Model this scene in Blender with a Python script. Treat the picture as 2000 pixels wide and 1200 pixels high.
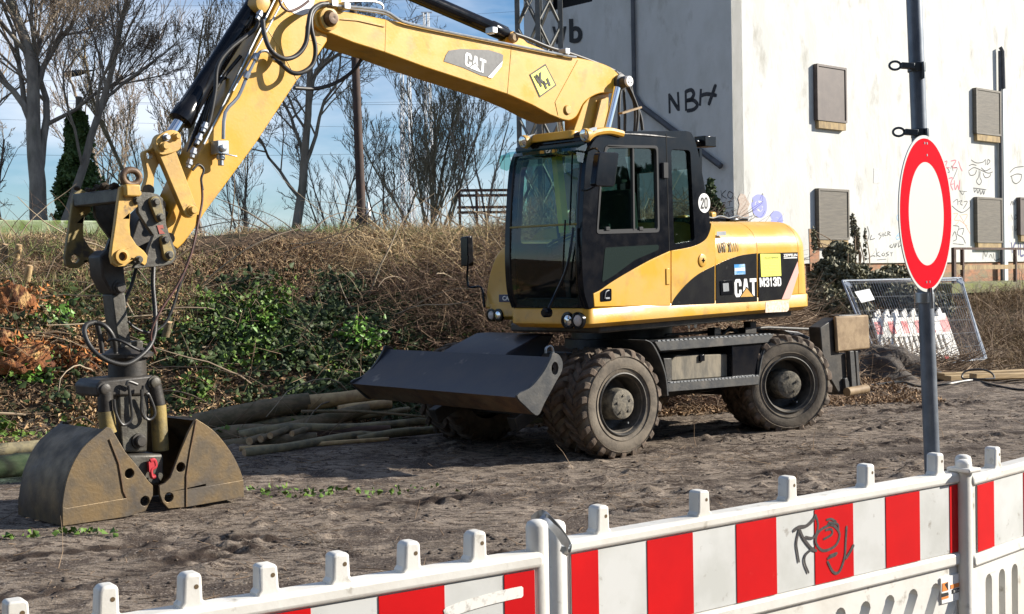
import bpy, bmesh, math, random
import numpy as np
from mathutils import Vector, Matrix, geometry
R = math.radians
for o in list(bpy.data.objects): bpy.data.objects.remove(o)
scene = bpy.context.scene
col = scene.collection
random.seed(7); RNG = np.random.default_rng(7)

# ------------------------------------------------------------ camera, sky, sun, exposure
F_PX = 2600.0; CAM_Z = 1.72; PITCH = 1.211; ROLL = 0.018
SUN_AZ = 7.0; SUN_EL = 25.0          # azimuth from +X towards +Y
p_ = R(PITCH)
FWD = Vector((0, math.cos(p_), -math.sin(p_)))
R0 = Vector((1, 0, 0)); U0 = Vector((0, math.sin(p_), math.cos(p_)))
RGT = R0*math.cos(ROLL) - U0*math.sin(ROLL)
UPV = R0*math.sin(ROLL) + U0*math.cos(ROLL)
CAM = Vector((0, 0, CAM_Z))
cd = bpy.data.cameras.new('camera'); cam = bpy.data.objects.new('camera', cd); col.objects.link(cam)
cd.sensor_width = 36; cd.lens = 36*F_PX/2000; cd.clip_end = 3000; cd.clip_start = .05
mw = Matrix((RGT, UPV, -FWD)).transposed().to_4x4(); mw.translation = CAM
cam.matrix_world = mw
scene.camera = cam
w = bpy.data.worlds.new('World'); scene.world = w; w.use_nodes = True
nt = w.node_tree; nt.nodes.clear()
out = nt.nodes.new('ShaderNodeOutputWorld'); bg = nt.nodes.new('ShaderNodeBackground')
sky = nt.nodes.new('ShaderNodeTexSky'); sky.sky_type = 'NISHITA'; sky.sun_disc = False
sky.sun_elevation = R(SUN_EL); sky.sun_rotation = R(90-SUN_AZ); sky.air_density = 1.0; sky.dust_density = .15; sky.ozone_density = 5.0
sky.altitude = 50
bg.inputs[1].default_value = .075
tc = nt.nodes.new('ShaderNodeTexCoord'); mp = nt.nodes.new('ShaderNodeMapping'); mp.inputs['Scale'].default_value = (1.3, 1.3, 4.2)
mp.inputs['Location'].default_value = (.35, .2, .1)
nz = nt.nodes.new('ShaderNodeTexNoise'); nz.inputs['Scale'].default_value = 2.3; nz.inputs['Detail'].default_value = 6; nz.inputs['Roughness'].default_value = .55
cr = nt.nodes.new('ShaderNodeValToRGB'); cr.color_ramp.elements[0].position = .45; cr.color_ramp.elements[1].position = .68
mx = nt.nodes.new('ShaderNodeMix'); mx.data_type = 'RGBA'; mx.inputs[7].default_value = (7.4, 7.9, 8.8, 1)
mf = nt.nodes.new('ShaderNodeMath'); mf.operation = 'MULTIPLY'; mf.inputs[1].default_value = .85
L = nt.links.new
L(tc.outputs['Generated'], mp.inputs[0]); L(mp.outputs[0], nz.inputs[0]); L(nz.outputs[0], cr.inputs[0]); L(cr.outputs[0], mf.inputs[0])
L(mf.outputs[0], mx.inputs[0]); hs_ = nt.nodes.new('ShaderNodeHueSaturation'); hs_.inputs['Saturation'].default_value = 1.08; L(sky.outputs[0], hs_.inputs['Color']); L(hs_.outputs[0], mx.inputs[6]); L(mx.outputs[2], bg.inputs[0]); L(bg.outputs[0], out.inputs[0])
sd = bpy.data.lights.new('sun', 'SUN'); sd.energy = 5.0; sd.angle = R(.55); sd.color = (1, .93, .82)
so = bpy.data.objects.new('sun', sd); col.objects.link(so)
SUN = Vector((math.cos(R(SUN_EL))*math.cos(R(SUN_AZ)), math.cos(R(SUN_EL))*math.sin(R(SUN_AZ)), math.sin(R(SUN_EL))))
so.rotation_euler = SUN.to_track_quat('Z', 'Y').to_euler(); so.location = (20, 5, 20)
vs = scene.view_settings; vs.view_transform = 'Standard'; vs.look = 'None'; vs.gamma = 1; vs.exposure = .88

# ------------------------------------------------------------ camera geometry used to measure real positions
def ray(px, py): return FWD + RGT*((px-1000)/F_PX) + UPV*((600-py)/F_PX)
def at(px, py, Y):
    d = ray(px, py); return CAM + d*(Y/d.y)
class Fr:
    """a vertical working plane: u along, s away from the viewer, z up"""
    def __init__(f, a, x, y, z=0, tilt=0):
        f.a = R(a); f.o = Vector((x, y, z)); f.t = tilt
        f.eu = Vector((math.cos(f.a), math.sin(f.a), 0)); f.es = Vector((-math.sin(f.a), math.cos(f.a), 0))
    def w(f, u, s, z): return f.o + f.eu*u + f.es*s + Vector((0, 0, z + f.t*u))
    def pl(f, px, py, s=0):
        d = ray(px, py); t = (s - (CAM-f.o).dot(f.es))/d.dot(f.es); P = CAM + d*t - f.o
        u = P.dot(f.eu); return (u, P.z - f.t*u)
    def pu(f, px, py, u):
        d = ray(px, py); t = (u - (CAM-f.o).dot(f.eu))/d.dot(f.eu); P = CAM + d*t - f.o
        return (P.dot(f.es), P.z - f.t*u)
    def P(f, px, py, s=0):
        u, z = f.pl(px, py, s); return f.w(u, s, z)
    def out(f, pts, s=0): return [f.pl(x, y, s) for x, y in pts]

# ------------------------------------------------------------ materials
MATS = {}
def mat(name, c1, c2=None, scale=6, rough=.6, metal=0, bump=0, bscale=40, detail=6, lo=.4, hi=.62, c3=None, s3=1.5, l3=.55, h3=.7,
        coat=0, island=False, stretch=None, rough2=None, bd=.01, spec=.5):
    if name in MATS: return MATS[name]
    m = bpy.data.materials.new(name); m.use_nodes = True; t = m.node_tree; N = t.nodes; K = t.links.new
    b = N['Principled BSDF']
    b.inputs['Roughness'].default_value = rough; b.inputs['Metallic'].default_value = metal
    b.inputs['Coat Weight'].default_value = coat; b.inputs['Coat Roughness'].default_value = .12
    b.inputs['Specular IOR Level'].default_value = spec
    co = N.new('ShaderNodeTexCoord').outputs['Object']
    if stretch:
        q = N.new('ShaderNodeMapping'); q.inputs['Scale'].default_value = stretch; K(co, q.inputs[0]); co = q.outputs[0]
    src = None
    def noise(sc, d=detail, r=.6):
        n = N.new('ShaderNodeTexNoise'); n.inputs['Scale'].default_value = sc; n.inputs['Detail'].default_value = d
        n.inputs['Roughness'].default_value = r; K(co, n.inputs[0]); return n.outputs[0]
    def ramp(s, a, z):
        n = N.new('ShaderNodeMapRange'); n.inputs[1].default_value = a; n.inputs[2].default_value = z; K(s, n.inputs[0]); return n.outputs[0]
    def mixc(f, a, z):
        n = N.new('ShaderNodeMix'); n.data_type = 'RGBA'; K(f, n.inputs[0])
        for i, c in ((6, a), (7, z)):
            if isinstance(c, tuple): n.inputs[i].default_value = (*c, 1)
            else: K(c, n.inputs[i])
        return n.outputs[2]
    c = c1
    if c2:
        if island:
            g = N.new('ShaderNodeNewGeometry'); f = g.outputs['Random Per Island']
        else: f = ramp(noise(scale), lo, hi)
        c = mixc(f, c1, c2)
        if rough2 is not None:
            q = N.new('ShaderNodeMapRange'); K(f, q.inputs[0]); q.inputs[3].default_value = rough; q.inputs[4].default_value = rough2
            K(q.outputs[0], b.inputs['Roughness'])
    if c3: c = mixc(ramp(noise(s3), l3, h3), c, c3)
    if isinstance(c, tuple): b.inputs['Base Color'].default_value = (*c, 1)
    else: K(c, b.inputs['Base Color'])
    if bump:
        n = N.new('ShaderNodeBump'); n.inputs['Strength'].default_value = bump; n.inputs['Distance'].default_value = bd
        K(noise(bscale, 5), n.inputs['Height']); K(n.outputs[0], b.inputs['Normal'])
    MATS[name] = m; return m
def glassmat(name, tint, refl=.12, rough=.02, gcol=(1, 1, 1)):
    m = bpy.data.materials.new(name); m.use_nodes = True; t = m.node_tree; N = t.nodes; N.clear()
    o = N.new('ShaderNodeOutputMaterial'); tr = N.new('ShaderNodeBsdfTransparent'); tr.inputs[0].default_value = (*tint, 1)
    g = N.new('ShaderNodeBsdfGlossy'); g.inputs['Roughness'].default_value = rough; g.inputs[0].default_value = (*gcol, 1)
    fr = N.new('ShaderNodeLayerWeight'); fr.inputs[0].default_value = .25
    q = N.new('ShaderNodeMapRange'); q.inputs[3].default_value = refl; q.inputs[4].default_value = .9
    x = N.new('ShaderNodeMixShader'); K = t.links.new
    K(fr.outputs['Facing'], q.inputs[0]); 
    pw = N.new('ShaderNodeMath'); pw.operation = 'POWER'; pw.inputs[1].default_value = 3; K(fr.outputs['Facing'], pw.inputs[0]); K(pw.outputs[0], q.inputs[0])
    K(q.outputs[0], x.inputs[0]); K(tr.outputs[0], x.inputs[1]); K(g.outputs[0], x.inputs[2]); K(x.outputs[0], o.inputs[0])
    MATS[name] = m; return m
YEL = mat('yellow_paint', (.63, .345, .032), (.56, .30, .032), 2.2, .30, coat=.12, bump=.08, bscale=40, c3=(.30, .175, .045), s3=3.5, l3=.56, h3=.78, rough2=.55, detail=9)
YELD = mat('dusty_yellow_paint', (.58, .35, .07), (.45, .27, .07), 7, .5, c3=(.14, .09, .05), s3=9, l3=.62, h3=.72, bump=.15)
YELO = mat('worn_yellow_olive_paint', (.30, .22, .07), (.16, .13, .06), 6, .6, c3=(.07, .06, .045), s3=5, l3=.5, h3=.6, bump=.3)
BLK = mat('black_paint', (.006, .007, .010), (.009, .009, .011), 8, .13, spec=.26, rough2=.2)
DGR = mat('chassis_grey', (.035, .038, .042), (.075, .073, .068), 7, .45, bump=.2, c3=(.14, .12, .10), s3=4, l3=.6, h3=.8)
DRK = mat('oily_dark_metal', (.022, .02, .018), (.05, .043, .035), 8, .5, bump=.2)
GRY = mat('greasy_grey_steel', (.09, .085, .07), (.045, .04, .032), 9, .5, metal=.2, bump=.3, c3=(.15, .13, .09), s3=5, l3=.55, h3=.8)
RUST = mat('rusty_steel', (.17, .10, .05), (.09, .055, .035), 7, .55, metal=.25, bump=.25, c3=(.22, .17, .10), s3=3.2, l3=.5, h3=.75)
SHELL = mat('worn_shell_steel', (.20, .14, .072), (.10, .078, .052), 5, .42, metal=.45, bump=.25, c3=(.10, .085, .07), s3=3, l3=.48, h3=.66, rough2=.6)
NAVY = mat('blade_navy_paint', (.016, .02, .034), (.03, .03, .037), 4, .42, bump=.15, c3=(.15, .13, .115), s3=3, l3=.62, h3=.68)
MUDP = mat('dried_mud_plate', (.22, .19, .14), (.11, .10, .08), 9, .8, stretch=(1, 1, .35), bump=.3)
TAN = mat('sandy_rust_plate', (.30, .21, .115), (.20, .13, .065), 8, .7, bump=.2)
TYR = mat('dusty_tyre_rubber', (.17, .14, .105), (.09, .075, .058), 9, .85, bump=.35, bscale=55, c3=(.20, .17, .13), s3=4, l3=.5, h3=.75)
TYW = mat('muddy_tread_rubber', (.15, .11, .08), (.065, .05, .038), 12, .9, bump=.5, bscale=45)
RIM = mat('dusty_rim', (.03, .029, .027), (.10, .09, .075), 8, .6, bump=.25)
HUB = mat('muddy_hub', (.20, .175, .13), (.06, .055, .045), 16, .8, bump=.6, bscale=40)
HOSE = mat('black_hose_rubber', (.018, .018, .019), (.035, .033, .03), 20, .45)
HREF = mat('red_brown_hose', (.12, .05, .04), (.06, .03, .025), 20, .5)
CHR = mat('chrome', (.75, .76, .78), rough=.12, metal=1)
ZNC = mat('galvanised_steel', (.42, .44, .46), (.32, .34, .36), 15, .38, metal=.85)
PLW = mat('white_barrier_plastic', (.70, .69, .65), (.60, .58, .53), 4, .45, bump=.08, c3=(.34, .31, .26), s3=14, l3=.62, h3=.74)
REDF = mat('red_reflective_foil', (.56, .006, .008), (.50, .005, .008), 4, .4, spec=.2, c3=(.58, .05, .04), s3=18, l3=.68, h3=.8)
WHTF = mat('grey_white_foil', (.58, .59, .58), (.49, .50, .48), 5, .4, c3=(.30, .28, .25), s3=18, l3=.64, h3=.74)
WHT = mat('white_paint', (.82, .82, .80), rough=.4)
SIGW = mat('sign_white', (.52, .525, .50), rough=.35)
SIGR = mat('sign_red', (.50, .001, .010), rough=.7, spec=.03)
BTXT = mat('black_ink', (.012, .012, .012), rough=.6)
DECB = mat('decal_charcoal', (.010, .010, .012), (.016, .016, .016), 5, .25, spec=.4, c3=(.05, .05, .05), s3=12, l3=.66, h3=.8)
GLS = glassmat('cab_glass', (.62, .77, .71), .05)
GLSV = glassmat('visor_glass', (.42, .70, .62), .12)
LENS = mat('lamp_lens', (.7, .7, .7), rough=.08, metal=.9)

# ------------------------------------------------------------ mesh builder
def tag(o, label=None, cat=None, group=None, kind=None):
    if label: o['label'] = label
    if cat: o['category'] = cat
    if group: o['group'] = group
    if kind: o['kind'] = kind
    return o
def thing(name, loc, label, cat, group=None):
    o = bpy.data.objects.new(name, None); o.empty_display_size = .2; col.objects.link(o); o.location = loc
    o['_b'] = tuple(loc); tag(o, label, cat, group); return o
def base_of(o): return Vector(o['_b']) if '_b' in o else Vector((0, 0, 0))
def crv(pts, n=6, closed=False):
    """Catmull-Rom through the points"""
    P = [Vector(p) for p in pts]; m = len(P); res = []
    rng = range(m if closed else m-1)
    for i in rng:
        if closed: a, b, c, d = P[i-1], P[i], P[(i+1) % m], P[(i+2) % m]
        else: a, b, c, d = P[max(i-1, 0)], P[i], P[i+1], P[min(i+2, m-1)]
        for k in range(n):
            t = k/n
            res.append(.5*((2*b) + (c-a)*t + (2*a-5*b+4*c-d)*t*t + (3*b-a-3*c+d)*t**3))
    if not closed: res.append(P[-1].copy())
    return res
class MB:
    def __init__(s): s.v = []; s.f = []
    def add(s, vs, fs):
        k = len(s.v); s.v += [Vector(v) for v in vs]; s.f += [tuple(i+k for i in f) for f in fs]; return s
    def box(s, fr, u0, u1, s0, s1, z0, z1):
        c = [fr.w(u, q, z) for z in (z0, z1) for q in (s0, s1) for u in (u0, u1)]
        return s.add(c, [(0, 2, 3, 1), (4, 5, 7, 6), (0, 1, 5, 4), (1, 3, 7, 5), (3, 2, 6, 7), (2, 0, 4, 6)])
    def prism(s, fr, loops, s0, s1, f=None):
        """loops in (u,z); first outer, rest holes; extruded s0..s1. f maps (u,q,z)->world"""
        if not isinstance(loops[0][0], (tuple, list, Vector)) : loops = [loops]
        W = f or fr.w
        loops = [[(p[0], p[1]) for p in l] for l in loops]
        fl = [p for l in loops for p in l]; n = len(fl)
        vs = [W(p[0], s0, p[1]) for p in fl] + [W(p[0], s1, p[1]) for p in fl]
        fs = []
        if len(loops) == 1: fs += [tuple(range(n)), tuple(range(2*n-1, n-1, -1))]
        else:
            tri = geometry.tessellate_polygon([[Vector((p[0], p[1], 0)) for p in l] for l in loops])
            for t in tri: fs += [tuple(t), tuple(n+i for i in reversed(t))]
        k = 0
        for l in loops:
            m = len(l)
            for i in range(m):
                a, b = k+i, k+(i+1) % m; fs.append((b, a, a+n, b+n))
            k += m
        return s.add(vs, fs)
    def quadbar(s, a, b, w, h, upv=(0, 0, 1)):
        a = Vector(a); b = Vector(b); d = (b-a).normalized(); x = d.cross(Vector(upv))
        if x.length < 1e-4: x = d.cross(Vector((1, 0, 0)))
        x.normalize(); y = x.cross(d)
        vs = [p + x*(i*w/2) + y*(j*h/2) for p in (a, b) for i, j in ((-1, -1), (1, -1), (1, 1), (-1, 1))]
        return s.add(vs, [(3, 2, 1, 0), (4, 5, 6, 7), (0, 1, 5, 4), (1, 2, 6, 5), (2, 3, 7, 6), (3, 0, 4, 7)])
    def tube(s, path, r, n=8, caps=True):
        P = [Vector(p) for p in path]; m = len(P)
        rr = r if isinstance(r, (list, tuple)) else [r]*m
        t = (P[1]-P[0]).normalized(); x = t.orthogonal().normalized()
        vs = []; fs = []
        for i in range(m):
            t2 = (P[min(i+1, m-1)]-P[max(i-1, 0)]).normalized()
            x = (x - t2*x.dot(t2))
            x = x.normalized() if x.length > 1e-6 else t2.orthogonal().normalized()
            y = t2.cross(x)
            for k in range(n):
                a = 2*math.pi*k/n; vs.append(P[i] + (x*math.cos(a)+y*math.sin(a))*rr[i])
        for i in range(m-1):
            for k in range(n):
                a = i*n+k; b = i*n+(k+1) % n; fs.append((a, b, b+n, a+n))
        if caps: fs += [tuple(range(n-1, -1, -1)), tuple((m-1)*n+k for k in range(n))]
        return s.add(vs, fs)
    def lathe(s, o, ax, prof, n=32, caps=True):
        o = Vector(o); ax = Vector(ax).normalized(); x = ax.orthogonal().normalized(); y = ax.cross(x); vs = []; fs = []
        for r, h in prof:
            for k in range(n):
                a = 2*math.pi*k/n; vs.append(o + ax*h + (x*math.cos(a)+y*math.sin(a))*r)
        m = len(prof)
        for i in range(m-1):
            for k in range(n):
                a = i*n+k; b = i*n+(k+1) % n; fs.append((a, b, b+n, a+n))
        if caps: fs += [tuple(range(n-1, -1, -1)), tuple((m-1)*n+k for k in range(n))]
        return s.add(vs, fs)
    def cyl(s, a, b, r, n=20):
        a = Vector(a); b = Vector(b); return s.lathe(a, b-a, [(r, 0), (r, (b-a).length)], n)
    def ribbon(s, pts, w, nrm):
        """flat stroke through points, on a surface of normal nrm"""
        P = [Vector(p) for p in pts]; nrm = Vector(nrm); vs = []; fs = []
        for i, p in enumerate(P):
            t = (P[min(i+1, len(P)-1)]-P[max(i-1, 0)]).normalized(); x = t.cross(nrm).normalized()*(w/2*(1 if 0 < i < len(P)-1 else .7))
            vs += [p-x, p+x]
        for i in range(len(P)-1): fs.append((2*i, 2*i+1, 2*i+3, 2*i+2))
        return s.add(vs, fs)
    def parts(s, name, m, parent=None, **k):
        """each connected piece becomes a part of its own"""
        par = list(range(len(s.v)))
        def fnd(i):
            while par[i] != i: par[i] = par[par[i]]; i = par[i]
            return i
        for f in s.f:
            r = fnd(f[0])
            for j in f[1:]: par[fnd(j)] = r
        grp = {}
        for f in s.f: grp.setdefault(fnd(f[0]), []).append(f)
        res = None
        for fs in grp.values():
            ids = sorted({i for f in fs for i in f}); mp_ = {i: n for n, i in enumerate(ids)}
            q = MB(); q.v = [s.v[i] for i in ids]; q.f = [tuple(mp_[i] for i in f) for f in fs]; res = q.build(name, m, parent, **k)
        return res
    def build(s, name, m, parent=None, smooth=35, bevel=0, seg=2, label=None):
        me = bpy.data.meshes.new(name)
        if parent is not None: b = base_of(parent)
        else:
            xs = [v.x for v in s.v]; ys = [v.y for v in s.v]; b = Vector(((min(xs)+max(xs))/2, (min(ys)+max(ys))/2, min(v.z for v in s.v)))
        me.from_pydata([v-b for v in s.v], [], s.f); me.validate()
        bm = bmesh.new(); bm.from_mesh(me); bmesh.ops.recalc_face_normals(bm, faces=bm.faces); bm.to_mesh(me); bm.free()
        o = bpy.data.objects.new(name, me); col.objects.link(o); me.materials.append(m); o['_b'] = tuple(b)
        if parent is not None: o.parent = parent
        else: o.location = b
        if smooth:
            me.polygons.foreach_set('use_smooth', [True]*len(me.polygons)); me.set_sharp_from_angle(angle=R(smooth))
        if bevel:
            q = o.modifiers.new('bevel', 'BEVEL'); q.width = bevel; q.segments = seg; q.limit_method = 'ANGLE'; q.angle_limit = R(40); q.harden_normals = False
            q.use_clamp_overlap = True
        if label: o['label'] = label
        return o
def np_obj(name, V, Fc, m, parent=None, smooth=False, off=None, label=None):
    me = bpy.data.meshes.new(name); V = np.asarray(V, dtype=np.float32)
    b = base_of(parent) if parent is not None else Vector(off or (0, 0, 0))
    V = V - np.array(b, dtype=np.float32)
    Fc = np.asarray(Fc, dtype=np.int32); k = Fc.shape[1]; n = len(Fc)
    me.vertices.add(len(V)); me.vertices.foreach_set('co', V.ravel())
    me.loops.add(n*k); me.loops.foreach_set('vertex_index', Fc.ravel())
    me.polygons.add(n); me.polygons.foreach_set('loop_start', np.arange(0, n*k, k, dtype=np.int32))
    me.update(calc_edges=True)
    if smooth: me.polygons.foreach_set('use_smooth', np.ones(n, dtype=bool))
    me.materials.append(m); o = bpy.data.objects.new(name, me); col.objects.link(o); o['_b'] = tuple(b)
    if parent is not None: o.parent = parent
    else: o.location = b
    if label: o['label'] = label
    return o
def text(st, o, ex, ey, w, h, m, parent, name='lettering', depth=.0015, bold=.0, shear=0):
    """text fitted into w x h, lower-left at o; ex, ey unit vectors"""
    cu = bpy.data.curves.new('t', 'FONT'); cu.body = st; cu.offset = bold; cu.shear = shear; cu.resolution_u = 4
    ob = bpy.data.objects.new('t', cu); col.objects.link(ob)
    dg = bpy.context.evaluated_depsgraph_get(); me = bpy.data.meshes.new_from_object(ob.evaluated_get(dg))
    bpy.data.objects.remove(ob)
    xs = [v.co.x for v in me.vertices]; ys = [v.co.y for v in me.vertices]
    x0, y0 = min(xs), min(ys); sx = w/(max(xs)-x0); sy = h/(max(ys)-y0)
    o = Vector(o); ex = Vector(ex).normalized(); ey = Vector(ey).normalized(); nz = ex.cross(ey); b = base_of(parent)
    for v in me.vertices: v.co = o + ex*((v.co.x-x0)*sx) + ey*((v.co.y-y0)*sy) + nz*depth - b
    me.materials.clear(); me.materials.append(m); me.name = name
    q = bpy.data.objects.new(name, me); col.objects.link(q); q.parent = parent; q['_b'] = tuple(b); return q
def ptext(st, fr, s, p0, p1, p2, m, parent, **k):
    """text on the plane s: p0 lower left pixel, p1 lower right, p2 upper left"""
    a = fr.P(*p0, s); b = fr.P(*p1, s); c = fr.P(*p2, s)
    return text(st, a, b-a, c-a, (b-a).length, (c-a).length, m, parent, **k)

# ------------------------------------------------------------ value noise
def _h(ix, iy, sd):
    n = (ix*374761393 + iy*668265263 + sd*1442695041) & 0x7fffffff
    n = ((n ^ (n >> 13))*1274126177) & 0x7fffffff
    return ((n ^ (n >> 16)) & 0xffff)/65535.0
def vnoise(x, y, sd=0):
    ix = np.floor(x).astype(np.int64); iy = np.floor(y).astype(np.int64); fx = x-ix; fy = y-iy
    fx = fx*fx*(3-2*fx); fy = fy*fy*(3-2*fy)
    return (_h(ix, iy, sd)*(1-fx)+_h(ix+1, iy, sd)*fx)*(1-fy) + (_h(ix, iy+1, sd)*(1-fx)+_h(ix+1, iy+1, sd)*fx)*fy
def fbm(x, y, o=4, sd=0):
    r = 0; a = .5
    for i in range(o): r = r + a*vnoise(x*2**i, y*2**i, sd+i); a *= .5
    return r
def sst(a, b, x):
    t = np.clip((x-a)/(b-a), 0, 1); return t*t*(3-2*t)

GLY = {
 'T': [[(0, 1), (1, 1), (1, .80), (.67, .80), (.67, 0), (.33, 0), (.33, .80), (0, .80)]],
 'A': [[(0, 0), (.30, 1), (.70, 1), (1, 0), (.69, 0), (.64, .2), (.36, .2), (.31, 0)], [(.42, .38), (.58, .38), (.5, .74)]],
 'C': [[(1, .60), (1, .82), (.8, 1), (.2, 1), (0, .82), (0, .18), (.2, 0), (.8, 0), (1, .18), (1, .40), (.66, .40), (.66, .22), (.60, .18), (.40, .18), (.34, .24), (.34, .76), (.40, .82), (.60, .82), (.66, .76), (.66, .60)]],
 'M': [[(0, 0), (0, 1), (.32, 1), (.5, .45), (.68, 1), (1, 1), (1, 0), (.75, 0), (.75, .62), (.58, .08), (.42, .08), (.25, .62), (.25, 0)]],
 '3': [[(0, .82), (.2, 1), (.8, 1), (1, .85), (1, .62), (.86, .5), (1, .38), (1, .15), (.8, 0), (.2, 0), (0, .18), (0, .34), (.34, .34), (.34, .19), (.62, .19), (.62, .42), (.36, .42), (.36, .58), (.62, .58), (.62, .81), (.34, .81), (.34, .66), (0, .66)]],
 '1': [[(.35, 0), (.35, .72), (.08, .62), (.08, .80), (.42, 1), (.72, 1), (.72, 0)]],
 'D': [[(0, 0), (0, 1), (.7, 1), (1, .8), (1, .2), (.7, 0)], [(.34, .19), (.60, .19), (.66, .26), (.66, .74), (.60, .81), (.34, .81)]],
 'H': [[(0, 0), (0, 1), (.3, 1), (.3, .6), (.7, .6), (.7, 1), (1, 1), (1, 0), (.7, 0), (.7, .4), (.3, .4), (.3, 0)]],
 'K': [[(0, 0), (0, 1), (.3, 1), (.3, .62), (.66, 1), (1, 1), (.56, .52), (1, 0), (.66, 0), (.3, .42), (.3, 0)]],
 'X': [[(0, 0), (.34, .5), (0, 1), (.3, 1), (.5, .68), (.7, 1), (1, 1), (.66, .5), (1, 0), (.7, 0), (.5, .32), (.3, 0)]],
 '2': [[(0, 0), (0, .22), (.64, .62), (.66, .78), (.6, .84), (.4, .84), (.34, .78), (.34, .68), (0, .68), (0, .84), (.2, 1), (.8, 1), (1, .84), (1, .58), (.42, .2), (1, .2), (1, 0)]],
 '0': [[(0, .18), (0, .82), (.2, 1), (.8, 1), (1, .82), (1, .18), (.8, 0), (.2, 0)], [(.3, .24), (.38, .17), (.62, .17), (.7, .24), (.7, .76), (.62, .83), (.38, .83), (.3, .76)]],
 'I': [[(.2, 0), (.2, 1), (.6, 1), (.6, 0)]],
 'U': [[(0, 1), (.26, 1), (.26, .25), (.36, .14), (.64, .14), (.74, .25), (.74, 1), (1, 1), (1, .18), (.8, 0), (.2, 0), (0, .18)]],
 'R': [[(0, 0), (0, 1), (.75, 1), (1, .85), (1, .55), (.8, .45), (1, 0), (.72, 0), (.55, .42), (.26, .42), (.26, 0)], [(.26, .58), (.68, .58), (.72, .64), (.72, .80), (.68, .85), (.26, .85)]],
}
def block(st, fr, s, p0, p1, p2, m_, parent, th=.002, gap=.12, wid=None, name='lettering'):
    """heavy block letters on the plane s; p0 lower left, p1 lower right, p2 upper left pixels"""
    a, b, c = (Vector(fr.pl(*p, s)) for p in (p0, p1, p2)); ws = [(wid or {}).get(ch, 1.0) for ch in st]; tot = sum(ws)+gap*(len(st)-1); x = 0; q = MB()
    for ch, w_ in zip(st, ws):
        if ch in GLY:
            q.prism(fr, [[tuple(a+(b-a)*((x+px_*w_)/tot)+(c-a)*py_) for px_, py_ in lp] for lp in GLY[ch]], s-th, s)
        x += w_+gap
    return q.build(name, m_, parent, smooth=0)
# ============================================================ TERRAIN
CA, SA = math.cos(R(41)), math.sin(R(41))
def bank_d(x, y): return -(x+5.2)*math.sin(R(17)) + (y-13.9)*math.cos(R(17))
def ground_z(x, y):
    x = np.asarray(x, float); y = np.asarray(y, float)
    u = (x-1.05)*CA + (y-12.64)*SA
    z = .055*sst(0, 2.6, u)*sst(60, 10, np.hypot(x-2, y-13))
    d = bank_d(x, y)
    fade = 1-sst(2.2, 5.0, x-(y-18)*.12)
    q = np.clip((d-.55)/5.6, 0, 1); z = z + 2.42*(1-(1-q)**1.7)*fade
    z = z + 1.15*sst(24.5, 31, y)*(1-fade)
    z = z + .16*sst(6, 3.5, y)*0
    return z
def ground_n(x, y):
    x = np.asarray(x, float); y = np.asarray(y, float)
    z = ground_z(x, y); d = bank_d(x, y); bk = sst(0, 1.2, d)
    near = sst(32, 20, y)*sst(-14, -9, x)*sst(16, 12, x)
    z = z + bk*(.34*(fbm(x*.9, y*.9, 4, 3)-.45))*near
    xr = x*CA+y*SA; yr = -x*SA+y*CA
    m = (1-bk)*near
    clod = np.maximum(0, fbm(x*6.5, y*6.5, 4, 11)-.53)*.17
    rut = (fbm(xr*.7, yr*3.2, 3, 21)-.45)*.10
    big = (fbm(x*.8, y*.8, 3, 31)-.45)*.10
    msk = sst(.38, .6, fbm(x*1.1, y*1.1, 3, 41))
    ripple = .028*np.sin(xr*34+3*np.sin(yr*2))*sst(.1, .0, np.abs(np.abs(yr-7.6)-.55))*sst(.3, .6, fbm(x, y, 2, 77))
    fu = furrow(x, y); z = z + m*fu*(.11*(fbm(x*11, y*11, 3, 320)-.42)+.018*np.sin(xr*38+yr*9))
    return z + m*(clod*(.35+.65*msk) + rut*.45 + big*.6 + ripple + .014*(fbm(xr*7, yr*18, 3, 51)-.4))
FUR = (((-3.2, 6.9), (-1.55, 9.1), .16), ((-3.9, 8.1), (-2.3, 9.1), .10), ((2.2, 12.2), (9, 15.2), .14), ((.6, 9.6), (8.5, 12.9), .15), ((-1.2, 10.0), (7.5, 13.7), .11), ((1.4, 13.9), (8.5, 18.2), .14), ((-.6, 8.1), (7, 10.4), .10))
def furrow(x, y):
    r = np.zeros_like(x)
    for k, ((x0, y0), (x1, y1), w_) in enumerate(FUR):
        L_ = math.hypot(x1-x0, y1-y0); ux, uy = (x1-x0)/L_, (y1-y0)/L_; t = (x-x0)*ux+(y-y0)*uy; d = -(x-x0)*uy+(y-y0)*ux+.10*np.sin(t*1.3+k)
        r = np.maximum(r, np.exp(-(d/w_)**2)*sst(-.3, .4, t)*sst(L_+.3, L_-.4, t)*(.25+.75*sst(.35, .6, fbm(x*2.3+k, y*2.3, 3, 300+k))))
    return r
def axis(a, b, st, lo, hi, g=1.18):
    v = list(np.arange(a, b, st)); s = st
    while v[-1] < hi: s *= g; v.append(v[-1]+s)
    s = st
    while v[0] > lo: s *= g; v.insert(0, v[0]-s)
    return np.array(v)
gx = axis(-6.0, 8.0, .033, -900, 900); gy = axis(7.5, 16.5, .03, -60, 1500, 1.12)
X, Y = np.meshgrid(gx, gy); Z = ground_n(X, Y)
nx, ny = len(gx), len(gy)
i = (np.arange(ny-1)[:, None]*nx + np.arange(nx-1)[None]).ravel()
GFc = np.stack([i, i+1, i+nx+1, i+nx], 1)
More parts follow.
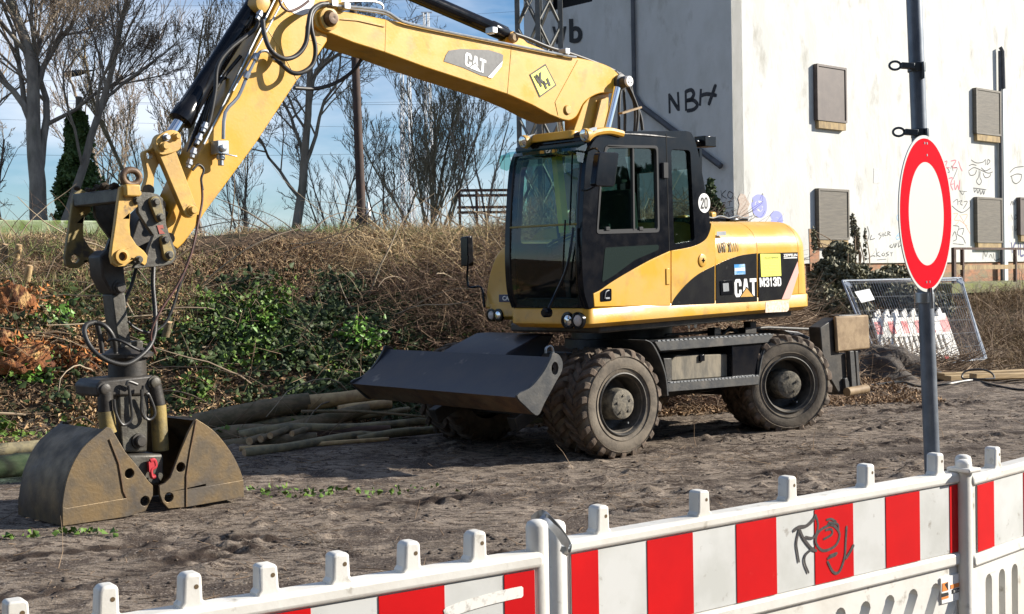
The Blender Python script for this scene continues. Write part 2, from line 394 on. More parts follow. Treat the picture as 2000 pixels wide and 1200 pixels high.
def ground_mat():
    m = bpy.data.materials.new('mud_ground'); m.use_nodes = True; t = m.node_tree; N = t.nodes; K = t.links.new
    b = N['Principled BSDF']; b.inputs['Roughness'].default_value = .9; b.inputs['Specular IOR Level'].default_value = .25
    co = N.new('ShaderNodeTexCoord').outputs['Object']
    def noise(sc, d=6, r=.6):
        n = N.new('ShaderNodeTexNoise'); n.inputs['Scale'].default_value = sc; n.inputs['Detail'].default_value = d; n.inputs['Roughness'].default_value = r; K(co, n.inputs[0]); return n.outputs[0]
    def mr(s, a, z, c=0, d=1):
        n = N.new('ShaderNodeMapRange'); n.inputs[1].default_value = a; n.inputs[2].default_value = z; n.inputs[3].default_value = c; n.inputs[4].default_value = d; K(s, n.inputs[0]); return n.outputs[0]
    def mix(f, a, z):
        n = N.new('ShaderNodeMix'); n.data_type = 'RGBA'
        if isinstance(f, float): n.inputs[0].default_value = f
        else: K(f, n.inputs[0])
        for i, c in ((6, a), (7, z)):
            if isinstance(c, tuple): n.inputs[i].default_value = (*c, 1)
            else: K(c, n.inputs[i])
        return n.outputs[2]
    c = mix(mr(noise(3.1), .4, .6), (.265, .215, .168), (.172, .136, .103))
    mpn = N.new('ShaderNodeMapping'); mpn.inputs['Rotation'].default_value = (0, 0, R(-12)); mpn.inputs['Scale'].default_value = (.55, 1.5, 1); K(co, mpn.inputs[0])
    sn_ = N.new('ShaderNodeTexNoise'); sn_.inputs['Scale'].default_value = 11; sn_.inputs['Detail'].default_value = 9; sn_.inputs['Roughness'].default_value = .75; K(mpn.outputs[0], sn_.inputs[0])
    c = mix(mr(sn_.outputs[0], .50, .555), c, (.045, .031, .024))
    c = mix(mr(noise(1.5, 8, .75), .505, .57), c, (.075, .056, .044))
    c = mix(mr(noise(60, 3), .55, .75), c, (.38, .325, .275))
    an = N.new('ShaderNodeAttribute'); an.attribute_name = 'damp'; c = mix(an.outputs['Fac'], c, (.04, .027, .02))
    # the bank: leaf litter and humus where the ground is steep or high
    gm = N.new('ShaderNodeSeparateXYZ'); K(co, gm.inputs[0])
    f = mr(gm.outputs[2], .16, .36)
    l = mix(mr(noise(24, 6), .4, .6), (.075, .05, .03), (.15, .10, .06))
    l = mix(mr(noise(2.2), .5, .6), l, (.05, .045, .02))
    c = mix(f, c, l)
    K(c, b.inputs['Base Color'])
    bp = N.new('ShaderNodeBump'); bp.inputs['Strength'].default_value = .8; bp.inputs['Distance'].default_value = .03
    ad = N.new('ShaderNodeMath'); ad.operation = 'ADD'; K(noise(14, 8, .7), ad.inputs[0]); K(mr(noise(70, 4), 0, 1, 0, .35), ad.inputs[1])
    K(ad.outputs[0], bp.inputs['Height']); K(bp.outputs[0], b.inputs['Normal'])
    return m
g = np_obj('ground', np.stack([X.ravel(), Y.ravel(), Z.ravel()], 1), GFc, ground_mat(), smooth=True); tag(g, kind='structure')
at_ = g.data.attributes.new('damp', 'FLOAT', 'POINT'); at_.data.foreach_set('value', (np.clip(furrow(X, Y)*2.6, 0, 1)*sst(.30, .47, fbm(X*9, Y*9, 3, 330))).ravel().astype(np.float32))
del X, Y, Z, GFc
def ghit(px, py, lift=0.0):
    d = ray(px, py); t = np.arange(6.0, 45, .02)
    k = np.argmax(CAM.z+d.z*t < ground_n(d.x*t, d.y*t)+lift); return CAM+d*float(t[k]) if k > 0 else at(px, py, 20.5)
def atz(px, py, z):
    d = ray(px, py); return CAM+d*((z-CAM_Z)/d.z)
def gz(x, y): return float(ground_n(np.array([x]), np.array([y]))[0])

# ============================================================ EXCAVATOR
CF = Fr(41, 1.055, 12.64, 0, .022)           # chassis plane through the near tyres
HF = Fr(45, 2.067, 13.566, 0.02, .018)       # upper structure, u=0 at slew centre, s=0 near side
BASE = Vector((1.183, 14.45, .02))
EX = thing('wheeled_excavator', BASE, 'yellow and black wheeled excavator with dozer blade and clamshell grab on the muddy lot', 'excavator')
def xp(name, parent=EX, label=None):
    e = bpy.data.objects.new(name, None); col.objects.link(e); e.parent = parent; e['_b'] = tuple(BASE); e.empty_display_size = .1
    if label: e['label'] = label
    return e
# ---- wheels
def tyre_meshes(c, ax, R_=.532, W=.285, outer=True):
    """c centre of outer face, ax points outward (to the viewer)"""
    ax = Vector(ax).normalized(); t = MB(); tr = MB()
    prof = [(.268, -W+.02), (.31, -W), (.40, -W-.012), (.47, -W+.0), (.495, -W+.03), (.502, -W*.5), (.495, -.03), (.47, 0), (.43, .012), (.37, .014), (.315, 0), (.292, -.012), (.268, -.03)]
    t.lathe(c, ax, prof, 64, caps=False)
    for rr in (.345, .455): t.lathe(c, ax, [(rr-.004, .008), (rr, .017), (rr+.004, .008)], 64, caps=False)
    x = ax.orthogonal().normalized()
    # keep x horizontal-ish for even lug phase
    x = Vector((0, 0, 1)); x = (x-ax*x.dot(ax)).normalized(); y = ax.cross(x)
    n = 22
    def pt(r, h, a): return Vector(c)+ax*h+(x*math.cos(a)+y*math.sin(a))*r
    for side in (0, 1):
        for k in range(n):
            a0 = 2*math.pi*(k+.5*side)/n; wd = .052; jit = random.uniform(-.01, .01)
            st = []
            # stations across the tread from centre to shoulder to sidewall
            for (h, r, da, hw) in ((.50, .525, .20, .036), (.30, .532, .11, .038), (.10, .531, .03, .040), (.02, .520, .0, .040), (-.03, .475, -.01, .03)):
                hh = -W*h if not side else -W*(1-h)
                hw = hw*1.06
                aa = a0+da+jit
                st.append([pt(r-.05, hh, aa-hw*1.15/r*.95), pt(r, hh, aa-hw/r*.8), pt(r, hh, aa+hw/r*.8), pt(r-.05, hh, aa+hw*1.15/r*.95)])
            vs = [p for s_ in st for p in s_]; fs = []
            for i in range(len(st)-1):
                for j in range(4): fs.append((i*4+j, i*4+(j+1) % 4, i*4+4+(j+1) % 4, i*4+4+j))
            fs += [(0, 1, 2, 3), tuple(len(vs)-4+j for j in (3, 2, 1, 0))]
            tr.add(vs, fs)
    return t, tr
def wheel_pair(c, ax, label, lod=True):
    ax = Vector(ax).normalized(); w_ = xp('wheel', EX, label)
    for k, off in enumerate((0, -.325)):
        cc = Vector(c)+ax*off; t, tr = tyre_meshes(cc, ax)
        to = t.build('tyre', TYR, w_, smooth=50)
        # lugs share the tyre's mesh: join
        tm = MB(); tr.build('tread_lugs', TYW, w_, smooth=25, bevel=.006, seg=1)
        r = MB(); r.lathe(cc, ax, [(.30, -.006), (.303, .006), (.292, .012), (.282, .002), (.276, -.03), (.262, -.05), (.258, -.16), (.245, -.20), (.20, -.225), (.12, -.23)], 64, caps=False)
        r.build('rim', RIM, w_, smooth=40)
        if k == 0:
            v = MB(); v.cyl(cc+ax*-.18+Vector((0, 0, -.19))+Vector(ax.cross(Vector((0, 0, 1))))*-.12, cc+ax*-.06+Vector((0, 0, -.19))+Vector(ax.cross(Vector((0, 0, 1))))*-.12, .009, 8); v.build('valve', ZNC, w_)
    h = MB(); h.lathe(Vector(c), ax, [(.16, -.24), (.155, -.12), (.147, -.02), (.138, 0), (.10, .012), (.0, .014)], 40)
    x = Vector((0, 0, 1)).cross(ax).normalized(); z = ax.cross(x)
    for i in range(5):
        a = i*2*math.pi/5+.4; p = Vector(c)+(x*math.cos(a)+z*math.sin(a))*.085; h.cyl(p, p+ax*.022, .013, 6)
    h.build('hub', HUB, w_, smooth=40)
    return w_
def wax(deg): return (math.sin(R(deg)), -math.cos(R(deg)), 0)
def wheelpos(px, py, D): return at(px, py, D)
c1 = wheelpos(1217, 790, 12.62); wheel_pair(c1, wax(38), 'near front double wheel with brown mud on its tread')
c2 = wheelpos(1542, 752, 14.12); wheel_pair(c2, wax(17), 'near rear double wheel turned towards the camera')
fw = CF.w(0, 2.58, c1.z); wheel_pair(fw, (-math.sin(R(38)), math.cos(R(38)), 0), 'far front double wheel under the blade')
rw = Vector((c2.x, c2.y, 0))+Vector((-math.sin(R(41)), math.cos(R(41)), 0))*2.6; rw.z = c2.z
wheel_pair(rw, (-math.sin(R(17)), math.cos(R(17)), 0), 'far rear double wheel behind the steps')
# ---- chassis
ch = xp('chassis')
m = MB(); m.box(CF, -.75, 3.25, .72, 1.86, .50, .92)
m.box(CF, -.35, .35, .6, 1.95, .36, .62); m.box(CF, 2.15, 2.75, .6, 1.95, .36, .62)
m.box(CF, .35, 2.05, .62, 1.96, .42, .95); m.build('frame', DRK, ch, bevel=.015)
m = MB(); m.cyl(CF.w(0, .2, .53), CF.w(0, 2.35, .53), .09); m.cyl(CF.w(2.45, .2, .50), CF.w(2.45, 2.35, .50), .09); m.parts('axle', DRK, ch)
m = MB(); cz = Vector((1.183, 14.45, 0)); m.lathe(cz, (0, 0, 1), [(.62, .9), (.62, 1.06), (.55, 1.07), (.55, 1.26)], 40); m.build('slew_ring', DRK, ch)
for k in range(3):
    pass
# steps and tool box on the near side
def bar_px(pts, s0, s1): return CF.out(pts, s0), s0, s1
m = MB(); m.prism(CF, CF.out([(1279, 668), (1509, 653), (1503, 669), (1290, 686)]), 0, .34)
m.prism(CF, CF.out([(1304, 749), (1484, 735), (1483, 751), (1305, 766)]), 0, .30); st = m.parts('step', DGR, ch, bevel=.004)
m = MB()
for yA, yB, xa, xb in ((666.5, 652.6, 1283, 1507), (747.8, 733.8, 1308, 1482)):
    n = 26
    for i in range(n):
        t = (i+.5)/n; x = xa+(xb-xa)*t; y = yA+(yB-yA)*t; u, z = CF.pl(x, y+1.2, 0); m.box(CF, u-.018, u+.018, -.004, .05, z, z+.014)
m.build('grip_teeth', ZNC, st)
m = MB(); m.prism(CF, CF.out([(1311, 705), (1322, 694), (1427, 692), (1427, 735), (1311, 744)], .1), .1, .6); tb = m.build('toolbox', MUDP, ch, bevel=.008)
m = MB(); u, z = CF.pl(1368, 700, .1); m.box(CF, u-.03, u+.04, .075, .1, z-.03, z+.035); m.build('latch', BLK, tb, bevel=.004)
# fender plates
m = MB(); F1 = crv([CF.pl(x, y, 0) for x, y in ((1262, 664), (1276, 672), (1291, 700), (1302, 735), (1306, 773))], 5)
loop = [(p.x, p.y) for p in F1] + [(p.x-.02, p.y-.004) for p in reversed(F1)]
m.prism(CF, loop, 0, .6)
F2 = crv([CF.pl(x, y, 0) for x, y in ((1512, 652), (1499, 675), (1490, 700), (1485, 730), (1483, 752))], 5)
loop = [(p.x, p.y) for p in F2] + [(p.x-.02, p.y) for p in reversed(F2)]; m.prism(CF, loop, .0, .6); m.parts('fender', DGR, ch, bevel=.004)
m = MB(); m.prism(CF, CF.out([(1430, 672), (1497, 668), (1487, 700), (1482, 736), (1430, 738)], .03), .03, .62); m.build('side_panel', BLK, ch, bevel=.01)
m = MB(); m.prism(CF, CF.out([(1285, 690), (1430, 680), (1430, 700), (1285, 716)], .35), .35, .62); m.prism(CF, CF.out([(1296, 700), (1312, 700), (1312, 760), (1306, 760)], .1), .1, .62); m.parts('mounting_bracket', DRK, ch, bevel=.006)
# steps' ladder bits above the chassis
m = MB()
for x, y0, y1 in ((1455, 640, 660), (1395, 640, 660), (1465, 628, 655)):
    u, z = CF.pl(x, y1, .45); u2, z2 = CF.pl(x, y0, .45); m.box(CF, u-.05, u+.05, .4, .5, z, z2)
m.tube([CF.P(1410, 655, .5), CF.P(1425, 640, .5), CF.P(1440, 650, .5)], .02, 8); m.tube([CF.P(1300, 655, .5), CF.P(1500, 640, .6), CF.P(1620, 645, .6)], .018, 8)
m.parts('valve_bracket', DRK, ch, bevel=.004)
# ---- blade
bl = xp('dozer_blade')
T, Fp, Bp = CF.pl(1084, 698, 0), CF.pl(1011, 777, 0), CF.pl(1050, 811, 0)
mid = ((T[0]+Fp[0])/2+.035, (T[1]+Fp[1])/2-.02)
prof = [Fp, (Fp[0]*.62+mid[0]*.38+.012, Fp[1]*.62+mid[1]*.38-.006), mid, (mid[0]*.45+T[0]*.55+.008, mid[1]*.45+T[1]*.55), T]
back = [(p[0]+.03, p[1]-.012) for p in reversed(prof)]
BW = 2.62
m = MB(); m.prism(CF, prof+back, .03, BW-.03); m.build('moldboard', NAVY, bl, smooth=60)
m = MB(); m.prism(CF, [Fp, (Fp[0]+.03, Fp[1]+.005), (Bp[0]+.01, Bp[1]+.02), Bp], .03, BW-.03); m.build('cutting_edge', RUST, bl, bevel=.003)
sp = crv([CF.pl(x, y, 0) for x, y in ((1050, 812), (1064, 787), (1085, 748), (1097, 726), (1099, 708), (1092, 694), (1080, 690), (1075, 702), (1060, 730), (1036, 758), (1010, 773), (1028, 795))], 4, True)
hc = CF.pl(1084, 720, 0); hole = [(hc[0]+.042*math.cos(a), hc[1]+.06*math.sin(a)) for a in np.linspace(0, 2*math.pi, 18)[:-1]]
for s_ in (0, BW-.03):
    m = MB(); m.prism(CF, [[(p.x, p.y) for p in sp], hole], s_, s_+.03); m.build('side_plate', DGR, bl, bevel=.003)
m = MB(); m.tube(crv([CF.P(1066, 690, .25), CF.P(1067, 680, .25), CF.P(1075, 676, .25), CF.P(1080, 684, .25), CF.P(1080, 695, .25)], 4), .012, 8); m.build('lifting_hook', ZNC, bl)
# arms and cover plate
m = MB()
u0 = T[0]+.0; u1 = -.35
pA, pB = CF.pl(1000, 689, .8), CF.pl(1062, 655, .8)
cov = [(T[0]+.03, T[1]-.12), pA, pB, (pB[0]+.2, pB[1]), (-.3, .92), (-.3, .55), (T[0]+.1, T[1]-.4)]
m.prism(CF, cov, .85, 1.85); m.build('push_frame', NAVY, bl, bevel=.02)
m = MB()
for s_ in (.72, 1.95): m.quadbar(CF.w(T[0]+.1, s_, .35), CF.w(-.3, s_, .55), .12, .14)
m.parts('push_arm', DRK, bl, bevel=.01)
# ---- stabilisers at the rear
sb = xp('stabiliser')
m = MB(); m.prism(CF, CF.out([(1632, 618), (1697, 615), (1700, 681), (1636, 689)], -.05), -.05, -.01); m.build('guard_plate', TAN, sb, bevel=.02)
m = MB(); m.prism(CF, CF.out([(1638, 616), (1680, 614), (1680, 618), (1638, 620)], -.04), -.04, .1); m.prism(CF, CF.out([(1602, 640), (1632, 620), (1640, 690), (1652, 690), (1656, 770), (1640, 772), (1622, 740), (1606, 690)], 0), 0, .16); m.build('housing', DRK, sb, bevel=.015)
m = MB(); m.prism(CF, CF.out([(1660, 686), (1668, 686), (1674, 766), (1665, 767)], -.06), -.06, .0); m.prism(CF, CF.out([(1671, 686), (1676, 686), (1681, 760), (1676, 764)], -.02), -.02, .1)
m.prism(CF, CF.out([(1650, 740), (1655, 738), (1666, 768), (1654, 774)], -.04), -.04, .0); m.build('leg', DGR, sb, bevel=.004)
m = MB(); m.cyl(CF.P(1654, 766, -.06), CF.P(1690, 760, -.06), .05); m.lathe(CF.P(1690, 760, -.06), CF.eu, [(.05, -.02), (.052, .02)], 20); m.build('foot_roller', TAN, sb)
m = MB(); m.prism(CF, CF.out([(1530, 645), (1560, 648), (1618, 676), (1614, 690), (1600, 686), (1562, 664)], .35), .35, .8); m.box(CF, 2.9, 3.3, .8, 1.9, .5, .78); m.build('rear_fender', NAVY, sb, bevel=.01)
s2 = xp('stabiliser', EX, 'far stabiliser hidden behind the rear wheels')
m = MB(); m.box(CF, 3.0, 3.35, 2.1, 2.6, .25, .75); m.build('housing', DRK, s2, bevel=.02); m = MB(); m.box(CF, 3.05, 3.3, 2.6, 2.64, .5, .8); m.build('guard_plate', TAN, s2, bevel=.01)

# ---- upper structure: skirt
up = xp('upper_body')
uF, zSk0 = HF.pl(1147, 641, 0); zSk1 = HF.pl(1147, 603, 0)[1]
uT = HF.pl(1589, 600, 0)[0]
zB = HF.pl(1400, 630, 0)[1]
def rrect(u0, u1, s0, s1, r, k=6, corners=(1, 1, 1, 1)):
    pts = []
    for (cx, cy, a0, on) in ((u1-r, s0+r, -90, corners[0]), (u1-r, s1-r, 0, corners[1]), (u0+r, s1-r, 90, corners[2]), (u0+r, s0+r, 180, corners[3])):
        if not on:
            pts.append((cx+(r if cx > (u0+u1)/2 else -r), cy+(r if cy > (s0+s1)/2 else -r))); continue
        for i in range(k+1):
            a = R(a0+90*i/k); pts.append((cx+r*math.cos(a), cy+r*math.sin(a)))
    return pts
def stack(mb, fr, rings):
    """loft of plan outlines [(u,s)...] at z"""
    n = len(rings[0][0]); vs = [fr.w(u, s, z) for pts, z in rings for u, s in pts]; fs = []
    for i in range(len(rings)-1):
        for k in range(n): fs.append((i*n+k, i*n+(k+1) % n, (i+1)*n+(k+1) % n, (i+1)*n+k))
    fs += [tuple(range(n-1, -1, -1)), tuple((len(rings)-1)*n+k for k in range(n))]
    mb.add(vs, fs)
def inset(pts, d):
    cu = (min(p[0] for p in pts)+max(p[0] for p in pts))/2; cs = (min(p[1] for p in pts)+max(p[1] for p in pts))/2
    hu = max(p[0] for p in pts)-cu; hs = max(p[1] for p in pts)-cs
    return [(cu+(p[0]-cu)*(hu-d)/hu, cs+(p[1]-cs)*(hs-d)/hs) for p in pts]
pl_ = rrect(uF, uT, 0, 2.5, .16)
# leave the front between cab and right box set back
sk = MB()
cabp = rrect(uF, .6, 0, 1.02, .10, corners=(0, 0, 1, 1))
stack(sk, HF, [(inset(cabp, .05), zSk0-.005), (cabp, zSk0+.035), (cabp, zSk1-.012), (inset(cabp, .012), zSk1)])
farp = rrect(HF.pl(948, 600, 2.5)[0], .6, 1.72, 2.5, .10, corners=(0, 0, 1, 1))
stack(sk, HF, [(inset(farp, .05), zSk0-.005), (farp, zSk0+.035), (farp, zSk1-.012), (inset(farp, .012), zSk1)])
mainp = rrect(.55, uT, 0, 2.5, .17, corners=(1, 1, 0, 0))
stack(sk, HF, [(inset(mainp, .05), zSk0-.005), (mainp, zSk0+.035), (mainp, zSk1-.012), (inset(mainp, .012), zSk1)])
sk.build('skirt', YEL, up, smooth=50)
m = MB(); m.box(HF, uF+.3, uT-.25, .12, 1.3, zSk0-.07, zSk0+.02); m.box(HF, .3, uT-.3, 1.3, 2.38, zSk0-.068, zSk0+.02); m.build('deck_frame', DRK, up, bevel=.02)
# ---- hood / engine cover : profile in (s,z), swept along u
def hood(mb, u0, u1, tail=False):
    zt = HF.pl(1470, 433, .3)[1]; zb = zSk1+.002; r = .30
    sec = [(0.004, zb), (0.004, zt-r)]
    for i in range(1, 9):
        a = R(90*i/8); sec.append((.004+r*1.1-r*1.1*math.cos(a), zt-r+r*math.sin(a)))
    sec += [(1.25, zt+.02)]
    sec += [(2.5-p[0], p[1]) for p in reversed(sec[:-1])]
    st = [(u0, 0), (u1, 0)] if not tail else [(u0, 0)]+[(u1-.20+.20*math.sin(R(a)), .16*(1-math.cos(R(a)))) for a in (0, 22, 45, 65, 80, 88)]
    vs = []; fs = []; n = len(sec)
    for u, d in st:
        for s_, z in sec:
            k = (1.25-d)/1.25; vs.append(HF.w(u + (0 if not tail else -.10*max(0, (z-zSk1-.25))/.7*(1 if u > u0 else 0)), 1.25+(s_-1.25)*k, zb+(z-zb)*(1-d*.35)))
    for i in range(len(st)-1):
        for k in range(n-1): fs.append((i*n+k, i*n+k+1, (i+1)*n+k+1, (i+1)*n+k))
        fs.append((i*n+n-1, i*n, (i+1)*n, (i+1)*n+n-1))
    fs += [tuple(range(n-1, -1, -1)), tuple((len(st)-1)*n+k for k in range(n))]
    mb.add(vs, fs)
uS = [HF.pl(x, 540, 0)[0] for x in (1398, 1480, 1560)]
uC = HF.pl(1386, 470, 0)[0]
m = MB(); hood(m, uC-.10, uS[0]-.004); hood(m, uS[0]+.004, uS[1]-.004); hood(m, uS[1]+.004, uS[2]-.004); hood(m, uS[2]+.004, uT-.015, True)
hd = m.build('engine_hood', YEL, up, smooth=42)
# black side decals
def decal(name, pts, s, m_, parent, fr=HF, th=.003, lab=None):
    q = MB(); q.prism(fr, fr.out(pts, s), s, s+th); return q.build(name, m_, parent, smooth=0, label=lab)
cvb = [(p.x, p.y) for p in crv([(1311, 597), (1318, 582), (1340, 556), (1365, 535), (1396, 519)], 5)]
decal('side_decal', cvb+[(1396, 593)], -.004, DECB, hd)
cvb2 = [(p.x, p.y) for p in crv([(1399, 518), (1420, 508), (1448, 499), (1478, 495)], 5)]
decal('side_decal', cvb2+[(1479, 589), (1399, 593)], -.004, DECB, hd)
decal('side_decal', [(1482, 495), (1558, 493), (1559, 512), (1528, 585), (1482, 589)], -.004, DECB, hd)
PINK = mat('faded_red_stripe', (.72, .38, .33), rough=.5)
decal('faded_stripe', [(1558, 511), (1560, 533), (1544, 584), (1527, 585)], -.008, PINK, hd)
wt = WHT
block('CAT', HF, -.0042, (1435, 581), (1478, 578), (1434, 546), wt, hd)
decal('triangle_mark', [(1458.5, 560), (1474, 580), (1444, 581.5)], -.0064, DECB, hd, th=.0005); decal('triangle_mark', [(1458.5, 563), (1471.5, 579.5), (1446.5, 580.5)], -.0072, YEL, hd, th=.0007)
block('M313D', HF, -.0042, (1484, 561), (1526, 559), (1483, 543), wt, hd, gap=.14, wid={'M': 1.3, '1': .7})
STY = mat('yellow_sticker', (.78, .80, .10), rough=.5)
decal('company_sticker', [(1485, 496), (1524, 496), (1526, 539), (1487, 541)], -.008, STY, hd)
ptext('F.KLOSTERMANN', HF, -.0125, (1494, 506), (1521, 505), (1494, 502), BTXT, hd)
for i, (xa_, xb_) in enumerate(((1492, 1502), (1504, 1519), (1492, 1499), (1501, 1520), (1494, 1508), (1510, 1520), (1489, 1524))):
    y = (516.5, 516.5, 522, 522, 528, 528, 535)[i]; decal('small_print', [(xa_, y), (xb_, y-.3), (xb_, y+1.7), (xa_, y+2)], -.0095, mat('faded_print', (.36, .36, .10), (.72, .74, .12), 260, .6), hd, th=.001)
STB = mat('blue_sticker', (.03, .25, .60), (.55, .70, .8), 9, .4)
decal('blue_sticker', [(1434, 517), (1455, 516), (1456, 536), (1435, 537)], -.008, STB, hd)
decal('blue_sticker', [(1435, 524), (1455, 523), (1455, 529), (1435, 530)], -.0105, WHT, hd)
ptext('ZEPPELIN', HF, -.0075, (1530, 502), (1557, 501), (1530, 496.5), wt, hd, bold=.03)
decal('underline_mark', [(1531, 503.6), (1557, 502.6), (1557, 504.6), (1531, 505.4)], -.0075, wt, hd)
block('UR XIII', HF, -.0012, (1404, 494), (1443, 491), (1403, 474), mat('stencil_grey', (.13, .11, .08), rough=.6), hd, gap=.45, wid={' ': .1, 'I': .4})
decal('type_plate', [(1400, 453), (1418, 452), (1418, 460), (1400, 461)], -.002, ZNC, hd)
# latch, cap, bolt
m = MB(); m.prism(HF, HF.out([(1407, 549), (1431, 547), (1433, 575), (1408, 577)], -.012), -.012, -.003); lt = m.build('door_latch', BLK, hd, bevel=.002)
decal('latch_plate', [(1412, 554), (1423, 553), (1424, 569), (1413, 570)], -.016, ZNC, hd)
m = MB(); cc = HF.P(1371, 509, 0); m.lathe(cc, -HF.es, [(.068, 0), (.064, .012), (.05, .017), (0, .018)], 32); cap = m.build('filler_cap', YEL, hd, smooth=50)
m = MB(); 
for a in (0, math.pi/2): 
    d1 = HF.eu*math.cos(a)+Vector((0, 0, 1))*math.sin(a); m.quadbar(cc-HF.es*.02-d1*.022, cc-HF.es*.02+d1*.022, .012, .006, HF.es)
m.build('key_slot', BLK, cap)
WSTK = mat('weathered_white_label', (.72, .66, .55), (.6, .42, .3), 30, .6)
decal('warning_label', [(1496, 590), (1541, 588), (1541, 605), (1537, 609), (1495, 611)], -.003, WSTK, up)
# hood-top items
m = MB(); zt = HF.pl(1470, 433, .3)[1]; m.box(HF, uC+.0, uS[1]+.28, .45, 1.0, zt+.0, zt+.05); m.box(HF, uS[1]+.1, uS[1]+.45, .42, 1.1, zt+.01, zt+.04); m.build('vent_grille', BLK, hd, bevel=.01)
m = MB(); m.box(HF, uC+.05, uC+.12, .35, .5, zt, zt+.07); m.box(HF, uC+.85, uC+.95, .6, .75, zt+.04, zt+.12); m.parts('roof_marker', YEL, hd, bevel=.02)
m = MB(); ps = [HF.w(uC+.1+.09*i, .42, zt+.055+.012*math.sin(i*1.9)) for i in range(15)]; m.tube(crv(ps, 3), .007, 6); m.tube(crv([HF.w(uC+.5, .45, zt+.03), HF.w(uC+.62, .5, zt+.12), HF.w(uC+.7, .6, zt+.16)], 4), .006, 6); m.parts('safety_chain', ZNC, hd)
# far (right) front box
fb = [HF.pl(x, y, 2.5) for x, y in ((948, 603), (950, 570), (956, 535), (966, 505), (978, 488), (992, 477), (1010, 471))]
fb = [(p.x, p.y) for p in crv(fb, 4)]
zt2 = fb[-1][1]
m = MB(); m.prism(HF, fb+[(.6, zt2+.02), (.6, zSk1+.005)], 1.72, 2.5); rb = m.build('storage_box', YEL, up, smooth=40, bevel=.02)
u_ = fb[0][0]
pz = HF.pu(990, 583, u_-.03)
m = MB(); m.box(HF, u_-.004, u_+.03, 1.77, 2.28, pz[1]-.04, pz[1]+.04); m.build('name_plate', mat('navy_plate', (.02, .035, .10), rough=.3), rb, bevel=.003)
text('CATERPILLAR', HF.w(u_-.006, 2.22, pz[1]-.025), -HF.es, (0, 0, 1), .44, .05, WHT, rb, bold=.03)
for (x, y, s_) in ((1098, 625, 0), (1125, 624, 0), (959, 613, 1), (973, 616, 1)):
    pass
def lamp_pair(parent, u, s_list, z, r=.058):
    for k, s_ in enumerate(s_list):
        p = HF.w(u, s_, z); a = -HF.eu
        q = MB(); q.lathe(p, a, [(r+.022, -.02), (r+.02, .012), (r, .014), (r-.004, .004)], 28, caps=False); h = q.build('headlight', BLK, parent)
        q = MB(); q.lathe(p, a, [(r-.003, .002), (r*.8, .012), (r*.4, .018), (0, .02)], 24); q.build('lens', LENS if k == 0 else mat('dull_lens', (.55, .50, .47), rough=.2), h)
s1, z1 = HF.pu(1110, 626, uF); lamp_pair(up, uF-.004, (s1, s1-.125), z1)
uf2 = HF.pl(948, 600, 2.5)[0]; s1, z1 = HF.pu(974, 616, uf2); lamp_pair(up, uf2-.004, (s1, s1+.11), z1, .052)
# ---- cab
cb = xp('cab')
def PL(x, y, s=0): return HF.pl(x, y, s)
def hole_loop(pts, r=3):
    """pixel-measured outline with rounded corners"""
    o = []; n = len(pts)
    for i in range(n):
        p = Vector(pts[i]); a = Vector(pts[i-1]); b = Vector(pts[(i+1) % n])
        d1 = (a-p); d2 = (b-p); q = min(r, d1.length/2.1, d2.length/2.1); s_ = p+d1.normalized()*q; e = p+d2.normalized()*q
        for k in range(4):
            t = k/3; o.append(tuple((1-t)**2*s_+2*t*(1-t)*p+t*t*e))
    return o
front = crv([PL(x, y) for x, y in ((1150, 602), (1141, 570), (1137, 520), (1137, 460), (1140, 380), (1146, 310), (1158, 278), (1176, 262), (1196, 257))], 4)
rear = crv([PL(x, y) for x, y in ((1340, 256), (1352, 262), (1362, 290), (1372, 340), (1380, 385), (1386, 425), (1386, 452), (1376, 470), (1352, 482), (1309, 490))], 4)
CW = 1.0                                     # cab width
yl = crv([PL(x, y) for x, y in ((1309, 490), (1270, 508), (1230, 530), (1195, 551), (1172, 567), (1158, 574))], 4)
side = [(p.x, p.y) for p in front+rear] + [(p.x, p.y) for p in yl[1:]]+[PL(1160, 600)]
win1 = [PL(*p) for p in hole_loop([(1166, 455), (1174, 340), (1183, 290), (1188, 286), (1283, 287), (1286, 452)], 7)]
win2 = [PL(*p) for p in hole_loop([(1311, 292), (1348, 294), (1357, 470), (1317, 478)], 6)]
lowg = [PL(*p) for p in hole_loop([(1172, 556), (1180, 484), (1285, 478), (1286, 487), (1230, 512), (1195, 540)], 5)]
m = MB(); m.prism(HF, [side, win1, win2], 0, .05); sp_ = m.build('side_frame', BLK, cb, bevel=.006)
# inner far side (window frame seen through the glass)
fs_ = [(p.x, p.y) for p in front+rear]+[PL(1309, 600), PL(1160, 600)]
wf = [PL(*p) for p in hole_loop([(1160, 470), (1168, 330), (1183, 280), (1283, 281), (1286, 470)], 7)]
wf2 = [PL(*p) for p in hole_loop([(1302, 285), (1348, 287), (1362, 460), (1304, 475)], 7)]
m = MB(); m.prism(HF, [fs_, wf, wf2], CW-.05, CW); m.build('far_side_frame', BLK, cb, bevel=.006)
m = MB(); m.prism(HF, [p for p in win1], .028, .032); m.prism(HF, win2, .028, .032); m.parts('side_glass', GLS, cb, smooth=0)
m = MB(); m.prism(HF, wf, CW-.03, CW-.026); m.prism(HF, wf2, CW-.03, CW-.026); m.parts('far_glass', GLS, cb, smooth=0)
FRM = mat('grey_window_frame', (.05, .051, .053), rough=.7, spec=.12)
def ring_loop(pts, d): 
    cx = sum(p[0] for p in pts)/len(pts); cy = sum(p[1] for p in pts)/len(pts)
    out_ = []
    for p in pts:
        v = Vector((p[0]-cx, p[1]-cy)); out_.append((p[0]+(d if v.x > 0 else -d)*min(1, abs(v.x)/(.05+abs(v.x))*1.1), p[1]+(d if v.y > 0 else -d)*min(1, abs(v.y)/.1)))
    return out_
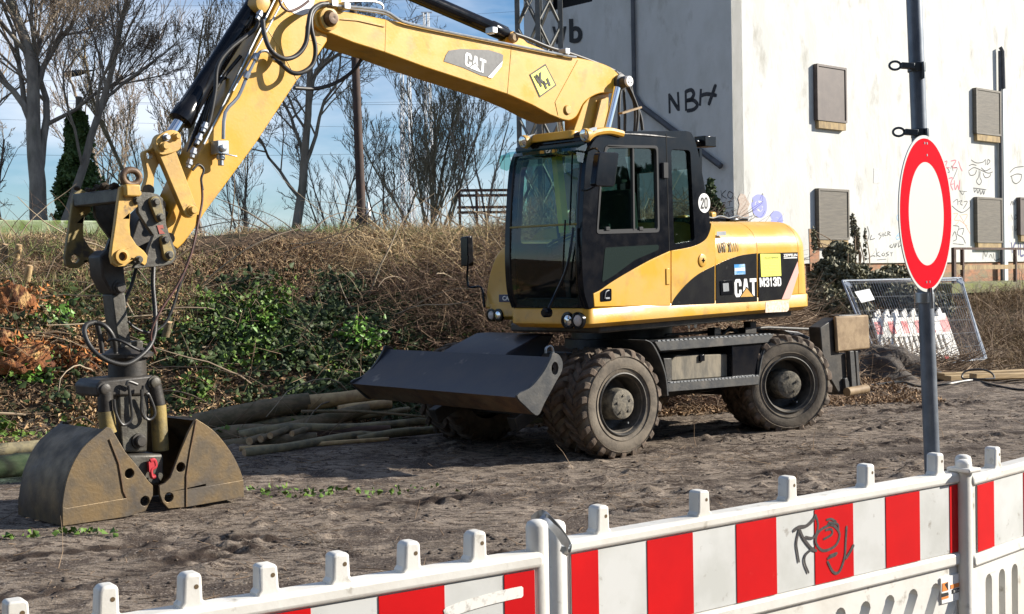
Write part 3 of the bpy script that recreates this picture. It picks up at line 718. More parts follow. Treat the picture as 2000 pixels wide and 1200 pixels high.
m = MB(); m.prism(HF, [ring_loop(win1, .012), ring_loop(win1, -.014)], -.006, .03)
a, b = PL(1237, 287), PL(1239, 453); m.prism(HF, [(a[0]-.012, a[1]), (a[0]+.012, a[1]), (b[0]+.012, b[1]), (b[0]-.012, b[1])], .0, .035)
a, b = PL(1166, 449), PL(1286, 446); m.prism(HF, [(a[0], a[1]), (b[0], b[1]), (b[0], b[1]-.03), (a[0], a[1]-.03)], .004, .03)
wfm = m.build('window_frame', FRM, cb, bevel=.002)
m = MB()
for x in (1186, 1251):
    a = PL(x, 447); m.box(HF, a[0]-.03, a[0]+.03, -.012, .01, a[1]-.02, a[1]+.018)
m.parts('window_catch', FRM, wfm, bevel=.006)
decal('lower_panel', [tuple(p) for p in hole_loop([(1176, 552), (1182, 484), (1287, 478), (1287, 488), (1240, 508), (1200, 538)], 5)], -.004, mat('smoked_panel', (.02, .03, .028), rough=.12, coat=.5), cb)
# door seam and hinge posts
m = MB(); a, b = PL(1301, 262), PL(1307, 490); m.prism(HF, [(a[0]-.004, a[1]), (a[0]+.004, a[1]), (b[0]+.004, b[1]), (b[0]-.004, b[1])], -.003, .01)
m.build('door_seam', mat('seam_black', (.003, .003, .003), rough=.9), cb, smooth=0)
m = MB(); a, b = PL(1292, 318), PL(1300, 349); m.box(HF, a[0]-.005, b[0]+.01, -.03, .0, b[1], a[1]); m.build('door_hinge', FRM, cb, bevel=.006)
# yellow lower door skin
ydl = [PL(1160, 600)]+[(p.x, p.y) for p in reversed(yl)]+[PL(1309, 597)]
m = MB(); m.prism(HF, ydl, -.006, .05); dr = m.build('door', YEL, cb, bevel=.006)
pil = [(p.x, p.y) for p in crv([PL(x, y) for x, y in ((1311, 490), (1352, 482), (1376, 470), (1386, 452), (1389, 436))], 4)]
m = MB(); m.prism(HF, pil+[PL(1397, 445), PL(1397, 518), PL(1397, 592), PL(1311, 597)], -.002, .6); m.build('body_panel', YEL, up, bevel=.004)
m = MB(); m.prism(HF, [PL(*p) for p in hole_loop([(1171, 571), (1181, 564), (1193, 564), (1193, 588), (1171, 590)], 3)], -.010, -.005); q = m.build('door_handle', BLK, dr, smooth=0)
m = MB(); a = PL(1183, 577); m.box(HF, a[0]-.02, a[0]+.035, -.02, -.009, a[1]-.035, a[1]-.02); m.tube(crv([HF.w(a[0]-.03, -.013, a[1]-.03), HF.w(a[0]-.02, -.02, a[1]+.03), HF.w(a[0]+.03, -.014, a[1]+.045)], 4), .006, 6); m.build('handle_bar', ZNC, q)
m = MB(); 
a = PL(1299, 525); b = PL(1307, 556); m.box(HF, a[0], b[0], -.016, -.005, b[1], a[1]); m.build('hinge', YEL, dr, bevel=.004)
# round 20 sticker
m = MB(); cc = HF.P(1375, 397, 0); m.lathe(cc-HF.es*.001, -HF.es, [(.098, 0), (.098, .003)], 40); q = m.build('speed_sticker', WHT, cb, smooth=0)
block('20', HF, -.0042, (1368.5, 408.5), (1382, 408), (1368.5, 386), BTXT, q, gap=.2)
# roof
rz = PL(1196, 257)[1]; uA = PL(1150, 300)[0]; uB = PL(1362, 290)[0]
m = MB(); stack(m, HF, [(rrect(uA+.03, uB+.02, .012, CW-.01, .09), rz-.12), (rrect(uA+.02, uB+.02, .004, CW, .10), rz-.06), (rrect(uA+.04, uB, .02, CW-.02, .10), rz-.015), (rrect(uA+.09, uB-.05, .07, CW-.07, .10), rz+.008)])
m.build('roof', BLK, cb, smooth=60)
m = MB(); m.tube(crv([HF.w(PL(1185, 262)[0], .03, rz-.018), HF.w(PL(1260, 262)[0], .024, rz-.014), HF.w(PL(1345, 262)[0], .03, rz-.02)], 4), .028, 10); m.build('rain_gutter', BLK, cb)
# front posts (rounded corners) and lower corner
def post(s_, rad):
    q = MB(); pts = crv([HF.w(p[0]+rad, s_, p[1]) for p in [PL(x, y) for x, y in ((1150, 602), (1141, 570), (1137, 520), (1137, 460), (1140, 380), (1146, 310), (1158, 278), (1176, 264))]], 3)
    q.tube(pts, rad, 16); return q
post(.062, .062).build('front_post', BLK, cb, smooth=60)
q = post(CW-.05, .05); q.build('front_post', BLK, cb, smooth=60)
# windscreen : curved sheet between the posts
ws = MB(); rows = crv([PL(x, y) for x, y in ((1150, 600), (1141, 570), (1137, 520), (1137, 460), (1140, 380), (1146, 310), (1152, 290))], 3)
vs = []; ns = 9
for p in rows:
    for k in range(ns):
        t = k/(ns-1); vs.append(HF.w(p.x+.012-.03*math.sin(math.pi*t), .07+t*(CW-.13), p.y))
ws.add(vs, [(i*ns+k, i*ns+k+1, (i+1)*ns+k+1, (i+1)*ns+k) for i in range(len(rows)-1) for k in range(ns-1)])
ws.build('windscreen', GLS, cb, smooth=80)
pm = PL(1137, 437)
m = MB(); m.tube([HF.w(pm[0]+.012-.03*math.sin(math.pi*t), .07+t*(CW-.13), pm[1]) for t in np.linspace(0, 1, 9)], .010, 6); m.build('windscreen_bar', mat('brass_bar', (.25, .22, .08), rough=.4), cb)
m = MB(); m.prism(HF, [(uF+.02, zSk1), (uF+.02, zSk1+.10), (uF+.10, zSk1+.10), (uF+.10, zSk1)], .05, CW-.03); m.build('lower_sill', BLK, cb, bevel=.01)
m = MB(); tp = PL(1152, 292); m.box(HF, tp[0]+.0, tp[0]+.10, .05, CW-.03, tp[1]-.03, tp[1]+.10); m.build('header', BLK, cb, bevel=.02)
# rear wall with window
m = MB(); s0_, s1_ = .05, CW-.05
for (a0, a1, b0, b1) in ((s0_, s0_+.08, .2, rz-.10), (s1_-.08, s1_, .2, rz-.10)):
    m.box(HF, uC-.08, uC-.04, a0, a1, zSk1, b1)
m.box(HF, uC-.08, uC-.04, s0_+.08, s1_-.08, zSk1, zSk1+.85); m.box(HF, uC-.10, uC-.06, s0_+.08, s1_-.08, rz-.3, rz-.06); m.build('rear_wall', BLK, cb)
m = MB(); m.box(HF, uF+.1, uC, .05, CW-.03, zSk1+.0, zSk1+.06); m.build('floor', DRK, cb)
# interior : seat, console, steering column, blinds, yellow post
SEAT = mat('seat_fabric', (.03, .03, .034), rough=.9); BEI = mat('pale_green_trim', (.60, .62, .45), rough=.7)
m = MB(); us = PL(1262, 400)[0]
stack(m, HF, [(rrect(us-.28, us+.22, .28, .76, .08), zSk1+.42), (rrect(us-.3, us+.24, .26, .78, .09), zSk1+.5), (rrect(us-.28, us+.22, .28, .76, .08), zSk1+.56)])
bk = [(us+.02, zSk1+.52), (us+.08, zSk1+1.08), (us+.14, zSk1+1.14), (us+.2, zSk1+1.1), (us+.26, zSk1+.5)]; m.prism(HF, bk, .28, .76)
m.prism(HF, [(us+.08, zSk1+1.18), (us+.07, zSk1+1.42), (us+.17, zSk1+1.46), (us+.2, zSk1+1.2)], .38, .66); m.build('operator_seat', SEAT, cb, bevel=.03, seg=3)
m = MB(); m.quadbar(HF.w(uF+.35, .5, zSk1+.05), HF.w(uF+.25, .5, zSk1+.62), .06, .08); m.lathe(HF.w(uF+.25, .5, zSk1+.64), Vector((-.4, .1, 1)), [(.17, 0), (.185, .012), (.17, .024), (.155, .012), (.17, 0)], 24, caps=False); m.quadbar(HF.w(uF+.40, .5, zSk1+.64), HF.w(uF+.1, .5, zSk1+.64), .03, .02); m.build('steering_column', SEAT, cb)
m = MB(); m.box(HF, us-.35, us+.15, .12, .25, zSk1+.5, zSk1+.60); m.box(HF, us-.35, us+.15, .80, .92, zSk1+.5, zSk1+.62); m.tube([HF.w(us-.3, .18, zSk1+.6), HF.w(us-.33, .2, zSk1+.78)], .018, 8); m.tube([HF.w(us-.3, .86, zSk1+.6), HF.w(us-.33, .86, zSk1+.8)], .018, 8); m.parts('console', SEAT, cb, bevel=.015)
m = MB(); m.prism(HF, [PL(*p) for p in ((1216, 330), (1232, 325), (1234, 395), (1221, 415))], .75, .80); m.prism(HF, [PL(*p) for p in hole_loop([(1240, 318), (1256, 316), (1258, 400), (1244, 402)], 6)], .80, .84); m.parts('interior_trim', BEI, cb, bevel=.01)
q = MB(); q.prism(HF, [PL(*p) for p in ((1180, 285), (1192, 285), (1208, 450), (1196, 450))], .62, .68); q.build('yellow_strap', STY, cb)
# visor, roof guard, work lights
m = MB(); top = [HF.pu(x, y, uA-.0) for x, y in ((1150, 282), (1006, 296))]
vz0, vz1 = tp[1]+.02, tp[1]-.055
def vis(s_, d, z): return HF.w(tp[0]-d, s_, z)
S0, S1 = .02, CW+.02
vm = MB(); k = 9; vs = []
for i in range(k):
    t = i/(k-1); s_ = S0+(S1-S0)*t; b_ = .05*math.sin(math.pi*t)
    vs += [vis(s_, .02, tp[1]+.055), vis(s_, .15+b_, tp[1]+.015), vis(s_, .17+b_, tp[1]-.015)]
vm.add(vs, [(i*3+j, i*3+j+1, (i+1)*3+j+1, (i+1)*3+j) for i in range(k-1) for j in range(2)])
for s_ in (S0, S1): vm.add([vis(s_, .02, tp[1]+.055), vis(s_, .17, tp[1]-.0), vis(s_, .15, tp[1]-.11), vis(s_, .06, tp[1]-.13), vis(s_, .0, tp[1]-.09)], [(0, 1, 2, 3, 4)])
vm.build('sun_visor', GLSV, cb, smooth=30)
m = MB()
for (px, py, s_) in ((1030, 277, 1), (1150, 264, 0)):
    s2, z2 = HF.pu(px, py, uA-.02)
    c_ = HF.w(uA-.06, s2, z2); q = MB(); q.lathe(c_, (-.7, -.6, -.2), [(.0, -.07), (.04, -.06), (.06, -.01), (.06, .02), (.05, .025)], 20); wl = q.build('work_light', YELD, cb)
    q = MB(); q.lathe(c_+Vector((-.7, -.6, -.2)).normalized()*.026, (-.7, -.6, -.2), [(.052, 0), (.03, .008), (0, .01)], 20); q.build('lens', LENS, wl)
    q = MB(); q.quadbar(c_+Vector((0, 0, .03)), c_+Vector((.09, .06, .06)), .05, .03); q.build('bracket', ZNC, wl)
    m.tube(crv([HF.w(uA-.05, s2, z2-.04), HF.w(uA+.05, s2, z2+.02), HF.w(uA+.25, s2, z2+.05), HF.w(uA+.45, s2, z2+.03)], 4), .035, 8)
m.parts('roof_rail', YEL, cb)
m = MB(); stack(m, HF, [(rrect(uA-.02, uA+.4, .2, .9, .05), rz-.06), (rrect(uA+.02, uA+.4, .22, .88, .05), rz+.02)]); m.build('roof_hatch', YEL, cb, bevel=.01)
# rear work light
m = MB(); c_ = HF.P(1368, 276, .12); m.box(HF, HF.pl(1368, 276, .12)[0], HF.pl(1390, 276, .12)[0], .06, .2, HF.pl(1368, 287, .12)[1], HF.pl(1368, 266, .12)[1]); m.tube([HF.P(1358, 277, .12), HF.P(1370, 276, .12)], .02, 8); m.build('rear_light', BLK, cb, bevel=.012)
# mirrors
m = MB(); s_m = -.28
c0 = [(1171, 297), (1207, 298), (1209, 304), (1201, 365), (1166, 364), (1163, 360)]
m.prism(HF, [HF.pl(*p, s_m) for p in hole_loop(c0, 6)], s_m, s_m+.07); mr = m.build('mirror', BLK, cb, bevel=.012)
m = MB(); m.tube(crv([HF.P(1142, 298, .03), HF.P(1160, 290, -.12), HF.P(1170, 296, s_m+.04), HF.P(1172, 310, s_m+.08)], 5), .010, 8); m.tube(crv([HF.P(1137, 372, .03), HF.P(1148, 371, -.1), HF.P(1168, 360, s_m+.05)], 5), .010, 8); m.build('mirror_arm', BLK, mr)
m = MB(); sM = 2.75; m.prism(HF, [HF.pl(*p, sM) for p in ((913, 463), (923, 461), (926, 520), (914, 520))], sM, sM+.12); q = m.build('mirror', BLK, up, bevel=.01, label='far mirror on its long bent arm')
m = MB(); m.tube(crv([HF.P(915, 500, sM), HF.P(914, 558, sM), HF.P(940, 562, 2.55), HF.P(946, 600, 2.45)], 5), .013, 8); m.build('mirror_arm', BLK, q)
# wiper
m = MB(); m.tube([HF.P(1118, 300, .12), HF.P(1113, 440, .12)], .008, 6); m.tube(crv([HF.P(1120, 445, .08), HF.P(1108, 520, .10), HF.P(1085, 575, .25), HF.P(1068, 610, .30)], 5), .013, 8); m.tube([HF.P(1104, 430, .11), HF.P(1098, 560, .2)], .008, 6); m.lathe(HF.P(1068, 611, .3), -HF.eu, [(.045, -.03), (.045, .03), (.03, .05)], 16); m.build('wiper', BLK, cb)
# boxes visible under the slew ring (white arrows on the guard)
decal('arrow_mark', [(1341, 631), (1350, 629), (1346, 644)], .3, WHT, up); decal('arrow_mark', [(1356, 630), (1366, 629), (1362, 633), (1360, 641), (1356, 640)], .3, WHT, up)

# ---- boom, stick, cylinders (plane of the boom is through the slew centre)
B0, B1 = 1.06, 1.46
def bp(pts, s=B0): return [HF.pl(x, y, s) for x, y in pts]
boomo = [(p.x, p.y) for p in crv(bp([(617, 52), (613, 38), (618, 24), (632, 17), (662, 21)]), 4)]
boomo += [(p.x, p.y) for p in crv(bp([(700, 27), (754, 38), (830, 52), (900, 67), (1000, 87), (1109, 109), (1161, 120), (1190, 130), (1208, 145), (1218, 160), (1212, 176), (1196, 182), (1172, 183), (1152, 192), (1139, 204), (1131, 220), (1124, 230), (1112, 236), (1098, 234)]), 4)]
boomo += bp([(1075, 225), (1040, 206), (992, 185), (940, 168), (900, 155), (830, 132), (751, 103), (690, 84), (650, 68), (628, 60)])
m = MB(); m.prism(HF, boomo, B0, B1); bm_ = m.build('boom', YEL, EX, bevel=.012)
# weld ridge lines and raised rib on the boom side
m = MB(); m.tube([HF.P(999, 89, B0), HF.P(991, 184, B0)], .004, 5); m.tube([HF.P(754, 40, B0), HF.P(752, 102, B0)], .003, 5)
m.prism(HF, bp([(664, 38), (672, 35), (700, 37), (752, 50), (752, 53), (700, 41), (676, 39)], B0-.012), B0-.012, B0)
m.tube([HF.P(1128, 118, B0), HF.P(1084, 200, B0), HF.P(1090, 226, B0)], .005, 5); m.build('weld_seam', YELD, bm_)
for (x, y, r_) in ((1108, 215, .05), ):
    q = MB(); q.lathe(HF.P(x, y, B0), -HF.es, [(r_, 0), (r_, .012), (r_*.8, .02), (0, .02)], 28); q.build('pin_cap', YELD, bm_)
q = MB(); q.lathe(HF.P(640, 38, B0), -HF.es, [(.10, -.02), (.098, .03), (.075, .035), (.07, .03)], 32, caps=False); q.build('pin_boss', YELD, bm_)
q = MB(); q.lathe(HF.P(640, 38, B0), -HF.es, [(.07, 0), (.062, .05), (.05, .085), (.02, .09), (0, .085)], 28); q.build('pivot_pin', RUST, bm_)
q = MB(); q.lathe(HF.P(1209, 162, B0), -HF.es, [(.085, -.3), (.085, .04), (.06, .05), (.06, .12)], 28); q.build('pin_boss', DGR, bm_)
cc = HF.P(1209, 162, B0)-HF.es*.12; q = MB(); q.lathe(cc, -HF.es, [(.056, -.02), (.054, .03), (0, .032)], 28); pc = q.build('pin_cap', WHT, bm_)
q = MB()
for a in (90, 210, 330): 
    o_ = cc-HF.es*.030+(HF.eu*math.cos(R(a))+Vector((0, 0, 1))*math.sin(R(a)))*.024; q.cyl(o_, o_-HF.es*.005, .008, 10)
q.build('bolt_hole', BTXT, pc)
# decals on the boom
dec = [(867, 120), (871, 108), (877, 99), (899, 96), (955, 98), (978, 105), (983, 108), (982, 120), (961, 152), (940, 148), (906, 133)]
decal('logo_plate', dec, B0-.004, mat('decal_grey', (.10, .10, .10), (.07, .07, .07), 20, .4), bm_)
decal('logo_stripe', [(982, 119), (980, 130), (961, 153), (953, 151)], B0-.008, WHT, bm_)
block('CAT', HF, B0-.0042, (907.5, 128), (948, 144.5), (909, 101.5), WHT, bm_)
decal('triangle_mark', [(928.5, 122), (943, 144), (914, 132)], B0-.0064, MATS['decal_grey'], bm_, th=.0005)
decal('triangle_mark', [(928.5, 125), (940, 142), (917, 132.5)], B0-.0070, WHT, bm_, th=.0005)
decal('diamond_emblem', [(1065.5, 125), (1087, 167), (1054, 191), (1034, 146)], B0-.004, BTXT, bm_)
decal('diamond_emblem', [(1065, 129), (1084, 166), (1055, 187), (1037, 147)], B0-.008, STY, bm_)
for ch_, q0, q1, q2 in (('H', (1052, 164), (1057, 160), (1043, 149)), ('K', (1056, 171), (1066, 163), (1047, 148)), ('H', (1066, 175), (1076, 167), (1060, 160))):
    block(ch_, HF, B0-.0112, q0, q1, q2, BTXT, bm_)
# lower boom section
lo = bp([(1139, 205), (1150, 192), (1172, 184), (1190, 182), (1188, 215), (1184, 300), (1110, 300), (1122, 250)], 1.12)
m = MB(); m.prism(HF, lo, 1.12, 1.40); lb = m.build('boom_foot', YEL, EX, bevel=.01)
m = MB(); m.prism(HF, bp([(1172, 196), (1186, 190), (1180, 262), (1158, 264)], 1.08), 1.08, 1.12); m.build('foot_plate', YELD, lb, bevel=.005)
def cyl2(name, pa, pb, r, mat_, s, rod=None, parent=None, par=EX):
    a = HF.P(*pa, s); b = HF.P(*pb, s); q = MB()
    q.lathe(a, b-a, [(r*.8, 0), (r, .02), (r, (b-a).length-.03), (r*.9, (b-a).length)], 24); o = q.build(name, mat_, par)
    if rod:
        c = HF.P(*rod, s); q = MB(); q.cyl(b, c, r*.55, 20); q.build('rod', CHR, o)
    return o
for s_ in (.96, 1.56):
    q = MB(); q.cyl(HF.P(1205, 172, s_), HF.P(1183, 262, s_), .038, 20); o = q.build('boom_rod', CHR, EX)
    q = MB(); q.cyl(HF.P(1183, 262, s_), HF.P(1150, 380, s_), .062, 20); q.build('barrel', BLK, o)
q = MB(); q.cyl(HF.P(1095, 232, 1.26), HF.P(1102, 285, 1.26), .045, 20); q.build('adjusting_rod', CHR, EX)
# arm cylinder on top of the boom
q = MB(); q.prism(HF, bp([(985, 84), (993, 66), (1003, 61), (1014, 68), (1030, 84), (1080, 104), (1060, 104)], 1.2), 1.2, 1.32); q.build('cylinder_bracket', YEL, bm_, bevel=.006)
q = MB(); a = HF.P(1003, 74, 1.26); b = HF.P(790, -18, 1.26); d = (b-a).normalized(); q.lathe(a, d, [(.05, .0), (.055, .10), (.075, .13), (.078, .3), (.075, .32), (.07, .33), (.07, 1.6)], 24); ac = q.build('arm_cylinder', BLK, EX)
q = MB(); q.cyl(a+d*1.55, a+d*2.2, .042, 16); q.build('rod', CHR, ac)
q = MB(); q.cyl(HF.P(1003, 74, 1.12), HF.P(1003, 74, 1.40), .05, 20); q.lathe(HF.P(1003, 74, 1.12), -HF.es, [(.05, 0), (.03, .02), (0, .02)], 20); q.build('cylinder_pin', TAN, ac)
# stick
S0_, S1_ = 1.10, 1.42
stk = bp([(640, 60), (639, 81), (618, 114), (580, 158), (500, 280), (450, 348), (400, 416), (385, 440), (360, 474), (347, 487), (333, 478), (326, 462), (326, 436), (345, 395), (372, 335), (400, 281), (430, 225), (475, 139), (512, 64), (544, 0), (572, -60), (600, -110), (640, -120), (668, -60), (668, 10)], S0_)
m = MB(); m.prism(HF, stk, S0_, S1_); sk_ = m.build('stick', YEL, EX, bevel=.01)
m = MB(); m.tube([HF.P(520, 55, S0_), HF.P(545, 92, S0_), HF.P(580, 156, S0_)], .004, 5); m.tube([HF.P(600, 75, S0_), HF.P(628, 88, S0_)], .004, 5)
m.build('weld_seam', YELD, sk_)
# flange on the top edge (dark channel)
m = MB(); m.quadbar(HF.P(541, -10, S0_-.01), HF.P(398, 282, S0_-.01), .016, .012); m.tube([HF.P(553, 0, S0_-.035), HF.P(520, 62, S0_-.035), HF.P(455, 178, S0_-.035)], .008, 6); m.build('edge_pipe', ZNC, sk_)
# white round mark near the top
m = MB(); o_ = HF.P(582, -10, S0_); m.lathe(o_, -HF.es, [(.17, .001), (.17, .004)], 36); m.build('white_patch', WHT, sk_, smooth=0)
# boom-to-stick pin head behind
# bucket cylinder
q = MB(); a = HF.P(510, -10, 1.26); b = HF.P(350, 240, 1.26); d = (b-a).normalized(); l_ = (b-a).length
q.lathe(a, d, [(.078, -.3), (.078, l_-.5), (.080, l_-.42), (.088, l_-.15), (.098, l_-.13), (.098, l_-.02), (.05, l_)], 28); bc = q.build('bucket_cylinder', BLK, EX)
q = MB(); q.cyl(a+d*(l_-.02), HF.P(322, 285, 1.26), .05, 20); q.build('rod', CHR, bc)
q = MB(); q.quadbar(HF.P(489, 36, 1.26), HF.P(513, 42, 1.26), .2, .09); q.build('cylinder_collar', DGR, bc, bevel=.01)
q = MB(); q.lathe(HF.P(512, 8, 1.12), -HF.es, [(.075, -.1), (.072, .02), (.04, .03), (0, .03)], 24); q.build('pin_boss', YELD, sk_)
# linkage
def barlink(name, pa, pb, ra, rb, s0, s1, m_, par, pins=True):
    a = Vector(HF.pl(*pa, s0)); b = Vector(HF.pl(*pb, s0)); d = (b-a).normalized(); n_ = Vector((-d.y, d.x)); pts = []
    for k in range(11):
        t = math.pi*k/10; pts.append(a+(n_*math.cos(t)-d*math.sin(t))*ra)
    for k in range(11):
        t = math.pi*k/10; pts.append(b+(-n_*math.cos(t)+d*math.sin(t))*rb)
    q = MB(); q.prism(HF, [(p.x, p.y) for p in pts], s0, s1); o = q.build(name, m_, par, bevel=.006)
    return o
def pin(px, py, s, r, par, m_=YELD, l=.04, name='pin'):
    q = MB(); q.lathe(HF.P(px, py, s), -HF.es, [(r*1.35, 0), (r*1.35, l*.4), (r, l*.42), (r, l), (r*.8, l*1.15), (0, l*1.15)], 20); return q.build(name, m_, par)
lk = barlink('bell_crank', (320, 280), (372, 410), .075, .062, .96, 1.02, YELD, EX); pin(374, 411, .96, .03, lk); 
head = [HF.pl(x, y, .93) for x, y in ((306, 288), (305, 272), (318, 260), (335, 254), (350, 259), (354, 272), (353, 290), (340, 298), (318, 303), (308, 297))]
q = MB(); q.prism(HF, [(p.x, p.y) for p in crv(head, 3, True)], .93, .965); q.build('link_head', YELD, lk, bevel=.006)
pin(319, 286, .93, .028, lk); pin(323, 269, .93, .022, lk, ZNC); pin(343, 267, .93, .022, lk)
lk2 = barlink('bell_crank', (322, 280), (372, 410), .075, .062, 1.52, 1.58, YELD, EX)
for s0, s1 in ((1.02, 1.08), (1.46, 1.52)):
    o_ = [(p.x, p.y) for p in crv([HF.pl(x, y, s0) for x, y in ((322, 262), (306, 272), (296, 290), (281, 298), (285, 322), (288, 345), (282, 372), (298, 377), (302, 345), (310, 322), (330, 300), (336, 276))], 3, True)]
    hcx = HF.pl(292, 304, s0); hl = [(hcx[0]+.028*math.cos(a), hcx[1]+.03*math.sin(a)) for a in np.linspace(0, 6.283, 13)[:-1]]
    q = MB(); q.prism(HF, [o_, hl], s0, s1); q.build('tilt_link', YELD, EX, bevel=.005)
q = MB(); q.cyl(HF.P(320, 284, .97), HF.P(320, 284, 1.55), .04, 16); q.cyl(HF.P(290, 372, 1.0), HF.P(290, 372, 1.54), .045, 16); q.cyl(HF.P(330, 466, .97), HF.P(330, 466, 1.55), .045, 16); q.parts('cross_pin', DRK, EX)
# ---- quick coupler (gripping frame)
qc = xp('quick_coupler')
def z5(x, y): return (x/3.0, 300+y/3.0)
Sx0, Sx1 = .90, 1.62
yp = [z5(*p) for p in ((705, 200), (745, 172), (828, 222), (832, 240), (800, 262), (808, 312), (764, 350), (760, 420), (765, 480), (800, 535), (845, 572), (866, 600), (860, 640), (850, 658), (820, 640), (795, 622), (770, 632), (735, 660), (690, 664), (660, 645), (650, 600), (660, 520), (675, 420), (690, 300))]
hcx = HF.pl(*z5(712, 604), Sx0); hl = [(hcx[0]+.034*math.cos(a), hcx[1]+.034*math.sin(a)) for a in np.linspace(0, 6.283, 17)[:-1]]
for s0, mt in ((Sx0, YELD), (Sx1, YELO)):
    q = MB(); q.prism(HF, [[HF.pl(x, y, Sx0) for x, y in yp], hl], s0-(.0 if s0 == Sx0 else .0), s0+.04); q.build('side_plate', mt, qc, bevel=.006)
q = MB(); q.lathe(HF.P(*z5(712, 604), Sx0), -HF.es, [(.055, 0), (.055, .02), (.034, .022), (.034, -.02)], 28, caps=False); q.build('eye_boss', YELD, qc)
gp = [z5(*p) for p in ((828, 225), (880, 228), (925, 240), (955, 262), (966, 300), (975, 420), (1000, 490), (1033, 570), (1030, 620), (1010, 645), (960, 660), (870, 668), (780, 675), (800, 640), (850, 655), (870, 560), (900, 480), (850, 410), (810, 345), (805, 262))]
q = MB(); q.prism(HF, [HF.pl(x, y, Sx0+.01) for x, y in gp], Sx0+.01, Sx0+.05); q.build('grey_plate', GRY, qc, bevel=.005)
q = MB(); q.prism(HF, [HF.pl(x, y, Sx0+.01) for x, y in gp], Sx1-.05, Sx1-.01); q.build('grey_plate', GRY, qc, bevel=.005)
inn = [z5(*p) for p in ((765, 350), (800, 320), (850, 410), (880, 470), (840, 540), (800, 520), (762, 470))]
q = MB(); q.prism(HF, [HF.pl(x, y, 1.15) for x, y in ((270, 430), (300, 400), (340, 420), (345, 500), (330, 515), (262, 515), (250, 490))], 1.15, 1.40); q.build('lock_housing', DRK, qc, bevel=.01)
for (a, b, ra, rb) in (((912, 285), (940, 375), .045, .035), ((968, 505), (992, 595), .035, .045)):
    l = barlink('lock_lever', z5(*a), z5(*b), ra, rb, Sx0-.025, Sx0+.01, YELO, qc); pin(*z5(*a), Sx0-.025, .024, l, GRY, .025, 'bolt'); pin(*z5(*b), Sx0-.025, .024, l, GRY, .025, 'bolt')
for p in ((798, 277), (812, 622)): pin(*z5(*p), Sx0, .022, qc, GRY, .03, 'bolt')
decal('red_mark', [z5(*p) for p in ((920, 422), (955, 418), (960, 440), (940, 440), (968, 470), (935, 472))], Sx0+.004, mat('faded_red_paint', (.30, .07, .05), rough=.6), qc)
q = MB(); q.cyl(HF.P(*z5(712, 604), Sx0+.02), HF.P(*z5(712, 604), Sx1+.02), .05, 20); q.cyl(HF.P(*z5(940, 300), Sx0+.02), HF.P(*z5(940, 300), Sx1), .04, 16); q.build('cross_tube', DRK, qc)
q = MB(); a = HF.pl(*z5(745, 260), Sx0); q.box(HF, a[0]-.06, a[0]+.09, Sx0+.03, Sx1+.02, a[1]-.03, a[1]+.07); q.build('top_beam', GRY, qc, bevel=.01)
q = MB(); a = HF.pl(*z5(770, 215), Sx0); q.box(HF, a[0]-.07, a[0]+.05, Sx0-.05, Sx0+.05, a[1]-.05, a[1]+.04); eb = q.build('eye_block', YELD, qc, bevel=.012)
q = MB(); ec = HF.P(*z5(768, 140), Sx0-.0); pts = []
for k in range(25):
    a = math.pi*2*k/24; pts.append(ec+HF.eu*.068*math.cos(a)+Vector((0, 0, .055*math.sin(a))))
q.tube(pts, .026, 12, caps=False); q.build('lifting_eye', RUST, eb, smooth=60)
# dirt clods on the beam
q = MB()
for k in range(26):
    c_ = HF.P(*z5(720, 230), Sx0)+HF.es*random.uniform(.05, .68)+HF.eu*random.uniform(-.05, .08)+Vector((0, 0, random.uniform(.04, .075))); r_ = random.uniform(.015, .04)
    q.lathe(c_, (random.uniform(-1, 1), random.uniform(-1, 1), 1), [(0, -r_*.6), (r_, -.2*r_), (r_*.8, r_*.4), (0, r_*.7)], 6)
q.build('soil_crumbs', mat('dark_soil', (.03, .022, .015), (.06, .04, .025), 20, .95), qc)
# ---- grab : suspension link, rotator, body, shells
gr = xp('clamshell_grab')
SG = 1.26
q = MB(); q.prism(HF, [HF.pl(x, y, 1.16) for x, y in ((196, 500), (210, 488), (232, 490), (242, 512), (246, 552), (240, 572), (228, 578), (216, 570), (200, 540))], 1.16, 1.36); q.build('hanger_yoke', DRK, gr, bevel=.015)
pin(232, 562, 1.16, .04, gr, DRK, .04, 'bolt')
q = MB(); q.prism(HF, [HF.pl(x, y, 1.18) for x, y in ((219, 575), (244, 572), (252, 640), (262, 700), (240, 702), (228, 650))], 1.18, 1.34); q.build('hanger_link', GRY, gr, bevel=.01)
rc = HF.P(247, 700, SG); rz0 = rc.z
sc = (HF.P(1000, 700, SG)-HF.P(999, 700, SG)).length
k_ = 1/ (2600/rc.y)                                         # metres per photo pixel at the grab
q = MB(); q.lathe(HF.P(248, 692, SG), (0, 0, -1), [(.10, -.06), (.20, -.005), (.20, .02), (.142, .022), (.145, .17), (.16, .18), (.16, .20), (.12, .205), (.11, .25)], 36); q.build('rotator', DRK, gr)
q = MB()
for dx in (-.06, .06): q.box(HF, HF.pl(252, 680, SG)[0]+dx-.03, HF.pl(252, 680, SG)[0]+dx+.03, SG-.06, SG+.06, HF.P(252, 692, SG).z, HF.P(252, 645, SG).z)
q.parts('rotator_lug', GRY, gr, bevel=.01)
def z6(x, y): return (.3832*x, 600+.3833*y)
q = MB(); q.prism(HF, [HF.pl(*z6(*p), 1.10) for p in ((600, 375), (765, 375), (760, 600), (752, 740), (620, 742), (608, 600))], 1.10, 1.42); bd_ = q.build('grab_body', GRY, gr, bevel=.02)
q = MB(); q.prism(HF, [HF.pl(*z6(*p), 1.08) for p in ((492, 400), (520, 372), (780, 345), (808, 370), (808, 420), (770, 450), (500, 460))], 1.08, 1.44); q.build('cross_head', DRK, gr, bevel=.02)
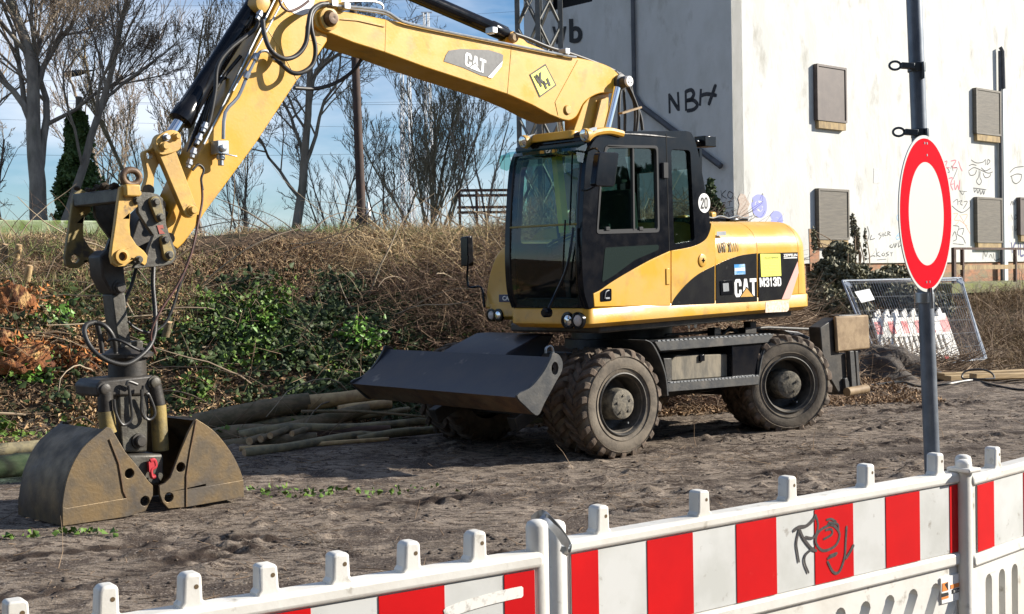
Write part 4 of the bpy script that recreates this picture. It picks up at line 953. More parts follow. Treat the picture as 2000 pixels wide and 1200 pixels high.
pin(*z6(530, 418), 1.08, .04, gr, DRK, .03, 'bolt'); pin(*z6(785, 385), 1.08, .04, gr, GRY, .03, 'bolt'); pin(*z6(705, 682), 1.10, .045, bd_, DRK, .05, 'bolt')
def gcyl(xt, yt, xm, ym, xb, yb):
    a, b, c = HF.P(*z6(xt, yt), 1.1), HF.P(*z6(xm, ym), 1.1), HF.P(*z6(xb, yb), 1.1)
    q = MB(); q.cyl(a, b, .058, 20); o = q.build('grab_cylinder', DRK, gr); q = MB(); q.cyl(b, c, .062, 20); q.build('barrel', YELO, o)
gcyl(535, 430, 540, 530, 552, 640); gcyl(785, 400, 805, 500, 820, 730)
q = MB()
for pts in (((580, 470), (590, 540), (625, 600), (670, 570), (665, 480), (655, 400)), ((720, 420), (730, 540), (760, 575), (790, 540), (760, 450), (745, 445)), ((730, 400), (720, 520), (740, 570)), ((645, 400), (655, 380), (700, 395))):
    q.tube(crv([HF.P(*z6(*p), 1.03) for p in pts], 5), .012, 8)
q.build('hydraulic_hose', HOSE, gr)
q = MB(); q.prism(HF, [HF.pl(*z6(*p), 1.0) for p in ((650, 755), (835, 748), (838, 860), (815, 905), (775, 912), (730, 880), (690, 830))], 1.0, 1.52); q.build('lower_block', GRY, gr, bevel=.02)
q = MB(); RH = mat('red_hook', (.42, .02, .03), rough=.5); q.tube(crv([HF.P(*z6(*p), .96) for p in ((765, 785), (785, 780), (792, 810), (770, 830), (775, 865), (790, 860))], 5), .016, 8); q.prism(HF, [HF.pl(*z6(*p), .95) for p in ((758, 790), (785, 775), (792, 800), (775, 850), (762, 840))], .95, .98); q.build('safety_hook', RH, gr)
# shells
L_near = [(203, 839), (161, 876), (134, 926), (122, 983), (122, 1028)]
def shell(near_arc, rest, bottom_in, name_lab, holes, seam, edge):
    s0, s1 = .90, 1.60
    arc = [(p.x, p.y) for p in crv([HF.pl(x, y, s0) for x, y in near_arc], 5)]
    rs = [HF.pl(x, y, s0) for x, y in rest]
    hl = []
    for x, y in holes:
        c_ = HF.pl(x, y, s0); hl.append([(c_[0]+.038*math.cos(a), c_[1]+.038*math.sin(a)) for a in np.linspace(0, 6.283, 15)[:-1]])
    root = xp('shell', gr, name_lab)
    for s_ in (s0, s1-.025):
        q = MB(); q.prism(HF, [arc+rs]+hl, s_, s_+.025); q.build('cheek_plate', SHELL, root, bevel=.004)
    # curved back sheet
    q = MB(); n = len(arc); cx, cz = HF.pl(300, 949, s0); th = .018
    inn = [(p[0]+(cx-p[0])*.03, p[1]+(cz-p[1])*.03) for p in arc]
    q.prism(HF, arc+inn[::-1], s0+.025, s1-.025); q.build('back_sheet', SHELL, root, smooth=60)
    q = MB(); e = [HF.pl(x, y, s0-.006) for x, y in edge]; q.prism(HF, e, s0-.008, s0); q.prism(HF, e, s1, s1+.008); q.build('wear_strip', SHELL, root, bevel=.003)
    # outer edge strip lower on the curved back
    q = MB(); q.tube([HF.P(x, y, s0-.004) for x, y in seam], .008, 6); q.build('weld_bead', RUST, root)
    return root
shell(L_near, [(251, 1009), (285, 998), (299, 968), (299, 949), (290, 940), (268, 910), (245, 883), (218, 837), (209, 834)], None, 'left grab shell with dark curved back', [(253, 925), (283, 979)], [(214, 858), (232, 905), (241, 960), (247, 973)], [(122, 990), (122, 1028), (251, 1009), (248, 973), (130, 993)])
shell([(475, 971), (475, 937), (456, 891), (421, 845), (383, 818)], [(368, 845), (352, 883), (333, 933), (322, 944), (311, 949), (312, 966), (318, 982), (329, 994), (364, 991)], None, 'right grab shell with rusty cheek plate', [(353, 913), (330, 972)], [(383, 822), (372, 880), (364, 930), (364, 990)], [(365, 957), (475, 938), (477, 971), (364, 991)])
# ---- hoses and fittings
hs = xp('hydraulic_lines')
def hose(pts, s, r, m_=HOSE, ribs=False, n=8, name='hose'):
    P = []
    for i, p in enumerate(pts):
        si = s[i] if isinstance(s, (list, tuple)) else s
        P.append(HF.P(p[0], p[1], si))
    C = crv(P, 7); q = MB()
    if ribs:
        C2 = crv(P, 14); q.tube(C2, [r*(1.0 if k % 2 else .84) for k in range(len(C2))], n)
    else: q.tube(C, r, n)
    return q.build(name, m_, hs, smooth=60)
hose([(513, 40), (517, 70), (530, 100), (555, 115), (580, 108), (597, 85), (602, 50), (608, 22), (625, 9), (640, 8)], [1.05, 1.0, .95, .92, .92, .92, .92, .95, 1.0, 1.02], .020)
hose([(530, 108), (545, 122), (570, 142), (592, 141), (611, 125), (616, 95), (608, 55), (609, 30), (622, 13), (640, 7)], [1.05, 1.0, .95, .93, .93, .93, .93, .95, 1.0, 1.02], .020)
hose([(545, -5), (550, 12), (565, 22), (585, 15), (603, 2)], .98, .011, HREF)
hose([(575, 172), (620, 173), (660, 160), (690, 138), (706, 116)], [1.45, 1.5, 1.5, 1.45, 1.4], .018)
def pipe(pts, s, r=.013, m_=ZNC):
    q = MB(); q.tube(crv([HF.P(*p, s) for p in pts], 3), r, 8); return q.build('steel_pipe', m_, hs)
pipe([(530, 108), (520, 100), (508, 102), (500, 115), (490, 135), (482, 150)], 1.03); pipe([(482, 150), (465, 190), (440, 220), (436, 272)], 1.04, .015)
q = MB()
for (x, y) in ((482, 148), (500, 112), (538, 114)): q.lathe(HF.P(x, y, 1.03), HF.P(x-6, y+12, 1.03)-HF.P(x, y, 1.03), [(.024, -.03), (.026, 0), (.024, .03)], 8)
q.parts('pipe_fitting', ZNC, hs)
q = MB(); a = HF.pl(434, 290, 1.0); q.box(HF, a[0]-.05, a[0]+.05, .98, 1.09, a[1]-.045, a[1]+.06); q.lathe(HF.P(434, 290, .98), -HF.es, [(.03, 0), (.03, .02), (.012, .03)], 12); q.lathe(HF.P(431, 302, 1.03), (0, 0, -1), [(.035, 0), (.035, .04), (.024, .045), (.024, .09)], 12); q.tube([HF.P(434, 300, .98), HF.P(463, 306, .96)], .006, 6); q.build('shut_off_valve', ZNC, hs, bevel=.004)
# pipes along the top of the boom
pipe([(640, 8), (660, 12), (690, 14), (750, 22), (775, 36), (800, 47), (900, 68), (1020, 92), (1110, 110), (1125, 112)], 1.03, .013)
pipe([(655, 4), (720, 2), (745, 8), (748, 18)], 1.25, .010); pipe([(650, 12), (690, 18), (752, 27), (780, 40), (900, 71), (1000, 91), (1100, 110)], 1.2, .012)
q = MB()
for (x, y) in ((648, 8), (672, 13), (1102, 101), (960, 60)): 
    a = HF.pl(x, y, 1.05); q.box(HF, a[0]-.035, a[0]+.035, 1.0, 1.1, a[1]-.03, a[1]+.03)
q.parts('pipe_clamp', ZNC, hs, bevel=.006)
hose([(1003, 66), (1030, 75), (1070, 92), (1110, 104), (1150, 118), (1190, 134), (1213, 150), (1235, 190), (1250, 225), (1255, 255)], 1.2, .020)
for i, (x0, dx) in enumerate(((1222, 30), (1228, 16), (1216, 6), (1212, -4))):
    hose([(x0-20, 140+2*i), (x0, 160), (x0+dx*.5, 190), (x0+dx*.8, 220), (x0+dx*.7, 260)], 1.14+.07*i, .017)
q = MB(); a = HF.P(1212, 222, 1.1); q.quadbar(a, HF.P(1250, 210, 1.15), .05, .02); q.build('hose_clamp', TAN, hs)
# bucket cylinder hoses
hose([(505, 45), (495, 60), (450, 95), (425, 130), (420, 180), (408, 240), (395, 262)], 1.10, .018); hose([(470, 110), (430, 160), (410, 200), (395, 250), (380, 285)], 1.22, .017); hose([(440, 150), (415, 170), (400, 215), (380, 262), (368, 300), (350, 350), (330, 400)], 1.32, .020, ribs=True)
q = MB()
for (x, y, dx, dy) in ((402, 240, -6, 18), (392, 262, -8, 20), (380, 290, -5, 18), (372, 312, -5, 16), (510, 22, -8, 16)):
    a = HF.P(x, y, 1.08); b = HF.P(x+dx, y+dy, 1.08); d = b-a; q.lathe(a, d, [(.022, 0), (.022, d.length*.3), (.03, d.length*.32), (.03, d.length*.6), (.02, d.length*.62), (.02, d.length)], 6)
q.parts('hose_coupling', ZNC, hs)
hose([(376, 333), (388, 322), (398, 332), (393, 350), (396, 372)], 1.0, .010); hose([(393, 352), (395, 390), (388, 430), (372, 500), (345, 560), (318, 600), (298, 640), (295, 665), (304, 690)], [1.0, 1.0, .98, .95, .95, .95, .95, .97, 1.0], .010, HREF)
hose([(388, 420), (378, 480), (350, 560), (338, 600), (320, 635), (290, 650), (262, 640), (250, 628)], [1.1]*8, .011)
hose([(300, 520), (299, 560), (303, 610), (302, 650), (290, 680), (262, 705), (238, 712), (205, 702), (180, 682), (166, 655), (168, 636), (182, 630)], [1.2, 1.15, 1.1, 1.02, .95, .92, .92, .95, 1.0, 1.05, 1.1, 1.15], .020, ribs=True)
hose([(182, 630), (200, 634), (215, 648), (224, 668), (226, 690)], [1.15, 1.12, 1.1, 1.1, 1.12], .020, ribs=True); hose([(190, 634), (196, 660), (200, 690)], 1.25, .020)
hose([(210, 668), (220, 663), (240, 668), (262, 680), (280, 688)], [1.1, 1.05, 1.0, .98, 1.0], .012, ribs=True); hose([(266, 524), (256, 560), (244, 590), (240, 640)], 1.3, .014)
# ============================================================ BARRIERS IN FRONT
class GF:
    """general plane frame: origin, eu right, ev up; es away"""
    def __init__(f, o, eu, ev):
        f.o = Vector(o); f.eu = Vector(eu).normalized(); ev = Vector(ev); f.es = f.eu.cross(ev).normalized()*-1; f.ev = f.es.cross(f.eu).normalized()*1
        if f.ev.dot(ev) < 0: f.ev = -f.ev
        if f.es.y < 0: f.es = -f.es
    def w(f, u, s, z): return f.o+f.eu*u+f.es*s+f.ev*z
    def pl(f, px, py, s=0):
        d = ray(px, py); o = f.o+f.es*s; t = (o-CAM).dot(f.es)/d.dot(f.es); P = CAM+d*t-o; return (P.dot(f.eu), P.dot(f.ev))
    def out(f, pts, s=0): return [f.pl(x, y, s) for x, y in pts]
    def P(f, px, py, s=0):
        u, z = f.pl(px, py, s); return f.w(u, s, z)
def rr(u0, u1, z0, z1, r, k=4):
    pts = []
    for cx, cy, a0 in ((u1-r, z0+r, -90), (u1-r, z1-r, 0), (u0+r, z1-r, 90), (u0+r, z0+r, 180)):
        for i in range(k+1): a = R(a0+90*i/k); pts.append((cx+r*math.cos(a), cy+r*math.sin(a)))
    return pts
def slot(u, z0, z1, w_, sl):
    """slanted slot hole"""
    pts = []
    for cz, a0 in ((z1-w_/2, 0), (z0+w_/2, 180)):
        for i in range(7):
            a = R(a0+180*i/6); du = (cz-(z0+z1)/2)*sl; pts.append((u+du+w_/2*math.cos(a), cz+w_/2*math.sin(a)))
    return pts
def barrier(fr, u0, u1, zr, foil, stripes, pegs, label, slots, sl, ends=(1, 1), g='white plastic barriers along the lot edge', ph=.08, root=None, feet=True, th=.05):
    b = fr.w((u0+u1)/2, 0, 0); t = thing('striped_barrier', b, label, 'barrier', g)
    zt, zb = foil
    m = MB(); m.prism(fr, rr(u0, u1, zt+.004, zr, .018), -.012, th+.012); m.build('top_rail', PLW, t, smooth=50, bevel=.012, seg=3)
    m = MB(); m.prism(fr, [(u0, .06), (u1, .06), (u1, zt+.006), (u0, zt+.006)], .5*th, .5*th+.008) if not slots else None
    if slots:
        hl = [slot(u, .17, zb-.10, .055, sl) for u in slots]
        m.prism(fr, [rr(u0, u1, .06, zt+.01, .01)]+hl, .004, th-.006)
    m.build('panel', PLW, t, smooth=40, bevel=.006, seg=2)
    m = MB(); m.prism(fr, rr(u0+.01, u1-.01, zb-.052, zb-.004, .02), -.010, th); m.build('lower_rail', PLW, t, smooth=50, bevel=.01)
    wf = min(s[0] for s in stripes), max(s[1] for s in stripes)
    m = MB(); m.prism(fr, [(wf[0], zb), (wf[1], zb), (wf[1], zt), (wf[0], zt)], .0, .003); f = m.build('reflective_foil', WHTF, t, smooth=0)
    for a, c, red in stripes:
        if red:
            m = MB(); m.prism(fr, [(a, zb), (c, zb), (c, zt), (a, zt)], -.0025, 0.0); m.parts('red_stripe', REDF, f, smooth=0)
    for u in pegs:
        m = MB(); k9 = random.uniform(-.003, .003); m.prism(fr, [(u-.033, zr-.03), (u+.033, zr-.03), (u+.031, zr+.006), (u+.024, zr+.014), (u+.022+k9*.3, zr+ph-.008), (u+.016+k9, zr+ph+k9), (u-.016+k9, zr+ph+k9), (u-.022+k9*.3, zr+ph-.008), (u-.024, zr+.014), (u-.031, zr+.006)], th/2-.024, th/2+.024)
        q = m.build('peg', PLW, t, bevel=.008, seg=3); m = MB(); m.cyl(fr.w(u+.008, th/2-.0245, zr+ph*.62), fr.w(u+.008, th/2-.0225, zr+ph*.62), .0055, 12); m.build('peg_hole', mat('grubby_hole', (.12, .08, .04), rough=.9), q, smooth=0)
    for u, on in ((u0, ends[0]), (u1, ends[1])):
        if on:
            m = MB(); m.lathe(fr.w(u+(.0 if u == u0 else 0), th/2, .05), (0, 0, 1), [(.03, 0), (.03, zr+.02-.05+on*.02), (.026, zr+.03-.05+on*.02), (.015, zr+.036-.05+on*.02), (0, zr+.037-.05+on*.02)], 24); m.build('end_post', PLW, t, smooth=60)
    if feet:
        for u in (u0+.15, u1-.15):
            m = MB(); z = gz(*fr.w(u, 0, 0)[:2]); m.box(fr, u-.20, u+.20, -.36, .42, z-.02, z+.10); m.build('foot', mat('recycled_black_plastic', (.03, .03, .032), rough=.8), t, bevel=.02)
    return t
MF = Fr(37.4, .168, 3.80)
def us(fr, xs, y0, sl): return [fr.pl(x, y0+sl*(x-xs[0]))[0] for x in xs]
zt = MF.pl(1436, 1025)[1]; zb = MF.pl(1436, 1179)[1]; zr = MF.pl(1436, 998)[1]
xs = [1115, 1167, 1263, 1352, 1437, 1515, 1590, 1665, 1729, 1795, 1854, 1889]
u_ = [MF.pl(x, 1075-.165*(x-1115))[0] for x in xs]
stripes = [(u_[i], u_[i+1], i % 2 == 0) for i in range(len(u_)-1)]
pg = [MF.pl(x, y)[0] for x, y in ((1180, 1020), (1377, 992), (1549, 965), (1702, 940), (1838, 920))]
sl_ = [MF.pl(x, 1160)[0] for x in (1640, 1705, 1770, 1830)]; d_ = .185
sl_ = [u_[-1]-.16-.135*k for k in range(12)]
mb = barrier(MF, MF.pl(1096, 1075)[0], MF.pl(1893, 940)[0], zr, (zt, zb), stripes, pg, 'middle white barrier with grey paint scrawl and slanted slots', sl_, .55)
BLKG = mat('black_spray', (.02, .02, .02), (.06, .05, .05), 60, .6)
def z7(x, y): return (1200+.4*x, 900+.4*y)
m = MB()
for k_s, (w_, pts) in enumerate(((.016, ((875, 345), (900, 325), (940, 318), (975, 285), (985, 262))), (.012, ((905, 330), (890, 400), (895, 450), (903, 498))), (.014, ((905, 335), (925, 380), (965, 430), (990, 440))), (.012, ((975, 425), (935, 460), (930, 500), (950, 550))), (.012, ((985, 270), (995, 320), (975, 375), (930, 372))),
    (.014, ((1060, 310), (1000, 345), (985, 400), (1020, 440), (1080, 415), (1100, 360), (1075, 320), (1040, 312))), (.012, ((1030, 340), (1060, 335), (1062, 360), (1020, 385))), (.011, ((1035, 290), (1060, 285), (1085, 300))), (.011, ((1045, 300), (1090, 310), (1095, 340))), (.014, ((1135, 318), (1130, 400), (1125, 470), (1100, 540), (1070, 545), (1040, 490))), (.014, ((1040, 480), (1090, 450))), (.02, ((1050, 470), (1085, 455))), (.016, ((1130, 480), (1155, 440), (1170, 410))))):
    m.ribbon(crv([MF.P(*z7(*p), -.0030-.00012*k_s) for p in pts], 5), w_*.72, MF.es)
m.build('paint_scrawl', BLKG, mb, smooth=0)
q = MB(); q.prism(MF, MF.out([(1838, 1130), (1893, 1115), (1896, 1165), (1840, 1180)], -.003), -.003, .004); lab = q.build('hire_label', WHT, mb, smooth=0)
ORG = mat('orange_print', (.80, .25, .05), rough=.5)
for pts, mt in (([(1841, 1140), (1852, 1137), (1852, 1153), (1841, 1156)], ORG), ([(1845, 1142), (1851, 1137), (1852, 1153)], BTXT), ([(1839, 1160), (1852, 1157), (1853, 1163), (1839, 1167)], BTXT), ([(1839, 1168), (1853, 1164), (1853, 1168), (1840, 1172)], ORG), ([(1857, 1143), (1886, 1135), (1887, 1142), (1857, 1151)], ORG), ([(1860, 1152), (1886, 1145), (1887, 1152), (1860, 1160)], BTXT)):
    q = MB(); q.prism(MF, MF.out(pts, -.0045), -.0045 if mt is not BTXT else -.0052, -.003); q.build('label_print', mt, lab, smooth=0)
ptext('0800-44 155 44', MF, -.0056, (1862, 1158), (1885, 1151.5), (1862, 1153), WHT, lab)
# galvanised clamp between the left and middle barriers
m = MB(); pts = crv([MF.P(1040, 1018, -.02), MF.P(1058, 1006, -.03), MF.P(1076, 1022, -.05), MF.P(1092, 1040, -.05), MF.P(1104, 1060, -.04), MF.P(1101, 1078, -.03)], 5)
m.ribbon(pts, .030, MF.es); m.ribbon([p+MF.es*.0-Vector((0, 0, .0))+MF.eu*.002-MF.es*.02 for p in pts], .012, MF.eu)
m.cyl(MF.P(1101, 1073, -.035), MF.P(1101, 1073, -.05), .008, 12); m.build('locking_clamp', ZNC, mb)
m = MB(); a = MF.pl(1880, 918); m.prism(MF, rr(a[0]-.045, a[0]+.03, a[1]-.004, a[1]+.012, .005), -.06, .04); m.build('connector', PLW, mb, bevel=.006)
LF = Fr(34.5, at(1040, 1080, 3.5).x, 3.5)
ztl = LF.pl(1041, 1114)[1]; zrl = LF.pl(1040, 1080)[1]; zrl2 = zrl+0
def ul(x): 
    y = 1113-.172*(x-1041); return LF.pl(x, y)[0]
ss = [(ul(560), ul(606), 1), (ul(606), ul(739), 0), (ul(739), ul(867), 1), (ul(867), ul(984), 0), (ul(984), ul(1043), 1)]
w_ = ss[3][1]-ss[3][0]; st0 = ss[0][1]-.155; ss[0] = (st0, ss[0][1], 1)
u_l = st0; r_ = 0
while u_l > -2.0: ss.insert(0, (u_l-.15, u_l, r_)); u_l -= .15; r_ = 1-r_
pgs = [LF.pl(x, y)[0] for x, y in ((36, 1190), (213, 1165), (377, 1140), (527, 1118), (668, 1098), (807, 1077), (937, 1058))]
dl = pgs[1]-pgs[0]
lb_ = barrier(LF, u_l-.03, LF.pl(1060, 1080)[0], zrl, (ztl, ztl-.25), ss, [pgs[0]-dl*k for k in (1, 2)]+pgs, 'left white barrier with closely spaced pegs and a strip of white tape', [ -1.75+.14*k for k in range(12)], .0, ends=(1, 2.2), ph=.073)
m = MB(); m.ribbon(crv([LF.P(x, y, -.004) for x, y in ((868, 1200), (900, 1187), (950, 1172), (1000, 1160), (1022, 1156))], 4), .030, LF.es); m.build('tape_strip', mat('dirty_white_tape', (.75, .74, .70), (.35, .33, .30), 45, .7, lo=.5, hi=.7), lb_, smooth=0)
a0 = at(1905, 932, 4.95)
RF = Fr(45.7, a0.x, a0.y)
zrr = RF.pl(1908, 925)[1]; ztr = zrr-.045
ur = [RF.pl(x, y)[0] for x, y in ((1908, 947), (1940, 940), (1998, 925))]
stp = [(ur[0], ur[1], 1), (ur[1], ur[2], 0)]
u_r = ur[2]; r_ = 1
while u_r < 1.9: stp.append((u_r, u_r+.15, r_)); u_r += .15; r_ = 1-r_
barrier(RF, ur[0]-.055, u_r+.03, zrr, (ztr, ztr-.25), stp, [RF.pl(1951, 900)[0]+.42*k for k in range(5)], 'right white barrier with upright slots, cut by the photo edge', [ur[0]+.10+.115*k for k in range(15)], 0)
# ============================================================ NO-ENTRY SIGN (white disc, red rim)
sc_ = at(1808, 418, 5.115)
sn = Vector((math.cos(R(-36.3)), math.sin(R(-36.3)), 0))
lean = Vector((-.016, 0, 1)).normalized()
sx = lean.cross(sn).normalized(); sy = sn.cross(sx)*1
base = Vector((sc_.x, sc_.y, 0))
ST = thing('traffic_sign', Vector((at(1822, 930, 5.115).x, 5.16, 0)), 'round red-rimmed white sign on a leaning grey steel pole behind the barrier', 'road sign')
def disc(r0, r1, d0, d1, mt, name, par):
    m = MB(); n = 64; vs = []
    for r, d in ((r1, d0), (r1, d1), (r0, d1), (r0, d0)):
        for k in range(n):
            a = 2*math.pi*k/n; vs.append(sc_+sn*d+(sx*math.cos(a)+sy*math.sin(a))*r)
    fs = []
    for i in range(3 if r0 else 2):
        for k in range(n): fs.append((i*n+k, i*n+(k+1) % n, (i+1)*n+(k+1) % n, (i+1)*n+k))
    if r0 < .001: fs = fs[:n]; vs = vs[:2*n]; fs += [tuple(range(n)), tuple(range(n, 2*n))]
    m.add(vs, fs); return m.build(name, mt, par, smooth=30)
pl8 = disc(0, .30, .0, .004, SIGW, 'sign_plate', ST)
disc(.198, .288, .004, .0048, SIGR, 'red_rim', pl8)
m = MB()
for (a, r_) in ((88, .27), (94, .27), (-86, .262), (-94, .262), (88, .225)):
    c_ = sc_+sn*.004+(sx*math.cos(R(a))+sy*math.sin(R(a)))*r_; m.cyl(c_, c_+sn*.003, .005, 10)
m.parts('rivet', ZNC, pl8)
P0 = at(1783, -60, 5.18); P1 = at(1800, 265, 5.18); d = (P1-P0).normalized(); P2 = P1+(at(1824, 940, 5.18)-P1)
m = MB(); m.cyl(P0, at(1822, 940, 5.18)+(at(1822, 940, 5.18)-P0).normalized()*.95, .030, 24); m.build('pole', mat('weathered_galvanised_pole', (.20, .22, .25), (.13, .15, .18), 9, .45, metal=.5), ST)
for (x, y) in ((1778, 132), (1780, 261)):
    m = MB(); c_ = at(1790 if y < 200 else 1797, y, 5.18); left = -sx
    m.lathe(c_-Vector((0, 0, .018)), (0, 0, 1), [(.034, 0), (.034, .036)], 24); m.quadbar(c_-sx*.0+Vector((-.02, -.03, 0)), c_+Vector((-.07, -.03, .004)), .03, .022); m.quadbar(c_+Vector((.012, -.035, .015)), c_+Vector((.012, -.035, -.05)), .03, .008)
    pts = [c_+Vector((-.092+.022*math.cos(a), -.03, .004+.016*math.sin(a))) for a in np.linspace(0, 6.283, 17)]; m.tube(pts, .005, 8, caps=False); m.parts('pipe_clamp', mat('dull_clamp_steel', (.10, .11, .12), rough=.4, metal=.6), ST, bevel=.002)
m = MB(); c_ = at(1806, 582, 5.18); m.lathe(c_-Vector((0, 0, .02)), (0, 0, 1), [(.036, 0), (.036, .04)], 24); c2_ = at(1818, 580, 5.12); m.quadbar(c2_+Vector((0, 0, .035)), c2_+Vector((.003, 0, -.045)), .02, .01); m.parts('pipe_clamp', ZNC, ST, bevel=.002)

# ============================================================ BUILDING
BF = Fr(42, 4.7, 28)
WALL = mat('dirty_white_render', (.61, .61, .59), (.55, .55, .52), 2.2, .85, bump=.35, bscale=9, bd=.02, c3=(.38, .37, .33), s3=2.4, l3=.56, h3=.76, stretch=(1, 1, .5), spec=.2, detail=10)
WALLS = MATS['dirty_white_render']
BRK = mat('old_brick_base', (.42, .20, .11), (.25, .15, .10), 6, .9, bump=.4, bscale=18, stretch=(1, 1, 2.5), c3=(.20, .19, .12), s3=1.4, l3=.45, h3=.65)
BD = thing('warehouse_building', BF.w(0, 0, .9), 'tall white rendered warehouse with graffiti, steel shutters and brown brick base', 'building')
zs = BF.pl(1720, 514)[1]
Hb = 13.0; smax = BF.pu(1026, 200, 0)[0]
m = MB(); 
# left wall with the dark opening high up
o0, o1 = BF.pu(1157, 10, 0)[0], BF.pu(1060, 10, 0)[0]; oz = BF.pu(1110, 14, 0)[1]
def fl(u, q, z): return BF.w(q, u, z)
m.prism(BF, [[(0, zs), (smax, zs), (smax, Hb), (0, Hb)], [(o0, oz), (o1, oz), (o1, oz+1.6), (o0, oz+1.6)]], 0, .35, f=fl)
m.build('side_wall', WALL, BD, smooth=0)
m = MB(); m.box(BF, .35, 24, .0, .35, zs, Hb); m.box(BF, .35, 24, smax-.35, smax, zs, Hb); m.box(BF, .0, .35, -.0, .001, zs, Hb); m.build('front_wall', WALL, BD, smooth=0)
m = MB(); m.box(BF, .3, 23.9, .3, smax-.3, Hb-.3, Hb); m.build('roof', DGR, BD)
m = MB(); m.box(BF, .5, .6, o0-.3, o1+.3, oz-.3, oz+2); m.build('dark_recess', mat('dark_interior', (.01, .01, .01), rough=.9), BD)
m = MB(); m.box(BF, .06, 24, .05, smax-.05, -.3, zs); m.build('brick_base', BRK, BD, smooth=0)
m = MB(); cp = [(p.x, p.y) for p in crv([BF.pl(x, y, -.006) for x, y in ((1446, 378), (1455, 381), (1459, 390), (1464, 398), (1460, 410), (1463, 424), (1460, 432), (1450, 436), (1441, 432), (1440, 415), (1444, 400), (1441, 388))], 1, True)]
m.prism(BF, cp, -.012, -.002); m.build('bare_brick_patch', mat('pale_brick', (.50, .44, .38), (.40, .30, .24), 16, .9, bump=.5, stretch=(1, 1, 3)), BD, smooth=0)
m = MB(); m.prism(BF, BF.out([(1580, 447), (1600, 447), (1601, 520), (1584, 560)], -.01), -.01, -.002); m.build('bare_brick_patch', BRK, BD, smooth=0)
SHT = mat('shutter_steel', (.15, .13, .10), (.10, .088, .07), 3, .6, stretch=(1, 1, 14), bump=.2, c3=(.10, .08, .07), s3=1.4, l3=.6, h3=.8)
SHB = mat('shutter_brown', (.095, .07, .06), (.07, .05, .045), 4, .55, c3=(.14, .11, .095), s3=3, l3=.6, h3=.8)
WOOD = mat('weathered_sill_wood', (.40, .29, .14), (.24, .17, .09), 9, .8, stretch=(1, 1, .4))
DEP = .10
for i, (q4, mt) in enumerate(((((1594, 126), (1653, 132), (1653, 240), (1597, 236)), SHB), (((1597, 367), (1659, 372), (1657, 470), (1600, 467)), SHT), (((1904, 172), (1953, 178), (1955, 266), (1908, 262)), SHT), (((1906, 384), (1957, 388), (1957, 476), (1910, 473)), SHT), (((1991, 385), (2060, 390), (2060, 461), (1993, 459)), SHB))):
    a = BF.out(q4, -DEP); u0, u1 = (a[0][0]+a[3][0])/2, (a[1][0]+a[2][0])/2; z0, z1 = (a[2][1]+a[3][1])/2, (a[0][1]+a[1][1])/2
    m = MB(); m.box(BF, u0, u1, -DEP, -.002, z0, z1); sh = m.build('window_shutter', mt, BD, bevel=.012)
    m = MB(); m.prism(BF, [rr(u0-.0, u1+.0, z0, z1, .01, 1), rr(u0+.05, u1-.05, z0+.05, z1-.05, .01, 1)], -DEP-.02, -DEP+.001); m.build('shutter_frame', mt, sh, smooth=0)
    m = MB(); m.box(BF, u0+.06, u1-.03, -DEP+.0, -.002, z0-.17, z0-.004); m.build('sill', WOOD, sh, smooth=0)
    if mt is SHT:
        m = MB(); n = 34
        for k in range(n): z = z0+.07+(z1-z0-.14)*k/(n-1); m.box(BF, u0+.06, u1-.06, -DEP-.004, -DEP+.001, z-.008, z+.006)
        m.build('louvres', mt, sh, smooth=0)
NTC = mat('weathered_notice', (.45, .44, .42), (.70, .70, .68), 60, .8)
m = MB(); m.prism(BF, BF.out([(1707, 329), (1720, 330), (1719, 358), (1706, 358)], -.006), -.006, -.002); m.build('paper_notice', NTC, BD, smooth=0)
PIPE = mat('dark_downpipe', (.055, .06, .07), (.09, .09, .10), 6, .5)
m = MB(); s_, z_ = BF.pu(1239, 195, -.08)
m.tube(crv([BF.w(-.08, s_, Hb), BF.w(-.08, s_, z_+.4)], 2)+[BF.w(-.08, s_, z_+.05)], .05, 12); e_ = BF.pu(1408, 325, -.10); m.tube([BF.w(-.08, s_, z_+.08), BF.w(-.08, BF.pu(1253, 208, -.08)[0], BF.pu(1253, 208, -.08)[1]), BF.w(-.10, *e_)], .065, 12); m.build('downpipe', PIPE, BD)
m = MB(); a = BF.pl(1958, 92, -.14); b = BF.pl(1965, 552, -.14); m.tube([BF.w(b[0]-.03, -.14, a[1]-1.1), BF.w(b[0]-.05, -.14, a[1]-.12), BF.w(b[0]-.1, -.10, a[1])], .055, 10); m.tube([BF.w(b[0]-.10, -.08, a[1]-.1), BF.w(b[0]-.10, -.08, b[1])], .045, 8); m.build('cable_duct', PIPE, BD)
m = MB(); m.box(BF, b[0]-.04, b[0]+.14, -.13, -.10, b[1], a[1]-1.1); m.build('downpipe', mat('pale_zinc_pipe', (.55, .60, .62), rough=.5, metal=.2), BD)
